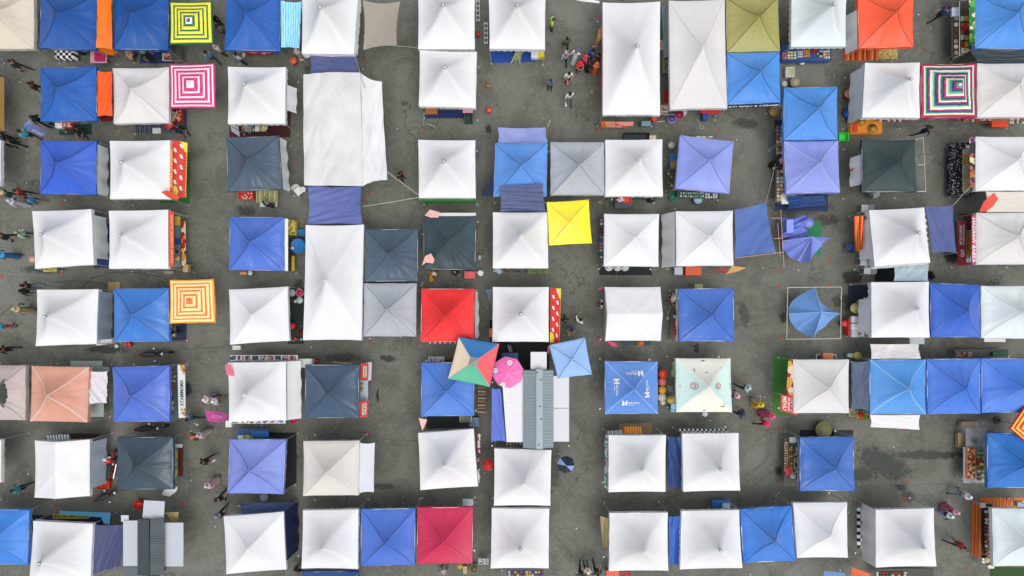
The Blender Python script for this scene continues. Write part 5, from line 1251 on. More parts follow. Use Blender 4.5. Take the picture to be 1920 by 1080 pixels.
board([(1464, 740, 1.75), (1496, 745, 2.0), (1495, 779, 2.0), (1464, 770, 1.75)], 'd42c30', 'tilted red menu board with white writing standing on the green turf', 'menu_board', 'sign', texts=[('MENU', (.10, .08, .36, .9), 'f0d8c8', 1), ('AIR BALANG', (.42, .08, .56, .9), 'f4e6dc', 1), ('RM 5', (.62, .1, .82, .9), 'f6eee8', 1)], posts=[0, 3])
T_ = board([(1795, 412, .9), (1812, 414, 1.05), (1812, 497, 1.05), (1795, 496, .7)], '8c1e26', 'dark red banner with white writing on the stall front at the right', 'banner', 'banner', texts=[('MURTABAK', (.25, .55, .5, .1), 'ead8d4', 1), ('RAMADHAN', (.6, .55, .8, .1), 'ead8d4', 1), ('(B)', (.3, .82, .8, .66), 'f0e0dc', 1)])
board([(1822, 404, 2.1), (1830, 404, 2.1), (1830, 495, 2.1), (1822, 495, 2.1)], 'b83c6c', 'purple-red lettered strip on the left edge of the off-white tent', 'sign_strip', 'sign', texts=[('KEBAB WARISAN', (.1, .95, .9, .05), 'eee6ee', 1)])
T_ = board([(1818, 258, 2.1), (1830, 257, 2.15), (1830, 353, 2.1), (1819, 350, 2.05)], '3c2c34', 'narrow multicoloured banner strip on the white tent at the right edge', 'banner', 'banner', m=stops_mat('strip_multi', [(0, '2c2a30'), (.3, '8cc048'), (.5, 'c8603c'), (.7, 'e6d8c0'), (.85, '5c2c5c')], 'noise', rep=5))
board([(1817, -10, 2.05), (1828, -10, 2.1), (1828, 86, 2.1), (1818, 86, 2.0)], '3c8c3c', 'green banner strip with pale oval pictures beside the top right blue tent', 'banner', 'banner', m=stops_mat('green_strip', [(0, '2f7a34'), (.45, '5cae4c'), (.7, 'e6dcb8'), (.85, '1c4c24')], 'noise', rep=6))
board([(1129, 8, 2.05), (1132, 8, 2.1), (1132, 216, 2.1), (1128, 217, 2.0)], 'e0523c', 'thin orange-red trim strip along the left side of the long white pavilion', 'trim_strip', 'cloth')
board([(1121, 55, .9), (1128, 48, 1.5), (1129, 70, 1.5), (1116, 86, .7)], 'ee8c34', 'orange price board hanging left of the long white pavilion', 'sign_board', 'sign', texts=[('HARGA', (.3, .85, .7, .15), 'fbe6c8', 1)])
board([(1128, 227, .9), (1178, 228, .9), (1176, 240, .5), (1126, 239, .5)], 'ee6a26', 'orange lettered stall front below the long white pavilion', 'banner', 'banner', texts=[('COCONUT SHAKE', (.2, .55, .8, .92), 'f6dccc'), ('AIR KELAPA', (.15, .08, .5, .46), 'f6dccc')])
board([(1152, 229, .95), (1188, 228, 1.1), (1187, 236, 1.1), (1165, 236, .9)], 'e88c84', 'pink-orange flag lying on the orange stall front', 'feather_flag', 'flag')
# feather flags
T_ = board([(55, 225, 2.5), (61, 232, 2.3), (89, 249, 1.2), (77, 257, 1.0), (49, 241, 2.1), (44, 235, 2.4)], '7484be', 'blue-violet feather flag with white writing beside the man in turquoise', 'feather_flag', 'flag', th=.01)
text_quad('ICE BABY', P(62, 240, 1.9), P(83, 250.5, 1.15), P(79, 254.5, 1.05), P(58, 243.5, 1.85), paint('eef0fa'), T_, off=.05); text_quad('COOL', P(63, 235, 2.0), P(84, 247, 1.2), P(82.5, 249.5, 1.15), P(61, 238, 1.95), paint('dfe4f6'), T_, off=.05)
T_ = board([(385, 770, 2.6), (412, 772, 1.6), (426, 778, 1.0), (425, 786, .9), (408, 793, 1.6), (390, 789, 2.4)], 'f05cac', 'hot pink feather flag beside the white pavilion with posters', 'feather_flag', 'flag')
text_quad('AIS KRIM', P(395, 777, 2.4), P(414, 778, 1.5), P(414, 785, 1.5), P(395, 784, 2.4), paint('f8c0dc'), T_, off=.06)
board([(422, 683, 2.75), (431, 684, 2.5), (444, 706, 2.3), (425, 703, 2.7)], 'f07c8c', 'small salmon-pink flag over the corner of the white pavilion with posters', 'pennant', 'flag', posts=[])
board([(796, 404, 2.4), (806, 393, 2.7), (824, 398, 2.6), (822, 408, 2.4), (808, 408, 2.4)], 'f2b4a8', 'upper pale pink flag on the dark grey tent', 'pennant', 'flag')
board([(791, 498, 2.3), (797, 480, 2.6), (808, 475, 2.7), (815, 487, 2.5), (812, 494, 2.4), (799, 492, 2.4)], 'f2aca4', 'lower pale pink flag on the dark grey tent', 'pennant', 'flag')
board([(1836, 397, 2.3), (1845, 378, 2.6), (1864, 361, 2.8), (1872, 373, 2.7), (1861, 388, 2.5), (1850, 396, 2.4)], 'dc4838', 'red feather flag over the cream tarpaulin at the right edge', 'feather_flag', 'flag', texts=[])
board([(1592, 321, 1.2), (1600, 315, 1.6), (1605, 318, 1.6), (1601, 326, 1.3), (1595, 327, 1.2)], 'd8584c', 'small red flag at the white flap of the dark green-grey tent', 'pennant', 'flag')
board([(785, 784, 2.2), (801, 787, 2.2), (792, 808, 2.0)], 'f4b8ac', 'pale pink pennant above the askew white pavilion', 'pennant', 'flag')
board([(1138, 640, 1.8), (1152, 642, 1.6), (1160, 650, 1.2), (1148, 650, 1.2)], 'e85c84', 'pink pennant under the lower left corner of the ridge-roofed tent', 'pennant', 'flag')
board([(1121, 543, 1.2), (1130, 536, 1.8), (1131, 541, 1.8)], 'e0688c', 'small pink pennant at the upper left corner of the ridge-roofed tent', 'pennant', 'flag')
board([(1335, 507, .9), (1362, 501, 1.2), (1365, 511, 1.1), (1350, 512, .9)], '9c4844', 'maroon feather flag at the foot of the white tent with the bulging wall', 'pennant', 'flag')
board([(1360, 515, .8), (1373, 499, 1.5), (1399, 502, 1.3), (1386, 508, 1.1)], 'f2b070', 'orange and white flag flying from the corner of the white tent with the bulging wall', 'pennant', 'flag')
board([(1027, 650, 1.6), (1031, 645, 1.8), (1032, 660, 1.4), (1026, 665, 1.2)], 'e8807c', 'narrow salmon flag left of the pale blue umbrella', 'pennant', 'flag')
board([(926, 507, 1.2), (935, 502, 1.7), (941, 509, 1.3), (937, 515, 1.0)], 'b8cce0', 'small white and blue flag under the corner of the white pavilion with yellow umbrella', 'pennant', 'flag')
board([(306, 920, 1.2), (318, 912, 1.6), (333, 912, 1.5), (331, 921, 1.2), (318, 931, .9), (303, 928, 1.1)], 'd8dadc', 'crumpled white flag at the corner of the dark grey tent by the motorcycles', 'pennant', 'flag')
for i in range(12):
    x = 800 + i * 4.7; board([(x, 641, 2.0), (x + 3.4, 641, 2.0), (x + 1.7, 646, 1.7)], ('d8383c', 'f0e4e0')[i % 2], 'tiny red and white bunting triangle below the red tent', 'bunting_triangle', 'bunting', th=.004, group='bunting below the red tent')

# ------------------------------------------------------------------ the zinc kiosk and the small grey kiosk
def ridged(x0, y0, x1, y1, z, col, name, parent, pitch=.10, axis='y', dz=.02, tilt=(0, 0), m=None):
    a = P(x0, y0, z); b = P(x1, y1, z); mb = MB()
    L = abs(b.y - a.y) if axis == 'y' else abs(b.x - a.x); n = int(L / pitch) * 4
    def f(u, v):
        t = v if axis == 'y' else u
        return Vector((a.x + (b.x - a.x) * u, a.y + (b.y - a.y) * v, z + dz * abs(math.sin(t * L / pitch * math.pi)) ** .6 + tilt[0] * u + tilt[1] * v + .01 * noise.noise(Vector((u * 3, v * 5, 1)))))
    mb.grid(f, 3 if axis == 'y' else n, n if axis == 'y' else 3)
    return mb.build(name, m or paint(col, .45, .1), parent)
K = thing('kiosk', P(1005, 765), 'food kiosk with a long grey corrugated zinc roof and white side panels', 'kiosk')
ridged(981, 694, 1007, 840, 2.5, '7f8c92', 'roof_panel', K, .16, tilt=(.16, 0)); ridged(1016, 694, 1038, 840, 2.66, '7f8c92', 'roof_panel', K, .16, tilt=(-.16, 0))
mb = MB(); c0, c1 = P(1011.5, 692, 2.70), P(1011.5, 842, 2.70); mb.box((c0 + c1) / 2, (.36, abs(c0.y - c1.y), .04), bev=.01); mb.build('ridge_cap', paint('8a979c', .4, .2), K)
for (x, y) in ((1014, 712), (1013, 762), (1015, 786), (1010, 834), (1007, 698)):
    mb = MB(); mb.lathe([(.05, 0), (.04, .02), (0, .03)], P(x, y, 2.72), 10); mb.build('rust_spot', paint('5c6468', .7), K)
board([(941, 706, 2.35), (985, 702, 2.4), (982, 829, 2.4), (950, 829, 2.35)], 'e2e0e4', '', 'side_panel', parent=K)
tarp([(922, 728, 2.3), (939, 728, 2.33), (949, 828, 2.33), (921, 828, 2.2)], '5c72c8', '', parent=K, name='awning_cloth', sag=.06, amp=.05)
for q4 in ([(1037, 705, 2.4), (1067, 705, 2.3), (1067, 765, 2.3), (1037, 765, 2.4)], [(1037, 766, 2.4), (1067, 766, 2.3), (1067, 828, 2.3), (1037, 828, 2.4)]): board(q4, 'd2d2d6', '', 'side_flap', parent=K)
board([(995, 660, 2.3), (1025, 660, 2.3), (1025, 693, 2.35), (995, 693, 2.35)], 'dcdcdc', '', 'front_flap', parent=K)
for (x0, x1) in ((925, 927), (1060, 1062)):
    mb = MB(); a, b = P(x0, 710, 0), P(x0, 822, 0)
    for q in (a, b): mb.bar((q.x, q.y, 0), (q.x, q.y, 2.3), .03)
    mb.build('post', METAL, K)
mb = MB(); a, b = P(985, 720, .5), P(1040, 815, .5); mb.box(((a.x + b.x) / 2, (a.y + b.y) / 2, 1.1), (abs(b.x - a.x), abs(b.y - a.y), 2.1)); mb.build('cabin', paint('8e979b', .5), K)
K2 = thing('kiosk', P(282, 1030), 'small kiosk with dark shingled roof and light grey side flaps at the bottom left', 'kiosk')
ridged(258, 973, 282, 1078, 2.5, '434b4f', 'roof_panel', K2, .13, tilt=(.12, 0)); ridged(282, 973, 306, 1078, 2.62, '434b4f', 'roof_panel', K2, .13, tilt=(-.12, 0))
ridged(231, 976, 260, 1061, 2.3, 'bcc0c8', 'side_flap', K2, .42, dz=.01); ridged(303, 980, 344, 1062, 2.3, 'bcc0c8', 'side_flap', K2, .42, dz=.01)
board([(270, 938, 2.2), (309, 940, 2.2), (307, 973, 2.35), (267, 972, 2.35)], 'c2c6ce', '', 'front_flap', parent=K2)
board([(227, 966, 2.2), (241, 966, 2.2), (241, 978, 2.25), (227, 978, 2.25)], 'c8ccd2', '', 'front_flap', parent=K2)
mb = MB(); a, b = P(262, 985, .5), P(305, 1075, .5); mb.box(((a.x + b.x) / 2, (a.y + b.y) / 2, 1.1), (abs(b.x - a.x) * .96, abs(b.y - a.y), 2.1)); mb.build('cabin', paint('5c6468', .5), K2)
tarp([(309, 960, 1.6), (336, 960, 1.7), (334, 979, 1.7), (322, 978, 1.6)], 'b8a868', 'yellowish mesh cloth behind the small grey kiosk', sag=.05, amp=.04)

# ------------------------------------------------------------------ mats, tables, goods
CHK = stops_mat('check_bw', [(0, 'f2f4f4'), (.5, '14161a')], 'check', rep=(3, 12)); CHK2 = stops_mat('check_bw2', [(0, 'f2f4f4'), (.5, '14161a')], 'check', rep=(22, 2)); CHK3 = stops_mat('check_bw3', [(0, 'f2f4f4'), (.5, '14161a')], 'check', rep=(7, 4))
STR = stops_mat('stripe_orange', [(0, 'c8401c'), (.2, 'e07a2c'), (.35, 'f0a83c'), (.45, 'b8341c'), (.7, 'e88a34'), (.85, '9c3018')], 'u', rep=3)
STRV = stops_mat('stripe_orange_v', [(0, 'c8341c'), (.3, 'f0c04c'), (.4, 'c8341c'), (.6, '8c2a18'), (.8, 'e8a83c')], 'u', rep=14)
DST = stops_mat('stripe_dark', [(0, '3a3e4c'), (.3, '585c6c'), (.5, '2c2f3a'), (.7, '666a7a')], 'u', rep=11)
mat_rug(103, 230, 170, 256, '1c3a34', 'dark green ground sheet below the second row blue tent', quad=[(110, 234), (172, 232), (172, 252), (111, 254)])
mat_rug(255, 225, 352, 250, DST, 'dark striped ground mat below the off-white tent, second row', quad=[(254, 226), (352, 204), (352, 249), (255, 250)])
mat_rug(262, 90, 328, 119, '1b2f5c', 'navy ground mat below the dark blue tent with the scuffed peak')
mat_rug(430, 200, 545, 257, '4a1f22', 'maroon ground mat under the white pavilion, second row')
mat_rug(175, 420, 212, 502, '223868', 'navy ground mat between two white pavilions, fourth row')
mat_rug(1452, 225, 1552, 396, '1f2e5a', 'navy ground mat under the lavender tent')
mat_rug(1449, 665, 1482, 778, '3f7a34', 'bright green artificial turf beside the off-white tent', name='turf_mat')
mat_rug(1514, 415, 1540, 478, '2c7a52', 'green mat under the collapsed periwinkle canopy')
mat_rug(206, 363, 354, 381, '2c6a2c', 'green turf strip under the white pavilion with bird-print awning', name='turf_mat', quad=[(300, 280), (356, 280), (356, 381), (300, 381)])
mat_rug(1582, 64, 1650, 113, STR, 'striped orange-brown woven mat left below the orange-red tent', name='woven_mat')
mat_rug(1646, 84, 1683, 111, stops_mat('gold', [(0, 'c8a85c'), (.4, 'a8823c'), (.7, 'dcc480')], 'noise', rep=14), 'gold patterned woven mat right below the orange-red tent', name='woven_mat')
mat_rug(1607, 952, 1627, 1028, CHK, 'black and white chequered floor mat beside the bottom row white pavilion')
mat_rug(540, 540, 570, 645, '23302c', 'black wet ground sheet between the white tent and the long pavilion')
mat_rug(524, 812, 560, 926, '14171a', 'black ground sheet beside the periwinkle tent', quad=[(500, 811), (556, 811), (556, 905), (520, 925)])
mat_rug(318, 605, 350, 641, '24304c', 'navy ground mat below the orange ringed umbrella')
mat_rug(1820, 935, 1930, 950, STRV, 'red and yellow striped mat above the bottom right pale tent', quad=[(1836, 933), (1930, 933), (1930, 953), (1836, 951)])
mat_rug(1820, 943, 1840, 1048, STR, 'orange and brown striped mat left of the bottom right pale tent', quad=[(1822, 941), (1841, 944), (1841, 1050), (1821, 1040)])
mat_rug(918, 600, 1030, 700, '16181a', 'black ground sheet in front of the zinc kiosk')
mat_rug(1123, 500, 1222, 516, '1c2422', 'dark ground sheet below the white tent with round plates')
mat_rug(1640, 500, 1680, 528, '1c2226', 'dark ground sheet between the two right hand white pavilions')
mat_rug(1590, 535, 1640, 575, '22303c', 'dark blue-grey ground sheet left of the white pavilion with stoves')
mat_rug(880, 215, 786, 232, '1c2c5a', 'navy ground mat below the joined white pavilion', quad=[(796, 206), (884, 206), (880, 221), (797, 222)])
mat_rug(333, 838, 343, 893, '5c2220', 'maroon mat right of the dark grey tent by the motorcycles')
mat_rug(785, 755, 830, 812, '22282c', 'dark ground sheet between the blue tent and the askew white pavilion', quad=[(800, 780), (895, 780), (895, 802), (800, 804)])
mat_rug(100, 816, 190, 828, '3c2022', 'dark maroon ground mat above the ridge-roofed white tent', quad=[(110, 812), (188, 814), (170, 828), (110, 828)])
mat_rug(60, 966, 208, 1000, '1c2348', 'navy ground mat above the white pavilion in the bottom left')
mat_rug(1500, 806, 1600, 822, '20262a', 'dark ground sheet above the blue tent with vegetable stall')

table(103, 90, 137, 108, 'eeeeee', 'table with a black and white chequered cloth below the top left dark blue tent', cloth=CHK3)
table(169, 90, 200, 118, 'd8a8b0', 'pale pink table holding a magenta box below the top left dark blue tent')
crate(177, 96, 195, 114, .75, .12, 'b82464', 'magenta box with a white scribble on the pale pink table', open_=False, name='box')
crate(305, 100, 338, 113, .3, .15, 'e4dcd4', 'white tray of red goods left of the yellow-green umbrella table', fill=['b83038', 'e8e0d4', '8c2a2c'])
table(320, 86, 340, 113, '4a4844', 'narrow dark table under the yellow and green umbrella')
table(450, 80, 512, 103, '8c2a20', 'table with red packets below the second blue top row tent')
scatter(455, 92, 508, 102, .76, 12, 2, ['d23a20', 'a82c1c', 'e8542c', 'e8d4b0'], 'small red packet on the table below the top row blue tent beside the striped cloth', 'packet', 'packet', 'red packets on the table below the top row blue tent', shape='pack')
tub(549, 113, 7, 0, .35, 'ee5a24', 'orange bucket between the blue tent and the white pavilion, top row', inner='f2703c')
stool(565, 108, 'e4e0d0', 'pale ring-topped stool below the pale blue striped cloth')
crate(103, 230, 116, 240, .6, .25, 'e4e2e0', 'white box left of the red box below the second row blue tent', open_=False, name='box')
crate(117, 229, 135, 239, .6, .2, 'd42428', 'red box of goods below the second row blue tent', fill=['d42428', 'e8b04c', 'f0e6dc'])
crate(320, 205, 340, 228, .5, .3, 'c0242c', 'red snack rack beside the pink ringed umbrella', fill=['e8d4a0', 'b8202c', 'f2e4c4'])
tub(317, 233, 8, 0, .4, 'e02a24', 'red round bucket at the corner of the off-white tent, second row', lid='e83a30')
crate(286, 240, 301, 250, 0.02, .12, 'dfe3e2', 'white plastic tray on the dark striped mat', open_=False, name='tray')
crate(184, 218, 208, 226, .4, .15, '7c1c20', 'dark red box below the lower orange cloth', open_=False, name='box')
table(452, 230, 500, 248, '6a4a34', 'low table of food trays below the second row white pavilion', z=.45)
scatter(455, 236, 478, 247, .46, 5, 3, ['b8863c', 'd8b46c', '8c5a2c', 'e4cc94'], 'small food tray on the low table below the second row white pavilion', 'food_tray', 'tray', 'food trays below the second row white pavilion', shape='box')
crate(478, 236, 486, 246, .46, .1, 'e8e8ea', 'small white box beside the round yellowish basin', open_=False, name='box')
tub(494, 238, 8, .46, .1, 'd8c88c', 'round yellowish basin on the low table below the second row pavilion', name='basin', cat='basin', fill='e2d6a8', handle=False)
board([(432, 234, .9), (447, 238, .9), (450, 257, .1), (434, 246, .1)], 'd8dadc', 'white folded board leaning at the lower left of the second row pavilion', 'board', 'board')

# top right goods stall
table(1466, 82, 1558, 112, '2c4a80', 'long goods table with a blue cloth below the pale bluish white pavilion', cloth='2c4a86')
GOODS = [((1466, 98, 1475, 111), ['e87888', 'f0a0a4', 'c85468'], 'pink packet'), ((1476, 96, 1493, 111), ['ece49c', 'f2eeb8', 'dccf74'], 'pale yellow packet'), ((1495, 95, 1505, 108), ['f0f0f2', 'e6e8ee'], 'white packet'),
         ((1506, 93, 1519, 107), ['e8a82c', 'd8901c'], 'mustard yellow packet'), ((1522, 91, 1531, 100), ['e0302c', 'c8241c'], 'bright red packet'), ((1532, 94, 1542, 108), ['444c38', 'd8d4a0'], 'dark printed packet'), ((1543, 94, 1556, 110), ['e8a83c', 'f2ece0'], 'orange and white packet')]
for (r_, cs, nm) in GOODS: scatter(*r_, .76, 3, 3, cs, nm + ' on the long goods table below the pale bluish white pavilion', 'packet', 'packet', nm + 's on the long goods table', shape='pack', h=.08)
tub(1504, 115, 6, 0, .3, 'd6d8d0', 'round white tub in front of the long goods table', handle=False)
crate(1474, 126, 1489, 144, 0, .32, 'e8e6dc', 'white crate of bottles standing alone on the asphalt below the goods table', fill=['e8dca0', 'd8c89c', 'f0f0ea'])
stool(1471, 157, 'b8bab6', 'grey round stool left of the tan basket stool'); tub(1491, 154, 9, 0, .4, '9c9070', 'tan woven basket right of the grey stool', name='basket', cat='basket', handle=False, inner='b4a888')
tub(1452, 208, 10, 0, .35, 'a48c4c', 'bamboo basket beside the mid blue tent', name='basket', cat='basket', handle=False, inner='c0a864'); tub(1461, 198, 6, 0, .3, 'c8c09c', 'small pale basket beside the bamboo basket', name='basket', cat='basket', handle=False)
# far right food display
table(1784, -8, 1822, 106, '56503f', 'long food display table beside the top right blue tent', z=.85)
scatter(1786, 20, 1797, 104, .87, 1, 8, ['d8d4cc', 'b8a894', '6a5444', 'e4dcd0'], 'round dish of food on the display table beside the top right tent', 'dish', 'dish', 'dishes on the top right display table', shape='round', h=.07)
scatter(1800, 30, 1816, 100, .87, 2, 6, ['d8c83c', 'c82c2c', 'e8e4dc', 'c88c3c'], 'tray of coloured food behind the glass at the top right table', 'food_tray', 'tray', 'food trays on the top right display table')
T_ = thing('glass_screen', P(1800, 55), 'slanted white-framed glass screen over the top right food display', 'screen')
for a, b in (((1799, 2, 1.3), (1799, 104, 1.3)), ((1799, 104, 1.3), (1817, 93, 1.9)), ((1786, 110, .9), (1799, 104, 1.3)), ((1799, 2, 1.3), (1812, 0, 1.9))):
    b_ = MB(); b_.bar(P(*a), P(*b), .018); b_.build('rail', WHITEP, T_)
crate(1785, 14, 1798, 30, .9, .15, 'c8d8e4', 'pale blue lidded box at the upper end of the top right display', open_=False, name='box')
# second row right
table(1596, 221, 1654, 249, 'e8922c', 'low table with an orange cloth below the torn white pavilion', z=.4, cloth='e8902c')
tub(1616, 228, 9, .42, .05, 'f0a844', 'left round tray on the orange cloth table', name='tray', cat='tray', handle=False); tub(1637, 241, 10, .42, .05, 'f2b04c', 'right round tray on the orange cloth table', name='tray', cat='tray', handle=False)
crate(1600, 229, 1608, 247, .42, .06, 'd83a24', 'flat red box at the left end of the orange table', open_=False, name='box')
tub(1589, 212, 8, 0, .22, '2458b8', 'upper blue basin near the green tray', name='basin', cat='basin', handle=False); tub(1597, 225, 8, 0, .22, '2050ac', 'lower blue basin near the green tray', name='basin', cat='basin', handle=False)
tub(1592, 176, 9, 0, .3, 'c82a24', 'red bucket with a pale rim left of the torn white pavilion', inner='e0a090')
crate(1574, 249, 1591, 264, 0, .25, '34e24c', 'bright green plastic crate beside the lavender tent')
crate(1860, 222, 1890, 238, .4, .25, 'f04a24', 'orange-red box below the off-white tent at the right', open_=False, name='box')
table(1645, 216, 1700, 226, 'a03038', 'narrow table of red goods behind the orange cloth table', z=.7)
scatter(1648, 221, 1696, 229, .72, 9, 1, ['c8303c', 'e4dcdc', '9c2430'], 'red or white packet on the narrow table behind the orange one', 'packet', 'packet', 'packets on the narrow table', shape='pack')
table(1800, 216, 1920, 226, 'a8743c', 'long table of snacks below the multicoloured and off-white tents', z=.7)
scatter(1802, 221, 1836, 229, .72, 7, 1, ['d88c3c', 'c82c2c', 'e8d4b0', '3c2c20'], 'snack packet at the left end of the long snack table', 'packet', 'packet', 'snack packets at the left end', shape='pack')
scatter(1840, 222, 1858, 232, .72, 4, 2, ['9c2438', 'c83048', 'e0d0d0'], 'dark red packet beside the orange-red box', 'packet', 'packet', 'dark red packets', shape='pack'); scatter(1892, 220, 1920, 232, .72, 6, 2, ['d8dcdc', 'a82c34', '4c5048', 'e8e4d8'], 'mixed packet at the right end of the long snack table', 'packet', 'packet', 'mixed packets', shape='pack')
# long off-white tent front
for i, (x, y, c, c2) in enumerate([(1244, 84, 'e0c09c', 'e8742c'), (1247, 206, 'c8b89c', '7c2c28')]): crate(x - 7, y - 9, x + 5, y + 9, .6, .1, c, ('white-rimmed box with an orange bag' if i == 0 else 'wooden-rimmed box with a white bag') + ' between the two long tents', fill=[c2, 'f0e4dc'])
crate(1243, 113, 1254, 136, .5, .12, 'a8b08c', 'tray of green vegetables between the two long tents', fill=['5c7c34', '8c9c5c', 'c8c8a0'])
crate(1245, 168, 1254, 192, .5, .15, 'd02c28', 'red tray of red packets between the two long tents', fill=['d82c2c', 'b8201c'])
tarp([(1241, 10, .8), (1252, 8, 1.5), (1254, 108, 1.3), (1243, 112, .6)], 'a8bcc4', 'pale blue-grey plastic sheet hanging between the two long tents', sag=.1, amp=.12)
tub(1260, 222, 8, .5, .15, 'c4b4d8', 'lilac round tray in front of the long off-white tent', name='tray', cat='tray', fill='5c4c8c', handle=False); tub(1274, 214, 8, .5, .18, 'b8284c', 'crimson basin in front of the long off-white tent', name='basin', cat='basin', handle=False, inner='8c1c38')
tub(1281, 210, 7, .5, .15, 'd4c8dc', 'pale lilac plate beside the crimson basin', name='plate', cat='plate', handle=False)
board([(1312, 206, .9), (1350, 206, .9), (1352, 211, .8), (1338, 214, .6), (1314, 212, .6)], 'e8343c', 'red cloth with a white print in front of the long off-white tent', 'cloth', 'cloth')
crate(1318, 212, 1327, 224, .1, .4, '2c4a9c', 'small blue box with a white cup below the red cloth', open_=False, name='box')
crate(1203, 227, 1220, 236, .2, .3, '7c98a8', 'grey-blue folding table end below the long white pavilion', open_=False, name='box'); tub(1227, 222, 6, .3, .3, 'e0482c', 'orange-red bucket at the corner of the long white pavilion')
pole((1232, 229, .9), (1246, 227, .9), 'pale bamboo crossbar beside the orange-red bucket', m=paint('c8b890', .7))
# white pavilion with palm leaves
mat_rug(918, 60, 1022, 118, '1c4a9c', 'blue ground mat under the palm leaves', quad=[(919, 90), (1005, 90), (1004, 116), (920, 118)])
leaf = thing('palm_leaf_bundle', P(967, 105), 'bundle of pale green palm leaf strips on the blue ground mat', 'leaves')
for i in range(16):
    b_ = MB(); x0 = 974 + random.uniform(-9, 12); x1 = 955 + i * 1.35 + random.uniform(-2, 2); y1 = 112 + random.uniform(-5, 12)
    a, m_, c = P(x0, 92, .45), P((x0 + x1) / 2 + random.uniform(-2, 2), 103, .30), P(x1, y1, .06); w_ = Vector((.035, .01, 0))
    b_.add([a - w_ * .6, a + w_ * .6, m_ + w_, m_ - w_, c + w_ * .3, c - w_ * .3], [(0, 1, 2, 3), (3, 2, 4, 5)]); b_.build('leaf', paint(random.choice(['a8a874', 'c0bc88', '8c9460', 'b4b480']), .7), leaf)
crate(996, 94, 1010, 108, .4, .35, 'dfe3e8', 'white foam box left of the yellow box', open_=False, name='box'); crate(1010, 95, 1021, 107, .4, .37, 'f4cc1c', 'bright yellow box below the white pavilion with palm leaves', open_=False, name='box')
tub(917, 206, 5, 0, .35, 'ee4a34', 'small red-orange bucket left of the white pavilion, second row', lid='f05a40'); tub(915, 160, 4, 0, .2, 'a8743c', 'small brown jar between the two white pavilion columns', name='jar', cat='jar', handle=False)
table(797, 202, 820, 214, 'b06a34', 'small brown table below the joined white pavilion', z=.6); crate(868, 204, 886, 211, .4, .2, 'e8a0ac', 'pale pink cloth box below the joined white pavilion', open_=False, name='box')
crate(871, 212, 886, 228, 0, .5, '3c5450', 'dark green bin at the corner of the navy mat', name='bin')
for (x, y, c, l) in ((896, 20, 'b8bcbc', 'upper grey folded frame between the top pavilions'), (911, 62, 'd0d4d6', 'white slatted rack between the top pavilions')):
    T_ = thing('rack', P(x, y), l, 'rack')
    for k in range(5):
        b_ = MB(); b_.box(P(x, y - 18 + k * 9, .6), (.22, .07, .03)); b_.build('slat', paint(c, .5), T_)
    for k in (-1, 1):
        b_ = MB(); b_.box(P(x + k * 3, y, .57), (.03, 1.25, .03)); q = P(x + k * 3, y, .3); b_.bar((q.x, q.y - .5, 0), (q.x, q.y - .5, .57), .012); b_.bar((q.x, q.y + .5, 0), (q.x, q.y + .5, .57), .012); b_.build('rack_frame', METAL, T_)
tub(896, 63, 5, 0, .3, 'b8442c', 'small rusty red tin between the top pavilions', name='tin', cat='tin', handle=False)
# third row
crate(447, 360, 474, 374, .3, .25, 'e4402c', 'red drink crate below the dark grey tent with white flap', fill=['e8e0dc', 'e0341c', 'd8402c'])
T_ = thing('bamboo_pallet', P(501, 371), 'rack of bamboo food tubes below the dark grey tent with white flap', 'rack')
for k in range(14):
    b_ = MB(); x = 481 + k * 3; b_.bar(P(x, 357, .5), P(x + .4, 380, .45), .035, 8); b_.build('bamboo_tube', paint(('c0bc84', 'a8a468', 'd4cc9c')[k % 3], .6), T_)
pole((430, 361, .9), (446, 366, .6), 'orange pole beside the red drink crate', m=paint('d8a850', .5))
crate(487, 380, 497, 388, .3, .3, 'b8c4c8', 'small pale box beside the person grilling bamboo tubes', open_=False, name='box')
table(786, 360, 890, 377, '2c7c34', 'long table with a green cloth below the third row white pavilion', z=.7, cloth='2c8a38')
stool(568, 355, 'e4e4e0', 'white stool at the lower left corner of the big draped sheet'); chair(560, 358, 40, 'e6e6e2', 'white plastic chair at the lower left corner of the big draped sheet')
table(1153, 371, 1184, 390, '3c4c58', 'dark folding table below the white pavilion, third row', z=.7); crate(1169, 369, 1184, 381, .72, .15, 'ee4420', 'orange-red tray on the dark folding table')
table(1137, 360, 1240, 374, '31402c', 'goods table half hidden below the third row white pavilion', z=.6); scatter(1139, 369, 1160, 376, .62, 6, 1, ['5c7c3c', 'd8d4c8', '3c5c2c'], 'green packet on the half hidden goods table', 'packet', 'packet', 'green packets third row', shape='pack')
table(1256, 287, 1272, 318, '2c6cac', 'blue table left of the askew lavender tent', z=.7); tub(1265, 308, 8, .72, .08, 'c4ac70', 'round woven basket on the blue table', name='basket', cat='basket', handle=False, inner='a88c50')
table(1250, 315, 1268, 358, '4c4434', 'narrow goods table left of the askew lavender tent', z=.65); scatter(1251, 318, 1267, 356, .67, 3, 7, ['6a5a3c', 'a8a478', '3c4c34', 'c8c0a0', '705034'], 'brown or green food bag beside the askew lavender tent', 'food_bag', 'bag', 'food bags beside the lavender tent', shape='pack')
table(1270, 355, 1345, 372, '3c4a44', 'display table of glass jars below the askew lavender tent', z=.7); scatter(1274, 360, 1320, 371, .72, 10, 2, ['9cb0a8', '7c948c', 'b8c8c0'], 'small glass jar below the askew lavender tent', 'jar', 'jar', 'glass jars below the lavender tent', shape='round', h=.12); scatter(1322, 362, 1350, 372, .72, 6, 2, ['e8e8ea', 'd0d4d8', '3c3c44'], 'white packet at the right end of the jar table', 'packet', 'packet', 'white packets of the jar table', shape='pack')
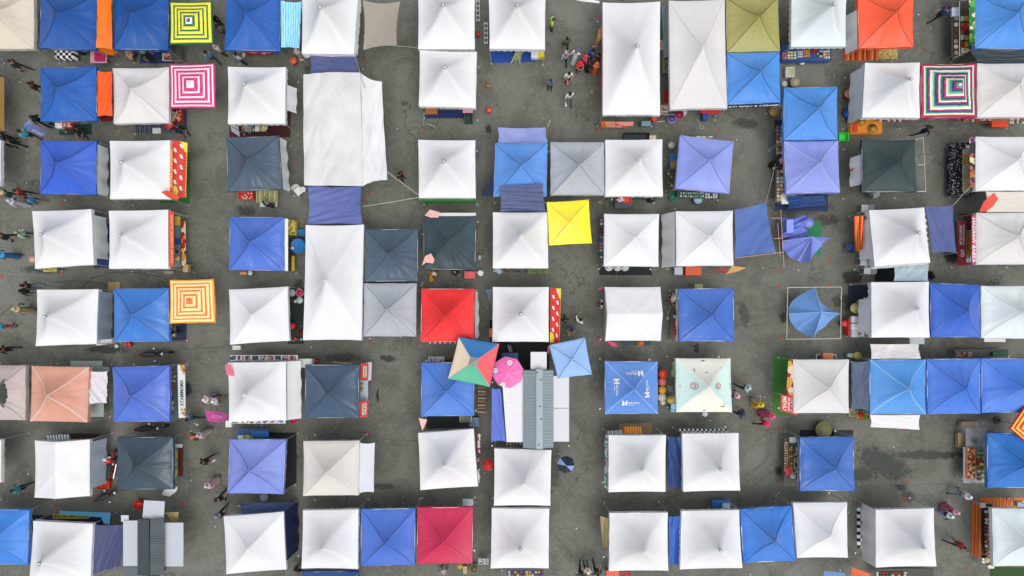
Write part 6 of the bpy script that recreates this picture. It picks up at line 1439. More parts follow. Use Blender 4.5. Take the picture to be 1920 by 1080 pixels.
tub(1263, 368, 8, 0, .3, '3c9c7c', 'green basin at the corner of the askew lavender tent', name='basin', cat='basin', handle=False, inner='2c7c64'); tub(1309, 374, 9, 0, .4, '3c6488', 'steel blue tub below the askew lavender tent', handle=False, inner='a8d0ec')
scatter(1303, 256, 1336, 259, .9, 3, 1, ['e8eaf0'], 'white box peeping out above the askew lavender tent', 'box', 'box', 'white boxes above the lavender tent', h=.1)
tub(1259, 272, 6, .4, .2, 'c8ccc0', 'pale bowl above the blue table', name='bowl', cat='bowl', handle=False)
crate(1170, 249, 1218, 262, .0, .3, '1f2a38', 'dark metal trough above the third row white pavilion', name='trough'); crate(1218, 254, 1230, 262, .4, .12, 'd8c4a0', 'beige cardboard box beside the dark metal trough', open_=False, name='box')
table(1453, 240, 1470, 380, '5a5048', 'long narrow goods table left of the lavender tent over the navy mat', z=.7)
scatter(1455, 165 + 70, 1468, 290, .72, 2, 8, ['c8b494', 'a86c4c', '7c8c9c', 'e4dcd0'], 'small folded garment on the upper part of the long narrow goods table', 'garment', 'garment', 'garments on the long narrow table', shape='pack'); scatter(1455, 318, 1468, 378, .72, 2, 9, ['b89c74', 'd8ccb4', '7c6444', 'e8e4dc'], 'beige food tray on the lower part of the long narrow goods table', 'food_tray', 'tray', 'beige trays on the long narrow table')
crate(1466, 362, 1493, 382, .5, .25, 'b8c8dc', 'glass-topped white display case at the corner of the lavender tent', open_=False, name='display_case', lid='dfe8f0'); tub(1500, 366, 7, .3, .15, 'd8902c', 'small orange-brown bowl beside the glass display case', name='bowl', cat='bowl', handle=False)
table(1786, 268, 1828, 366, '15171c', 'long table with a black dotted cloth beside the right edge white tent', z=.75, cloth=stops_mat('dots', [(0, '16181e'), (.80, 'c8ccd4'), (.90, '15171c')], 'noise', rep=22))
for k, c in enumerate(['d8ceb0', 'e0a82c', 'd8d4c4', 'd4ccb4', 'e0d8c0', 'd0c8a8']): crate(1806, 280 + k * 13.5, 1819, 292.5 + k * 13.5, .77, .08, c, '%s tray, number %s from the top, on the black dotted table' % (('beige', 'amber', 'pale grey', 'sand', 'cream', 'tan')[k], ('one', 'two', 'three', 'four', 'five', 'six')[k]), name='tray', fill=[c, 'c8b48c'])
crate(1812, 272, 1819, 278, .77, .1, 'f0f0f4', 'tiny white box at the upper end of the black dotted table', open_=False, name='box')
# fourth row
crate(191, 457, 204, 474, .02, .2, 'a8d0d8', 'pale blue tray with a black lid on the navy mat', name='tray', fill=['16242c', 'b8dce4', 'e4f0f0'])
board([(80, 505, .8), (106, 504, .9), (107, 509, .6), (82, 510, .5)], 'e0dc3c', 'yellow-green board below the fourth row left pavilion', 'board', 'board'); tub(60, 486, 6, 0, .5, 'd8988c', 'pinkish round stool left of the fourth row left pavilion', name='stool', cat='stool', handle=False, lid='dca094')
table(327, 404, 338, 500, '7c8a92', 'long grey metal table beside the lettered strip, fourth row', z=.8)
crate(328, 406, 337, 422, .82, .12, 'e8b83c', 'yellow box with a dark print on the long grey metal table', open_=False, name='box'); crate(328, 447, 337, 458, .82, .1, '2c4a8c', 'small blue box on the long grey metal table', open_=False, name='box'); tub(332, 472, 5, .82, .12, 'd8dce0', 'steel pot on the long grey metal table', name='pot', cat='pot', handle=False, fill='3c4044'); tub(332, 484, 5, .82, .1, 'e4b478', 'orange-cream bowl on the long grey metal table', name='bowl', cat='bowl', handle=False)
chair(350, 503, -90, 'f4c488', 'cream-orange plastic chair beside the red and yellow menu banner'); crate(308, 508, 325, 514, 0, .2, '9a9474', 'flat cardboard box below the lettered strip pavilion', open_=False, name='box')
pole((326, 400, 2.1), (346, 406, 1.2), 'short metal strut above the yellow box')
board([(534, 410, 2.0), (540, 410, 2.0), (540, 508, 2.0), (534, 508, 2.0)], 'e6e6da', 'cream strip on the right side of the royal blue tent, fourth row', 'cloth_strip', 'cloth')
table(540, 412, 553, 440, 'b89c3c', 'table with a yellow patterned cloth beside the cream strip', z=.7, cloth=stops_mat('ylw', [(0, 'c8b044'), (.4, '8c7a2c'), (.7, 'e0cc6c')], 'noise', rep=9)); table(540, 446, 552, 508, '2c2c20', 'dark table with a yellow rim beside the cream strip', z=.7); crate(547, 480, 552, 508, .72, .05, 'c8a83c', 'narrow yellow tray on the dark table', name='tray')
T_ = thing('round_table', P(558.5, 461), 'blue round plastic table between the royal blue tent and the long pavilion', 'table'); q = P(558.5, 461, .72); k = 14 * (H - .72) / FP
b_ = MB(); b_.lathe([(k * .98, .69), (k, .70), (k, .72), (k * .97, .73), (k * .93, .722), (0, .722)], (q.x, q.y, 0), 32); b_.build('tabletop', paint('2f7cc4', .35), T_, True)
for t in range(4): b_ = MB(); b_.bar((q.x + .25 * math.cos(R(45 + 90 * t)), q.y + .25 * math.sin(R(45 + 90 * t)), .7), (q.x + .33 * math.cos(R(45 + 90 * t)), q.y + .33 * math.sin(R(45 + 90 * t)), 0), .025); b_.build('leg', paint('2f7cc4', .35), T_)
tub(548, 465, 3, .73, .06, 'e4f0f0', 'small white cup on the blue round table', name='cup', cat='cup', handle=False); chair(565, 437, 180, '2a78b4', 'blue plastic chair above the blue round table')
tub(469, 512, 4.5, 0, .25, 'd4dce4', 'small pale bucket below the royal blue tent, fourth row'); crate(450, 510, 462, 515, 0, .2, 'd88c54', 'small orange-brown box below the royal blue tent, fourth row', open_=False, name='box')
crate(871, 509, 890, 522, .2, .3, 'f06058', 'coral red box below the dark grey tent with pink flags', open_=False, name='box'); stool(901, 512, 'e8eaec', 'white square stool below the corner of the dark grey tent'); crate(897, 479, 902, 486, .3, .2, '9cc0c4', 'tiny teal box right of the dark grey tent with pink flags', open_=False, name='box'); board([(806, 510, .5), (813, 507, .7), (812, 527, .3), (805, 530, .2)], 'e8a82c', 'yellow cloth held by the woman below the dark grey tent', 'cloth', 'cloth')
table(938, 500, 1028, 513, '6c6c54', 'long table of green and grey goods below the white pavilion beside the yellow umbrella', z=.6); scatter(944, 505, 990, 512, .62, 14, 2, ['5c5c6c', '7c7c8c', '44444c'], 'dark grey packet on the long table below the white pavilion beside the yellow umbrella', 'packet', 'packet', 'grey packets fourth row', shape='pack'); scatter(994, 505, 1026, 512, .62, 10, 2, ['4c7c34', '6c9c44', '8cb454'], 'green packet on the long table below the white pavilion beside the yellow umbrella', 'packet', 'packet', 'green packets fourth row', shape='pack')
table(1122, 405, 1133, 500, '3c4038', 'long table of clothes left of the white tent with round plates', z=.75); scatter(1124, 410, 1131, 498, .77, 1, 14, ['c8b8a8', '3c6c4c', 'b87ca8', '8c3c44', 'd8d8dc', '4c5c6c'], 'folded garment left of the white tent with round plates', 'garment', 'garment', 'garments left of the white tent', shape='pack', h=.1)
for k, x in enumerate((1142, 1158, 1172)): tub(x, 500.5, 7.5, .6, .06, 'e8ebee', '%s of three white round plates below the white tent' % ('left', 'middle', 'right')[k], name='plate', cat='plate', handle=False, inner='dfe3e6')
crate(1265, 501, 1280, 515, .1, .35, 'c4c8d2', 'grey-white crate left of the orange crate, fourth row', open_=False, name='box'); crate(1286, 500, 1315, 516, .1, .4, 'f45a1c', 'large bright orange crate below the white tent with the bulging wall', open_=False)
board([(1601, 406, 1.8), (1620, 404, 1.9), (1617, 468, 1.7), (1604, 472, 1.1)], 'e8641c', 'orange and red striped drape hanging left of the pavilion with torn skirts', 'drape', 'cloth', m=stops_mat('drape', [(0, 'e0481c'), (.25, 'f4a03c'), (.4, 'd8301c'), (.6, 'f0b850'), (.75, 'c82818')], 'u', rep=1.6), wav=.03)
for (x, y, l) in ((1622, 391, 'white plastic chair above the orange striped drape'), (1620, 491, 'upper white plastic chair below the torn skirts'), (1627, 507, 'lower white plastic chair below the torn skirts')): chair(x, y, -95, 'd9dcdc', l)
chair(1594, 465, 180, '35528c', 'navy blue plastic chair beside the orange striped drape')
crate(1794, 408, 1804, 418, .4, .2, '2c9ca0', 'teal box at the upper end of the dark red stall', open_=False, name='box'); tub(1799, 412, 7, .5, .25, '3cc0c0', 'turquoise bucket at the upper end of the dark red stall', inner='1c4c54'); crate(1809, 404, 1817, 422, .5, .12, 'd0dcd8', 'white barred tray beside the turquoise bucket', name='tray', fill=['2c4c44', 'd8e4e0'])
table(1795, 400, 1830, 497, '5c2226', 'stall table with a dark red cover beside the burnt off-white tent', z=.7)
for k, c in enumerate(['c8b47c', 'e89a2c', 'b8b06c', 'e0901c', 'd8dce0']): crate(1812, 432 + k * 12, 1820, 443 + k * 12, .72, .08, c, '%s tray on the dark red stall table' % ('uppermost khaki', 'upper orange', 'olive', 'lower orange', 'lowest white')[k], name='tray', fill=[c, 'a8843c'])
# fifth row
crate(203, 529, 224, 552, 0, .08, 'a8905c', 'flat wooden board above the fifth row blue tent', open_=False, name='wooden_board'); tub(240, 646, 5, 0, .3, 'd8242c', 'red plastic bag bucket below the fifth row blue tent'); tub(218, 649, 3.5, 0, .2, 'd8dcc8', 'small white ring-topped tin below the fifth row blue tent', name='tin', cat='tin', handle=False)
table(316, 608, 330, 632, '7c6a50', 'small goods table under the orange ringed umbrella', z=.7); scatter(317, 610, 329, 630, .72, 2, 4, ['d8ccb8', '8c9c8c', '3c3c40'], 'small item on the goods table under the orange ringed umbrella', 'packet', 'packet', 'items under the orange umbrella', shape='pack')
board([(186, 630, .9), (209, 634, .9), (209, 643, .9), (180, 648, 1.0)], 'e6e6ea', 'white lidded freezer top below the grey-blue side wall', 'freezer_top', 'board', th=.5)
for (x, y, r_, c, inn, l) in ((547, 549, 7, '9aa4a8', 'b8c0c0', 'steel ring-rimmed pot beside the long white pavilion'), (562, 549, 7, 'd8dce0', 'd82464', 'white basin with pink water beside the long white pavilion'), (562, 563, 6, 'b8c8c8', 'dfe8e4', 'pale green bowl below the basin with pink water'), (554, 565, 3, 'c8d8d4', 'e0e8e4', 'tiny pale cup beside the pale green bowl')): tub(x, y, r_, .1, .2, c, l, name='basin', cat='basin', handle=False, inner=inn)
tub(548, 611, 6, 0, .35, 'f02c20', 'bright red bucket between the white tent and the long pavilion', lid='f43428'); tub(564, 622, 6, 0, .15, 'c82c34', 'red ring-shaped basin near the long pavilion', name='basin', cat='basin', handle=False, inner='3c1c20'); crate(436, 648, 451, 656, .2, .2, 'dfe0d4', 'cream box below the fifth row white tent', open_=False, name='box'); tub(554, 635, 3, 0, .15, 'd8482c', 'tiny red-orange cup near the corner of the fifth row white tent', name='cup', cat='cup', handle=False)
tarp([(911, 543, 1.8), (923, 541, 1.9), (923, 575, 1.6), (919, 573, 1.2)], '5c7080', 'grey-blue rag at the upper left corner of the fifth row pavilion', sag=.05, amp=.08); crate(917, 616, 923, 632, .3, .3, 'ee6a34', 'orange box half hidden left of the fifth row pavilion', open_=False, name='box')
mb = MB(); T_ = thing('grill', P(1195, 642), 'grill rack with a hot orange tray below the ridge-roofed tent', 'grill')
for k in range(16): mb.bar(P(1171 + k * 3.2, 638, .75), P(1171 + k * 3.2, 647, .75), .008, 4)
mb.box(P(1195, 642.5, .70), (1.5, .28, .04)); mb.build('grate', DARKM, T_)
for k in (-1, 1):
    mb = MB(); q = P(1195 + k * 22, 642, .6); mb.bar((q.x, q.y, 0), (q.x, q.y, .7), .02); mb.build('leg', DARKM, T_)
tub(1201, 643, 6, .77, .05, 'e0803c', 'orange round tray on the grill rack', name='tray', cat='tray', handle=False)
table(1258, 545, 1272, 640, '5c5448', 'long goods table on the left of the fifth row glossy blue tent', z=.7); scatter(1260, 548, 1270, 575, .72, 2, 4, ['d8c8a0', 'b89c6c', 'e8dcc0'], 'beige food bag on the goods table left of the glossy blue tent', 'food_bag', 'bag', 'beige bags fifth row', shape='pack', h=.12); scatter(1262, 590, 1270, 632, .72, 1, 6, ['a82c34', 'd83c44', 'e8e8ec'], 'red packet on the goods table left of the glossy blue tent', 'packet', 'packet', 'red packets fifth row', shape='pack')
T_ = thing('ladle', P(1256, 575), 'long-handled ladle left of the glossy blue tent', 'ladle'); mb = MB(); mb.bar(P(1257, 573, .9), P(1252, 594, .8), .012); mb.build('handle', METAL, T_); mb = MB(); mb.lathe([(.03, -.05), (.085, 0), (.075, 0), (.02, -.04)], P(1252, 597, .82), 12); mb.build('scoop', paint('a89458', .5), T_, True)
crate(1303, 533, 1318, 541, .9, .1, 'b0a868', 'olive box above the fifth row glossy blue tent', open_=False, name='box')
tub(1604, 578, 9, .4, .2, 'd8cc9c', 'cream basin of yellow batter left of the stoves', name='basin', cat='basin', handle=False, inner='e4d078'); tub(1611, 566, 4, .5, .15, 'b89c5c', 'small brass pot beside the cream basin', name='pot', cat='pot', handle=False)
board([(1619, 558, 1.2), (1628, 558, 1.35), (1628, 627, 1.35), (1622, 627, 1.2)], 'e8eaf0', 'white shelf board beside the stoves', 'board', 'board')
for k, (y0, y1, l) in enumerate(((593, 605, 'upper'), (607, 619, 'middle'), (620, 632, 'lower'))):
    T_ = crate(1597, y0, 1620, y1, .55, .25, 'd4d8dc', '%s of three white cooking appliances left of the fifth row pavilion' % l, open_=False, name='stove', lid=('dfe4ea', 'f0f0f0', 'b8bcc0')[k])
    if k == 2:
        b_ = MB(); q = P(1612, 626, .82); b_.torus(q, .09, .012, 20, 6); b_.torus(q, .05, .01, 16, 6); b_.build('burner', DARKM, T_)
crate(1591, 598, 1597, 630, .1, .5, 'e03c30', 'red gas box at the left of the stoves', open_=False, name='box'); tub(1584, 607, 6, 0, .45, 'e03434', 'red gas canister beside the stoves', name='gas_canister', cat='gas canister', handle=False, lid='e84a4a')
crate(1706, 633, 1733, 645, .9, .05, 'b8c4c8', 'grey-blue tray below the right hand white pavilion, fifth row', open_=False, name='tray'); crate(1846, 634, 1885, 641, .9, .2, 'e4e8ec', 'white box below the very pale blue tent', open_=False, name='box')
# sixth row
crate(133, 677, 191, 690, .6, .05, 'a8b4ac', 'grey-green board above the salmon tent', open_=False, name='board'); crate(167, 757, 194, 781, .8, .05, 'a8b4ac', 'grey-green board with a handle right of the salmon tent', open_=False, name='board'); crate(168, 688, 204, 697, .7, .05, '9caaa4', 'second grey-green board above the wrinkled white cloth', open_=False, name='board')
T_ = thing('mesh_panel', P(325, 735), 'teal wire mesh panel beside the royal blue tent', 'panel'); mb = MB()
for k in range(8): mb.bar(P(319 + k * 2, 684, .9), P(319 + k * 2, 786, .9), .006, 4)
for k in range(34): mb.bar(P(318, 684 + k * 3, .9), P(334, 684 + k * 3, .9), .006, 4)
mb.build('mesh', paint('3c8c94', .4), T_); mb = MB()
for (x, y) in ((319, 684), (333, 684), (333, 786), (319, 786)): q = P(x, y, .9); mb.bar((q.x, q.y, 0), (q.x, q.y, .9), .015)
mb.build('frame', METAL, T_)
scatter(319, 694, 331, 734, .95, 2, 5, ['c88c5c', 'e0b48c', 'a85c3c'], 'plate of fried food on the teal mesh panel', 'food_plate', 'plate', 'plates of fried food', shape='round', h=.07); scatter(320, 740, 328, 780, .95, 1, 4, ['e0c8a4', '2c3c4c'], 'round bowl on the lower part of the teal mesh panel', 'bowl', 'bowl', 'bowls on the mesh panel', shape='round', h=.08)
PIC = ['3c4a64', 'e8e4e0', 'b83c3c', '54546c', '2c3040', 'c8b890']
T_ = thing('poster_board', P(495, 671), 'long board of small food posters above the white pavilion with posters', 'board'); mb = MB(); mb.box((P(430, 671, 1.2) + P(560, 671, 1.2)) / 2, (3.7, .30, .02)); mb.build('board', paint('dfe0e4', .5), T_)
for k in range(9):
    mb = MB(); q = P(437 + k * 14, 671, 1.2); mb.box((q.x, q.y, 1.216), (.33, .24, .008)); mb.build('poster', stops_mat('post%d' % k, [(0, PIC[k % 6]), (.4, PIC[(k + 1) % 6]), (.75, PIC[(k + 3) % 6])], 'noise', rep=7 + k), T_)
for k in (432, 558): mb = MB(); q = P(k, 671, 1.2); mb.bar((q.x, q.y, 0), (q.x, q.y, 1.19), .015); mb.build('leg', METAL, T_)
T_ = thing('poster_board', P(485, 790), 'long board of colourful posters below the white pavilion with posters', 'board'); mb = MB(); mb.box((P(434, 789, 1.1) + P(536, 789, 1.1)) / 2, (2.95, .30, .02)); mb.build('board', paint('e4e6e8', .5), T_)
for k in range(7):
    mb = MB(); q = P(441 + k * 14, 789, 1.1); mb.box((q.x, q.y, 1.116), (.34, .26, .008)); mb.build('poster', stops_mat('postb%d' % k, [(0, ('4c8c3c', 'd8a46c', '2c3c8c', 'b8c44c', '3c6ca8', 'c86c7c', '8cacd4')[k]), (.45, 'e8ece8'), (.7, ('2c5c34', '6c3c2c', '5c74b8', '6c7c9c', '9cc4dc', '5c5c7c', '34446c')[k])], 'noise', rep=8 + k), T_)
for k in (437, 533): mb = MB(); q = P(k, 789, 1.1); mb.bar((q.x, q.y, 0), (q.x, q.y, 1.09), .015); mb.build('leg', METAL, T_)
crate(423, 789, 434, 801, .4, .5, 'e4e4e4', 'white box at the left end of the lower poster board', open_=False, name='box'); crate(559, 673, 585, 689, .5, .5, 'e8e8ea', 'white foam box right of the upper poster board', open_=False, name='box', lid='f2f2f2'); tub(592, 678, 6, .1, .3, 'c8302c', 'dark red bucket above the blue-grey tent', inner='9c2420'); tub(550, 787, 7, .2, .25, 'd82c40', 'red bowl with a pale rim below the draped sheet of the posters pavilion', name='bowl', cat='bowl', handle=False, inner='b81c30')
table(675, 713, 690, 754, 'aebccc', 'pale blue-grey counter between the two red banners', z=.85); tub(678, 722, 4, .87, .05, 'c8b074', 'upper brass plate on the pale counter', name='plate', cat='plate', handle=False); tub(678, 731, 4, .87, .05, 'c0a868', 'lower brass plate on the pale counter', name='plate', cat='plate', handle=False); pole((624, 679, .5), (660, 682, .6), 'cream wooden plank above the blue-grey tent', r=.03, m=paint('d0c4a0', .6))
crate(804, 669, 832, 679, .7, .1, 'dfe3ea', 'white tray with blue rolls above the blue tent by the four-coloured umbrella', name='tray', fill=['3c64a4', 'dfe4ec']); crate(833, 672, 850, 680, .6, .2, '6a5034', 'brown crate behind the four-coloured umbrella', fill=['7c5c3c', '4c3c28'])
T_ = thing('bamboo_rack', P(903, 750), 'rack of grilled bamboo tubes left of the zinc kiosk', 'rack')
for k in range(16): mb = MB(); mb.bar(P(896, 724 + k * 3.2, .5), P(911, 724.5 + k * 3.2, .5), .045, 7); mb.build('bamboo_tube', paint(('7c6248', '9c8468', '5c4836', 'b8a890')[k % 4], .7), T_)
crate(862, 780, 884, 791, .5, .15, 'c8c8b4', 'white-framed tray of seedlings below the blue tent, sixth row', name='tray', fill=['6a7050', 'a09c74']); crate(880, 783, 898, 800, .2, .45, '4c6880', 'slate blue storage box beside the tray of seedlings', open_=False, name='box')
crate(941, 662, 971, 674, .5, .3, '24407c', 'dark blue cooler box in front of the pink umbrella', open_=False, name='cooler_box', lid='2c4c8c'); board([(950, 645, .6), (958, 644, .9), (963, 659, .9), (954, 663, .6)], '1c1f22', 'black sign board with white writing above the dark blue cooler box', 'sign_board', 'sign', texts=[('LAKSA', (.2, .9, .5, .1), 'e4e6e8', 1), ('IKAN', (.6, .9, .85, .2), 'd4d6d8', 1)])
COOL = [(1243, 701, 7.5, 'f0401c', 'f04a28', 'bright orange-red round cooler, topmost of the column'), (1242, 716, 7, 'd83c3c', 'e0706c', 'red round cooler with a pale lid handle, second in the column'), (1242, 731, 7, 'f0982c', 'f4a43c', 'amber round cooler, third in the column'), (1241, 745, 7.5, 'c8bca4', 'd4cab4', 'beige round drum, lowest of the column')]
for (x, y, r_, c, ld, l) in COOL: tub(x, y, r_, .3, .5, c, l, name='drink_cooler', cat='cooler', lid=ld, handle=False)
tub(1243, 755, 4.5, .3, .2, 'dfe0dc', 'small white bowl below the beige drum', name='bowl', cat='bowl', handle=False); tub(1258, 750, 7, .3, .25, 'd8cc90', 'yellow and cream basin left of the cream and mint tent', name='basin', cat='basin', handle=False, inner='e4c04c'); crate(1258, 757, 1268, 772, .2, .4, '3c74b8', 'blue water box left of the cream and mint tent', open_=False, name='box', lid='8cc0e4'); tarp([(1250, 722, .7), (1263, 724, .7), (1263, 737, .5), (1252, 733, .5)], 'a4aeb4', 'grey plastic bag beside the column of coolers', 'plastic_bag', 'bag', sag=-.15, amp=.15, fold=5); tarp([(1260, 678, 1.0), (1266, 677, 1.0), (1266, 708, .9), (1258, 706, .9)], 'b8c8a0', 'pale green cloth at the left corner of the cream and mint tent', 'cloth_sheet', 'cloth', sag=.03, amp=.1)
tub(1322, 776, 5, .8, .1, 'd8dce0', 'crumpled silver bowl below the cream and mint tent', name='bowl', cat='bowl', handle=False)
T_ = thing('table', P(1548, 669), 'white rounded folding table with an orange cooler above the off-white tent', 'table'); mb = MB(); mb.path([P(1531, 675, .7), P(1531, 665, .7), P(1567, 665, .7), P(1570, 675, .7)], .02, 8); mb.build('rail', WHITEP, T_); mb = MB(); mb.box(P(1539, 670, .68), (.42, .30, .02)); mb.build('tabletop', paint('34487c', .5), T_)
for (x, y) in ((1532, 666), (1566, 666)): mb = MB(); q = P(x, y, .7); mb.bar((q.x, q.y, 0), (q.x, q.y, .69), .015); mb.build('leg', METAL, T_)
crate(1544, 662, 1562, 674, .7, .35, 'f47a44', 'orange cooler box on the white rounded table', open_=False, name='cooler_box', lid='f68a58'); tub(1608, 667, 7, .2, .4, 'd8cc2c', 'yellow bucket above the slate grey tarpaulin', inner='e8dc5c'); crate(1590, 663, 1600, 670, .3, .2, 'd0d8e4', 'white plastic bag shaped box left of the yellow bucket', open_=False, name='box')
pole((1609, 668, .6), (1630, 673, 1.9), 'pale pole from the yellow bucket to the light blue tent'); pole((1592, 740, .1), (1596, 768, 1.6), 'pale vertical board edge between the off-white tent and the slate grey tarpaulin', r=.03, m=paint('c8c0a4', .6))
crate(1592, 766, 1608, 780, .3, .3, 'b0a47c', 'bamboo crate at the corner of the off-white tent', fill=['c8bc8c', 'a09468']); crate(1605, 775, 1630, 786, .4, .12, '7c8c3c', 'tray of green and yellow food above the lower white flap', name='tray', fill=['e0a83c', '4c8c34', 'd8d048', 'c85c2c']); tub(1614, 778, 5, .5, .15, 'e0281c', 'small bright red bowl on the green and yellow tray', name='bowl', cat='bowl', handle=False)
table(1790, 655, 1890, 668, '4c4c48', 'narrow table of goods above the three joined blue tents', z=.6); scatter(1794, 660, 1822, 669, .62, 7, 2, ['c86c6c', 'e8d4d0', 'a84c54', 'd8a88c'], 'pink and white cloth roll above the joined blue tents', 'cloth_roll', 'cloth', 'cloth rolls sixth row', shape='pack', h=.1); crate(1862, 660, 1890, 668, .62, .15, '24684c', 'dark green box on the narrow table above the joined blue tents', open_=False, name='box')
# seventh row
crate(181, 896, 204, 917, 0, .35, 'f0401c', 'orange-red crate right of the ridge-roofed white tent', fill=['f04a24', 'd83414']); board([(88, 817, 1.4), (130, 814, 1.4), (132, 823, 1.5), (90, 826, 1.5)], 'b8c8c8', 'white and teal striped cloth above the ridge-roofed white tent', 'cloth_strip', 'cloth', m=stops_mat('tealstr', [(0, 'e4ecec'), (.5, '4c8488')], 'u', rep=8)); pole((169, 826, 1.9), (197, 817, .1), 'white pole at the upper right of the ridge-roofed tent'); pole((170, 931, 1.9), (199, 919, .1), 'white pole at the lower right of the ridge-roofed tent')
pole((66, 934, .4), (87, 938, .1), 'thin dark pole below the ridge-roofed tent', m=BLACK)
board([(325, 836, .9), (333, 838, .9), (333, 908, .9), (325, 910, .9)], 'd8b43c', 'yellow and teal patterned counter front right of the dark grey tent', 'counter_front', 'banner', m=stops_mat('ytl', [(0, 'd8b03c'), (.35, '4ca4a0'), (.6, 'e4c85c'), (.8, '2c7c88')], 'noise', rep=5)); crate(326, 833, 341, 839, .8, .1, 'd8d4d4', 'white box at the upper end of the patterned counter', open_=False, name='box')
table(443, 804, 505, 825, '2c5c94', 'table with boxes above the periwinkle tent', z=.7); crate(446, 816, 457, 824, .72, .1, 'e8ecec', 'white box at the left of the striped boxes', open_=False, name='box'); scatter(457, 815, 475, 824, .72, 7, 1, ['8cb43c', '4c7c2c', 'c8d46c'], 'narrow green striped box on the table above the periwinkle tent', 'box', 'box', 'green striped boxes', h=.12, fill=.95); crate(472, 808, 503, 820, .73, .14, '2470b4', 'flat blue box above the periwinkle tent', open_=False, name='box')
tub(495, 933, 9, .2, .3, '4c5454', 'grey covered pot below the periwinkle tent', name='pot', cat='pot', handle=False, inner='a8acac')
board([(896, 812, 1.0), (901, 815, 1.0), (899, 905, 1.0), (895, 903, 1.0)], 'c8a0a0', 'narrow pink and white fringe right of the askew white pavilion', 'cloth_strip', 'cloth', m=stops_mat('fringe', [(0, 'e0d8dc'), (.5, 'c83c5c'), (.7, '3c3c44')], 'noise', rep=7))
scatter(948, 829, 984, 840, .4, 6, 2, ['d8d8dc', '8c9094', '5c6068', 'b8b0a8'], 'small kitchen item between the zinc kiosk and the pavilion below it', 'kitchen_item', 'kitchenware', 'kitchen items by the kiosk', shape='round', h=.12)
board([(1134, 814, 1.5), (1139, 816, 1.6), (1139, 918, 1.6), (1133, 915, 1.3)], 'b8c4bc', 'patterned green and pink drape at the left of the seventh row pavilion', 'drape', 'cloth', m=stops_mat('drape2', [(0, 'dfe4e0'), (.35, '4c9c74'), (.6, 'b84c84'), (.8, 'c8c8cc')], 'noise', rep=6))
board([(1139, 808, 1.3), (1169, 806, 1.3), (1169, 815, 1.6), (1140, 816, 1.6)], 'd8dcd8', 'green and pink striped cloth strip above the seventh row pavilion', 'cloth_strip', 'cloth', m=stops_mat('gps', [(0, 'e8ecea'), (.4, '3c9c6c'), (.65, 'e8ecea'), (.8, 'b83c74')], 'u', rep=4))
mat_rug(1161, 794, 1223, 814, 'a08464', 'brown cardboard sheet above the seventh row pavilion', name='cardboard_sheet'); board([(1170, 800, 1.2), (1202, 800, 1.2), (1203, 814, 1.6), (1170, 814, 1.6)], 'f08c2c', 'orange and yellow striped cloth above the seventh row pavilion', 'cloth_strip', 'cloth', m=stops_mat('oys', [(0, 'f0702c'), (.5, 'f4c04c')], 'u', rep=7))
board([(1273, 804, 1.2), (1362, 804, 1.2), (1365, 812, 1.3), (1275, 813, 1.3)], 'e8e8e8', 'black and white chequered strip above the seventh row right pavilion', 'cloth_strip', 'cloth', m=CHK2)
table(1470, 820, 1500, 912, '4a4a40', 'vegetable stall table left of the seventh row blue tent', z=.75)
for (r_, cs, nm) in (((1470, 828, 1478, 885), ['d8b48c', 'c88c6c', 'b8b4c0'], 'wrapped peach coloured pack'), ((1479, 836, 1486, 888), ['c8c07c', 'd8cc94', 'a8742c'], 'olive food pack'), ((1487, 838, 1494, 888), ['d8d8a8', '8c5c3c', 'c8cc8c'], 'pale green food pack'), ((1494, 822, 1500, 920), ['e0b494', 'd89c84', 'e8c8ac'], 'pinkish biscuit pack')):
    scatter(*r_, .77, 2, 12, cs, nm + ' on the vegetable stall table', 'food_pack', 'packet', nm + 's on the stall', shape='pack', h=.08)
crate(1481, 820, 1493, 830, .77, .12, 'ece4f0', 'white label box at the top of the vegetable stall', open_=False, name='box'); crate(1483, 830, 1492, 836, .77, .1, '1c7c44', 'green box at the top of the vegetable stall', open_=False, name='box'); crate(1473, 878, 1483, 891, .77, .12, 'd8303c', 'red and white pack at the lower end of the vegetable stall', open_=False, name='box'); tub(1487, 893, 5, .77, .1, 'c8ccd4', 'pale round pack below the green packs', name='bowl', cat='bowl', handle=False)
crate(1482, 899, 1492, 911, .6, .12, 'd878a8', 'pink striped pack at the lowest end of the vegetable stall', open_=False, name='box')
T_ = tub(1545, 806, 15, .1, .4, '8c8c54', 'large round basket of dried leaves above the seventh row blue tent', name='basket', cat='basket', handle=False, inner='a09c68'); mb = MB(); Mz = Matrix.Rotation(0, 3, 'Z'); mb.torus(P(1557, 812, .1), .22, .05); tag(mb.build('tyre', BLACK, None, True, origin=P(1557, 812)), 'black tyre beside the large round basket', 'tyre')
pole((1471, 803, .05), (1500, 820, 1.95), 'white tent pole at the upper left of the seventh row blue tent'); pole((1566, 808, .6), (1600, 818, 1.9), 'white pole right of the large round basket')
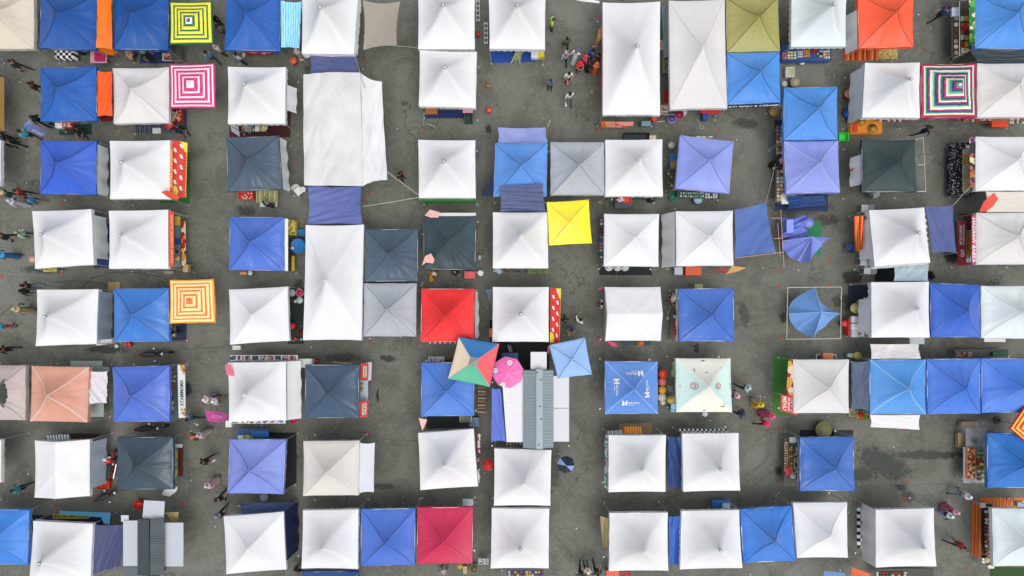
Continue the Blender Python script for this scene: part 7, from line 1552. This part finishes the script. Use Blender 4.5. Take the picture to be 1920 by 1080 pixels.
# grill stall at the right edge
table(1811, 803, 1850, 838, '9a9c9c', 'steel grill table under drifting smoke', z=.8, name='grill_table'); mb = MB(); q = P(1828, 824, .84); mb.torus(q, .2, .015, 24, 6); mb.torus(q, .1, .012, 20, 6)
for k in range(8): mb.bar(q, q + Vector((.2 * math.cos(k * .785), .2 * math.sin(k * .785), 0)), .008, 4)
tag(mb.build('grill_grate', DARKM, None, origin=(q.x, q.y, .8)), 'round grill grate on the steel table', 'grill')
crate(1803, 791, 1834, 804, .1, .3, 'a89474', 'long cardboard box above the steel grill table', open_=False, name='cardboard_box'); crate(1797, 812, 1810, 839, .1, .3, 'b09470', 'upright cardboard box left of the steel grill table', open_=False, name='cardboard_box')
table(1806, 838, 1850, 906, '8e9498', 'long steel food counter left of the right edge blue tent', z=.8)
for k in range(4): crate(1813, 839 + k * 15, 1829, 853 + k * 15, .82, .06, 'e87c3c', '%s orange foam tray on the steel food counter' % ('uppermost', 'second', 'third', 'lowest')[k], name='food_tray', fill=['2c2820', 'e8dcc8', 'e8742c'])
scatter(1831, 845, 1850, 903, .82, 3, 7, ['d8dc4c', 'e8e8e4', '8c2c24', 'c8cc5c', 'e4e4c8'], 'small dish or yellow cup on the steel food counter', 'dish', 'dish', 'dishes on the steel counter', shape='round', h=.1)
pole((1808, 902, .1), (1852, 915, 2.0), 'white pole at the lower end of the steel food counter')
# last row
table(1840, 945, 1860, 1058, '2c2420', 'long goods table left of the bottom right pale tent', z=.75); scatter(1843, 955, 1851, 1040, .77, 1, 12, ['8c4c2c', 'c88c5c', '4c2c20', 'e8e0d4'], 'brown snack jar on the long goods table left of the bottom right pale tent', 'jar', 'jar', 'brown snack jars', shape='round', h=.12); scatter(1851, 955, 1859, 1052, .77, 1, 13, ['d8a0a0', 'c8b4d0', 'e0d4c8', 'b87c8c'], 'pale pink snack pack on the long goods table left of the bottom right pale tent', 'packet', 'packet', 'pale pink snack packs', shape='pack', h=.1)
crate(1840, 944, 1848, 952, .77, .15, 'eceef2', 'white card box at the top of the long goods table', open_=False, name='box'); crate(1842, 1047, 1850, 1056, .77, .15, 'e4e8ec', 'white card box at the foot of the long goods table', open_=False, name='box'); tub(1851, 1050, 5, .77, .15, 'd8bc7c', 'tan round jar beside the foot card box', name='jar', cat='jar', handle=False, lid='e0c88c'); crate(1908, 941, 1920, 950, .5, .3, 'a8b8c8', 'blue-white box on the red and yellow striped mat', open_=False, name='box')
crate(1853, 1060, 1864, 1066, .5, .4, 'e4dcc8', 'cream box at the lower corner of the bottom right pale tent', open_=False, name='box'); mat_rug(1856, 1064, 1930, 1082, '2c4c1c', 'dark green mat at the bottom right corner')
crate(100, 965, 166, 972, .6, .2, 'c8b83c', 'long yellow tray above the bottom left white pavilion', name='tray', fill=['d8c83c', 'c88c34', '8ca034']); board([(112, 958, 1.7), (207, 961, 1.7), (206, 984, 1.9), (195, 982, 1.9), (190, 970, 1.8), (112, 964, 1.75)], '2c6c8c', 'teal blue tarpaulin edge above the bottom left white pavilion', 'cloth_strip', 'cloth')
tub(259, 947, 9, 0, .4, 'f0301c', 'red-orange basket left of the front flap of the small grey kiosk', inner='d82414')
board([(1125, 968, 1.6), (1141, 972, 1.8), (1142, 1030, 1.8), (1130, 1025, 1.2)], 'bca87c', 'rolled bamboo blind hanging left of the bottom row white pavilion', 'bamboo_blind', 'blind', m=stops_mat('blind', [(0, 'c0ac80'), (.5, '94825c')], 'v', rep=14), wav=.02)
crate(868, 936, 887, 949, .6, .25, 'c4ccd4', 'pale lidded box above the crimson tent', open_=False, name='box'); crate(1336, 938, 1370, 953, .5, .3, '2c6cb4', 'blue storage box above the bottom row white pavilion', open_=False, name='box'); crate(1355, 944, 1369, 953, .82, .12, 'd0d8dc', 'white tub on the blue storage box', open_=False, name='box')
crate(898, 1048, 915, 1058, .4, .2, 'c4c8c4', 'white tray between the crimson tent and the white pavilion', name='tray', fill=['dfe0dc', '7c7c74']); tub(889, 1067, 8, .2, .25, 'b0a878', 'tan basin below the crimson tent', name='basin', cat='basin', handle=False, inner='5c5438'); crate(868, 1062, 876, 1076, .2, .3, 'a89868', 'tan box left of the tan basin', open_=False, name='box'); tub(862, 1062, 5, .5, .1, 'c0a43c', 'yellow bowl below the crimson tent', name='bowl', cat='bowl', handle=False)
crate(1137, 1070, 1160, 1082, .3, .5, 'd84c24', 'orange-red cooler below the white pavilion with the bamboo blind', open_=False, name='cooler_box'); crate(1164, 1072, 1184, 1082, .4, .2, 'b82828', 'red tray below the white pavilion with the bamboo blind', name='tray', fill=['a82424', 'c83c34'])
table(950, 1066, 1020, 1082, '2c3440', 'goods table below the middle white pavilion in the bottom row', z=.6); scatter(952, 1070, 1018, 1080, .62, 12, 2, ['3c4c8c', 'd8b03c', '8c2c2c', '5c7c5c', 'c8c8cc'], 'mixed goods packet below the middle white pavilion in the bottom row', 'packet', 'packet', 'packets bottom row', shape='pack')
board([(1545, 1071, 1.5), (1584, 1074, 1.5), (1584, 1086, 1.5), (1543, 1086, 1.5)], '5c84b4', 'pale blue cloth corner at the bottom edge', 'cloth_corner', 'cloth'); board([(1598, 1064, 1.4), (1632, 1076, 1.5), (1628, 1090, 1.5), (1594, 1088, 1.2)], 'd85c2c', 'orange cloth corner at the bottom edge', 'cloth_corner', 'cloth')
table(1640, 1066, 1750, 1084, '34322c', 'goods table below the bottom row pavilion with chequered mat', z=.6); scatter(1642, 1071, 1700, 1081, .62, 10, 2, ['8c4c2c', 'c8a874', '4c4c44', 'a83c2c', 'd8d4c8'], 'brown or red item at the bottom edge goods table', 'packet', 'packet', 'packets bottom right', shape='pack')

# ------------------------------------------------------------------ motorcycles
bike(291, 662, 3, 'dark motorcycle on the open asphalt above the royal blue tent')
bike(283, 801, 5, 'motorcycle parked just above the dark grey tent')
bike(204, 926, 22, 'motorcycle standing askew below the dark grey tent')
bike(208, 873, 80, 'red-seated motorcycle between the ridge-roofed and the dark grey tent', body='a8242c')

# ------------------------------------------------------------------ people
PE = [
 (28, 123 - 3, -8, 'walk', '1f3a30', '20242a', 'short', '14110f', 'man in dark green shirt walking towards the second row blue tent'),
 (62, 160, 170, 'walk', '3c2428', '1c1c20', 'long', '2a1512', 'person in dark maroon top beside the second row blue tent'),
 (70, 224, 150, 'walk', '141517', '141517', 'scarf', '15161a', 'woman in black clothes and headscarf behind the blue-violet feather flag', '15161a'),
 (47, 250, 145, 'walk', '2ba4bc', '20222c', 'short', '1a120e', 'man in turquoise shirt beside the blue-violet feather flag'),
 (20, 268, 165, 'walk', '16181c', '14161a', 'short', '120f0d', 'man in black walking left below the man in turquoise'),
 (8, 255, 30, 'stand', '1f3040', '20242c', 'cap', 'd8643c', 'person with an orange cap at the left edge, third row'),
 (13, 363, 190, 'walk', '1f5c44', '24282c', 'hat', 'b8a888', 'person in green shirt and pale hat at the left edge'),
 (37, 360, 0, 'walk', '8c2c2c', '1c2420', 'short', '171210', 'man in dark red shirt in the group at the left edge'),
 (27, 379, 170, 'walk', 'b8b8c0', '24262c', 'scarf', 'c0c0c8', 'woman in pale grey long dress and headscarf at the left edge', 'b0b0ba'),
 (58, 373, 175, 'walk', '3494cc', '6c5c50', 'short', '1a1210', 'man in bright blue shirt right of the woman in pale grey'),
 (42, 438, 175, 'walk', 'a4c4ac', '3c4a50', 'cap', '8c9c5c', 'person in pale green shirt carrying a white bag, fourth row left', None, 'e4e8e4'),
 (8, 443, 20, 'walk', '1c2c30', '20262c', 'short', '120f0e', 'man in dark clothes at the left edge, fourth row'),
 (8, 478, 0, 'walk', '2c6ca8', '2c3c54', 'scarf', '4ca4dc', 'woman in bright blue headscarf at the left edge', '34689c'),
 (52, 536, 175, 'walk', '1c1d22', '6c84a4', 'long', '17130f', 'person in black top and denim trousers, upper of the pair in black'),
 (48, 546, 175, 'walk', '141519', '5c7490', 'scarf', '141518', 'woman in black headscarf, lower of the pair in black', None, None),
 (38, 580, 160, 'walk', 'a08c6c', '24322c', 'scarf', 'c4b08c', 'woman in tan headscarf carrying a green bag', '8c7c5c', '2c9c5c'),
 (3, 612, 60, 'stand', '3c98b0', 'c83c7c', 'scarf', '3ca0b8', 'woman in teal with pink trousers at the left edge, fifth row'),
 (9, 655, 175, 'walk', '16171b', '17181c', 'long', '14110f', 'person in black at the left edge above the pinkish grey tent'),
 (32, 917, 10, 'walk', '2c94b0', '1c2028', 'short', '1c1410', 'man in turquoise bending forward at the lower left'),
 (402, 34, 90, 'stand', '16181b', '1a1c20', 'short', '12100e', 'man in black right of the yellow and green umbrella'),
 (412, 56, 100, 'walk', '6c6c68', '20242a', 'short', '191411', 'man in dark grey shirt right of the yellow and green umbrella'),
 (408, 92, 60, 'stand', 'b8b4ac', '2c3038', 'scarf', 'b0a898', 'person in pale top at the lower left of the top row blue tent'),
 (392, 104, 130, 'walk', '5c88a8', '2c3c50', 'short', '1a1512', 'man in steel blue shirt above the pink ringed umbrella'),
 (446, 108, 60, 'hold', 'b4c4dc', '2c3850', 'short', '171310', 'man in pale blue shirt shopping below the top row blue tent', None, 'dfe6f0'),
 (559, 100, 90, 'hold', 'b8a8a0', '5c5450', 'scarf', 'c4bcb8', 'woman in patterned beige dress below the pale blue striped cloth', 'a89c98'),
 (245, 110, 100, 'sit', 'c89484', '3c3430', 'scarf', 'd09c8c', 'woman in dusty pink crouching below the dark blue tent'),
 (270, 101, -20, 'reach', '1f2a24', '20242c', 'cap', '3c9c4c', 'person with a green cap reaching over the navy mat'),
 (152, 100, 80, 'sit', '17181c', '17181c', 'long', '14110f', 'person in black sitting beside the chequered table cloth'),
 (468, 247, 100, 'sit', '8c9cac', '24262c', 'scarf', 'a8b0b8', 'person in grey crouching at the low food table'),
 (148, 240, -90, 'sit', '1c3428', '1c2a24', 'short', '12100e', 'man in dark green crouching on the dark green ground sheet'),
 (336, 238, -60, 'sit', '1a1b1e', '17181b', 'long', '14110f', 'person in black crouching on the dark striped mat'),
 (751, 329, -30, 'stand', '141416', '17181b', 'short', '120f0d', 'lone man in black right of the big draped sheet'),
 (504, 384, 90, 'reach', '1a1b1e', '1c1f24', 'cap', '1f7c5c', 'person in black with a green cap tending the bamboo tubes', None, 'c8ccd0'),
 (1034, 42, 10, 'reach', 'a8ec3c', '1c1f24', 'cap', '34405c', 'officer in bright green reflective vest'),
 (1062, 80, 100, 'walk', '1f4c34', '1f2a26', 'short', '14110f', 'man in dark green shirt above the man in grey-violet'),
 (1060, 106, 100, 'walk', 'a49cac', '20242a', 'cap', 'a8a0b4', 'man in grey-violet shirt on the walkway', None, 'dfe2e6'),
 (1080, 101, 60, 'walk', 'dfe3ea', 'c8ccd4', 'cap', '54648c', 'person in white robe with a blue cap', 'dfe3ea'),
 (1086, 121, -60, 'hold', 'd82c44', '1c1c22', 'scarf', 'e02c40', 'woman in red headscarf left of the long white pavilion'),
 (1108, 101, 30, 'reach', '2c4ca4', '24304c', 'long', '15120f', 'person in royal blue with black hair left of the long white pavilion'),
 (1104, 120, 0, 'reach', '17181c', '17181c', 'scarf', '17181b', 'woman in black headscarf left of the long white pavilion', '17181c'),
 (1095, 112, 20, 'hold', 'b8304c', '5c1c2c', 'scarf', 'c04460', 'woman in crimson behind the woman in black headscarf', 'a82c48'),
 (1118, 126, 80, 'hold', 'e0743c', 'b8542c', 'scarf', 'dc7c50', 'woman in orange dress at the orange trim of the long pavilion', 'dc6c38'),
 (1122, 107, 90, 'stand', '7c2c28', '4c2420', 'short', '15110f', 'man in brick red half hidden by the long white pavilion'),
 (1066, 142, -80, 'hold', 'f0f0f2', '1c1c20', 'short', '141110', 'man in white shirt holding a red box', None, 'e86c70'),
 (1068, 180, -80, 'walk', 'f2f2f4', '3c5c70', 'short', '1c1820', 'man in white shirt and jeans walking down the walkway', None, 'e8eaec'),
 (1032, 156, -80, 'stand', '6c7c94', '2c3444', 'cap', '24344c', 'person in grey-blue at the right side of the second row pavilion'),
 (1162, 376, 90, 'hold', 'e8c8d0', '3c2c30', 'scarf', 'e8b8c0', 'woman in pale pink at the dark folding table'),
 (1219, 378, 80, 'sit', '1a1b1f', '17181c', 'long', '14110f', 'person in black sitting below the third row white pavilion'),
 (1457, 303, 0, 'reach', '17181b', '17181c', 'scarf', 'e8a4b0', 'woman in pink headscarf at the long narrow goods table', '17181b', 'e0dcd0'),
 (1466, 314, 40, 'sit', 'd03430', '3c2424', 'short', '14110f', 'person in red beside the woman in pink headscarf'),
 (1640, 371, 100, 'sit', '9cb4bc', '5c7078', 'scarf', 'a8c0c8', 'person in pale grey-blue crouching below the dark green-grey tent'),
 (1750, 514, 200, 'sit', '15161a', '15161a', 'scarf', '16171b', 'person in black sitting beside the grey-blue cloth', None, None),
 (1738, 243, 175, 'walk', '1f2c50', '1c2438', 'short', '15120f', 'man in navy walking below the multicoloured tent'),
 (1770, 22, 200, 'walk', '2c3c84', '14151a', 'short', '15120f', 'man in navy blue jacket in the top right aisle'),
 (1807, 52, 0, 'reach', 'c42c34', '3c2c2c', 'cap', 'b82430', 'vendor in red behind the top right food display'),
 (816, 514, 150, 'hold', '3c2c24', '24262c', 'scarf', 'c8b8a4', 'woman with a tan headscarf below the dark grey tent with pink flags'),
 (850, 514, 60, 'sit', '24282c', '1f2226', 'short', '15120f', 'person in black crouching below the dark grey tent with pink flags'),
 (1058, 598, 160, 'walk', '24345c', '1f2430', 'short', '15120f', 'man in navy left in the group of three beside the bird-print awning'),
 (1086, 602, 60, 'reach', 'e4e4e8', '1c1f26', 'short', '15120f', 'person in white shirt right in the group beside the bird-print awning'),
 (1071, 616, -90, 'hold', '34489c', '24305c', 'short', '15120f', 'person in royal blue lowest in the group beside the bird-print awning', None, 'b8a480'),
 (1128, 570, 180, 'hold', 'e0dcdc', '2c2c30', 'short', '17130f', 'person in white beside the ridge-roofed tent'),
 (1263, 560, 160, 'hold', 'd8c8b0', '4c4438', 'scarf', 'e0d4c0', 'woman in beige at the left of the glossy blue tent'),
 (320, 622, 60, 'hold', '1c1d20', '1c1f28', 'cap', '17181b', 'person in black under the orange ringed umbrella'),
 (388, 748, 0, 'walk', 'f0d4d4', '243044', 'scarf', 'ecd8d0', 'woman in pale pink left of the woman in white', 'e8ccd0'),
 (404, 752, 20, 'walk', 'e4e0ec', '8c8464', 'scarf', 'e8e4ec', 'woman in white and cream beside the woman in pale pink'),
 (357, 785, -30, 'walk', '3c5c8c', '1a1c20', 'short', '15120f', 'man in blue shirt near the lower end of the white lettered banner', None, 'e0e4ec'),
 (366, 818, 20, 'walk', '5c3430', '3c3434', 'cap', 'd8643c', 'person with an orange cap and brown shirt left of the woman in grey'),
 (376, 815, 30, 'walk', 'c4bcbc', '8c8484', 'scarf', 'b8b0b0', 'woman in grey-pink right of the person with the orange cap', 'b8b0b4'),
 (383, 865, 30, 'walk', '1c1f26', '1c1f28', 'short', '15120f', 'man in black jacket carrying a pale bag in the lower left walkway', None, 'd8dce4'),
 (392, 909, 40, 'walk', 'd8b8c4', 'b8a8a8', 'scarf', 'd4b4c0', 'woman in pale pink dress in the lower left walkway', 'd0b0bc'),
 (411, 935, 70, 'walk', '2c3444', '20262c', 'short', '15120f', 'man in dark blue-grey left of the periwinkle tent'),
 (411, 965, 60, 'walk', '34303c', '20222a', 'scarf', '8c8494', 'person in dark violet left of the bottom row white tent'),
 (206, 868, 100, 'sit', 'd83440', '24262c', 'scarf', 'e0d8d8', 'person in red and white sitting between the parked motorcycles'),
 (1400, 727, 150, 'walk', 'b4c0cc', '17181b', 'scarf', 'bcc8d4', 'woman in pale grey-blue top and dark trousers right of the mint tent'),
 (1381, 741, -160, 'walk', 'e4b4c4', '1c1d20', 'scarf', 'e8bccc', 'woman in pale pink top at the edge of the mint tent'),
 (1389, 775, 150, 'walk', '24344c', '1f2c40', 'scarf', '2c4060', 'person in navy at the lower right of the mint tent'),
 (1424, 759, 100, 'walk', 'f0c424', 'c8c4bc', 'scarf', 'f0c42c', 'woman in bright yellow near the green turf', 'e8bc24', 'c8ccd0'),
 (1443, 779, 0, 'walk', 'e05c8c', '5c1c34', 'scarf', 'e8608c', 'woman in pink headscarf near the green turf', 'd85484'),
 (1434, 793, 200, 'walk', 'd8205c', '4c1c2c', 'hat', 'e02c64', 'child with a magenta hat below the woman in pink headscarf'),
 (1809, 928, 190, 'walk', 'b8c0c8', '6c8498', 'scarf', 'd8dce0', 'woman in white headscarf above the striped mats'),
 (1789, 958, -150, 'walk', 'c85c8c', 'c08498', 'scarf', 'e0a4bc', 'woman in pink left of the orange striped mat', 'c4608c'),
 (1776, 965, 140, 'walk', '24304c', '7c9cc8', 'scarf', 'dfe3ec', 'woman in white headscarf and light blue trousers left of the woman in pink'),
 (1801, 1023, 170, 'walk', 'b82c3c', '243c40', 'short', '17130f', 'man in red shirt left of the orange striped mat'),
 (1838, 868, 180, 'reach', 'a8342c', '3c2c2c', 'cap', 'd8dc4c', 'vendor with a yellow cap behind the orange foam trays'),
 (1119, 1072, 90, 'walk', '3c4444', '24262c', 'short', '15120f', 'man in dark grey at the bottom edge'), (1101, 1068, 80, 'stand', 'd8ccb0', '4c483c', 'scarf', 'e0d4b8', 'woman in cream at the bottom edge'), (1090, 1076, 70, 'walk', '3c5448', '20282c', 'short', '15120f', 'man in dark green at the bottom edge'),
 (827, 1074, 60, 'sit', 'a8a4a0', '3c3c40', 'scarf', 'b4b0ac', 'person in grey crouching below the crimson tent'), (556, 1072, 60, 'sit', '5c2c28', '2c2420', 'long', '15120f', 'person in brown crouching at the bottom edge'),
]
for row in PE:
    row = list(row) + [None] * (11 - len(row)); person(*row[:9], skirt=row[9], bag=row[10])

# drifting grill smoke
mb = MB(); c = P(1832, 812, 1.6); mb.lathe([(0, -.9), (.5, -.7), (.9, -.2), (1.1, .3), (.8, .8), (.3, 1.1), (0, 1.15)], (0, 0, 0), 20)
sm = mb.build('smoke', None, None, True, origin=(0, 0, 0)); sm.location = c; sm.scale = (1.3, 1.0, .9); tag(sm, 'thin grey smoke drifting over the grill stall', 'smoke', None, 'stuff')
m = bpy.data.materials.new('smoke'); m.use_nodes = True; nt = m.node_tree; nt.nodes.remove(nt.nodes['Principled BSDF'])
pv = nt.nodes.new('ShaderNodeVolumePrincipled'); pv.inputs['Color'].default_value = (.85, .88, .92, 1); tc = nt.nodes.new('ShaderNodeTexCoord')
n1 = nt.nodes.new('ShaderNodeTexNoise'); n1.inputs['Scale'].default_value = 1.8; n1.inputs['Detail'].default_value = 4; nt.links.new(tc.outputs['Object'], n1.inputs['Vector'])
ln = nt.nodes.new('ShaderNodeVectorMath'); ln.operation = 'LENGTH'; nt.links.new(tc.outputs['Object'], ln.inputs[0])
fo = nt.nodes.new('ShaderNodeMapRange'); fo.inputs['From Min'].default_value = .2; fo.inputs['From Max'].default_value = .95; fo.inputs['To Min'].default_value = 1; fo.inputs['To Max'].default_value = 0; nt.links.new(ln.outputs['Value'], fo.inputs['Value'])
mr = nt.nodes.new('ShaderNodeMapRange'); mr.inputs['From Min'].default_value = .42; mr.inputs['From Max'].default_value = .7; mr.inputs['To Max'].default_value = 1.1; nt.links.new(n1.outputs[0], mr.inputs['Value'])
mu = nt.nodes.new('ShaderNodeMath'); mu.operation = 'MULTIPLY'; nt.links.new(mr.outputs[0], mu.inputs[0]); nt.links.new(fo.outputs[0], mu.inputs[1])
nt.links.new(mu.outputs[0], pv.inputs['Density']); nt.links.new(pv.outputs[0], nt.nodes['Material Output'].inputs['Volume']); sm.data.materials.clear(); sm.data.materials.append(m)
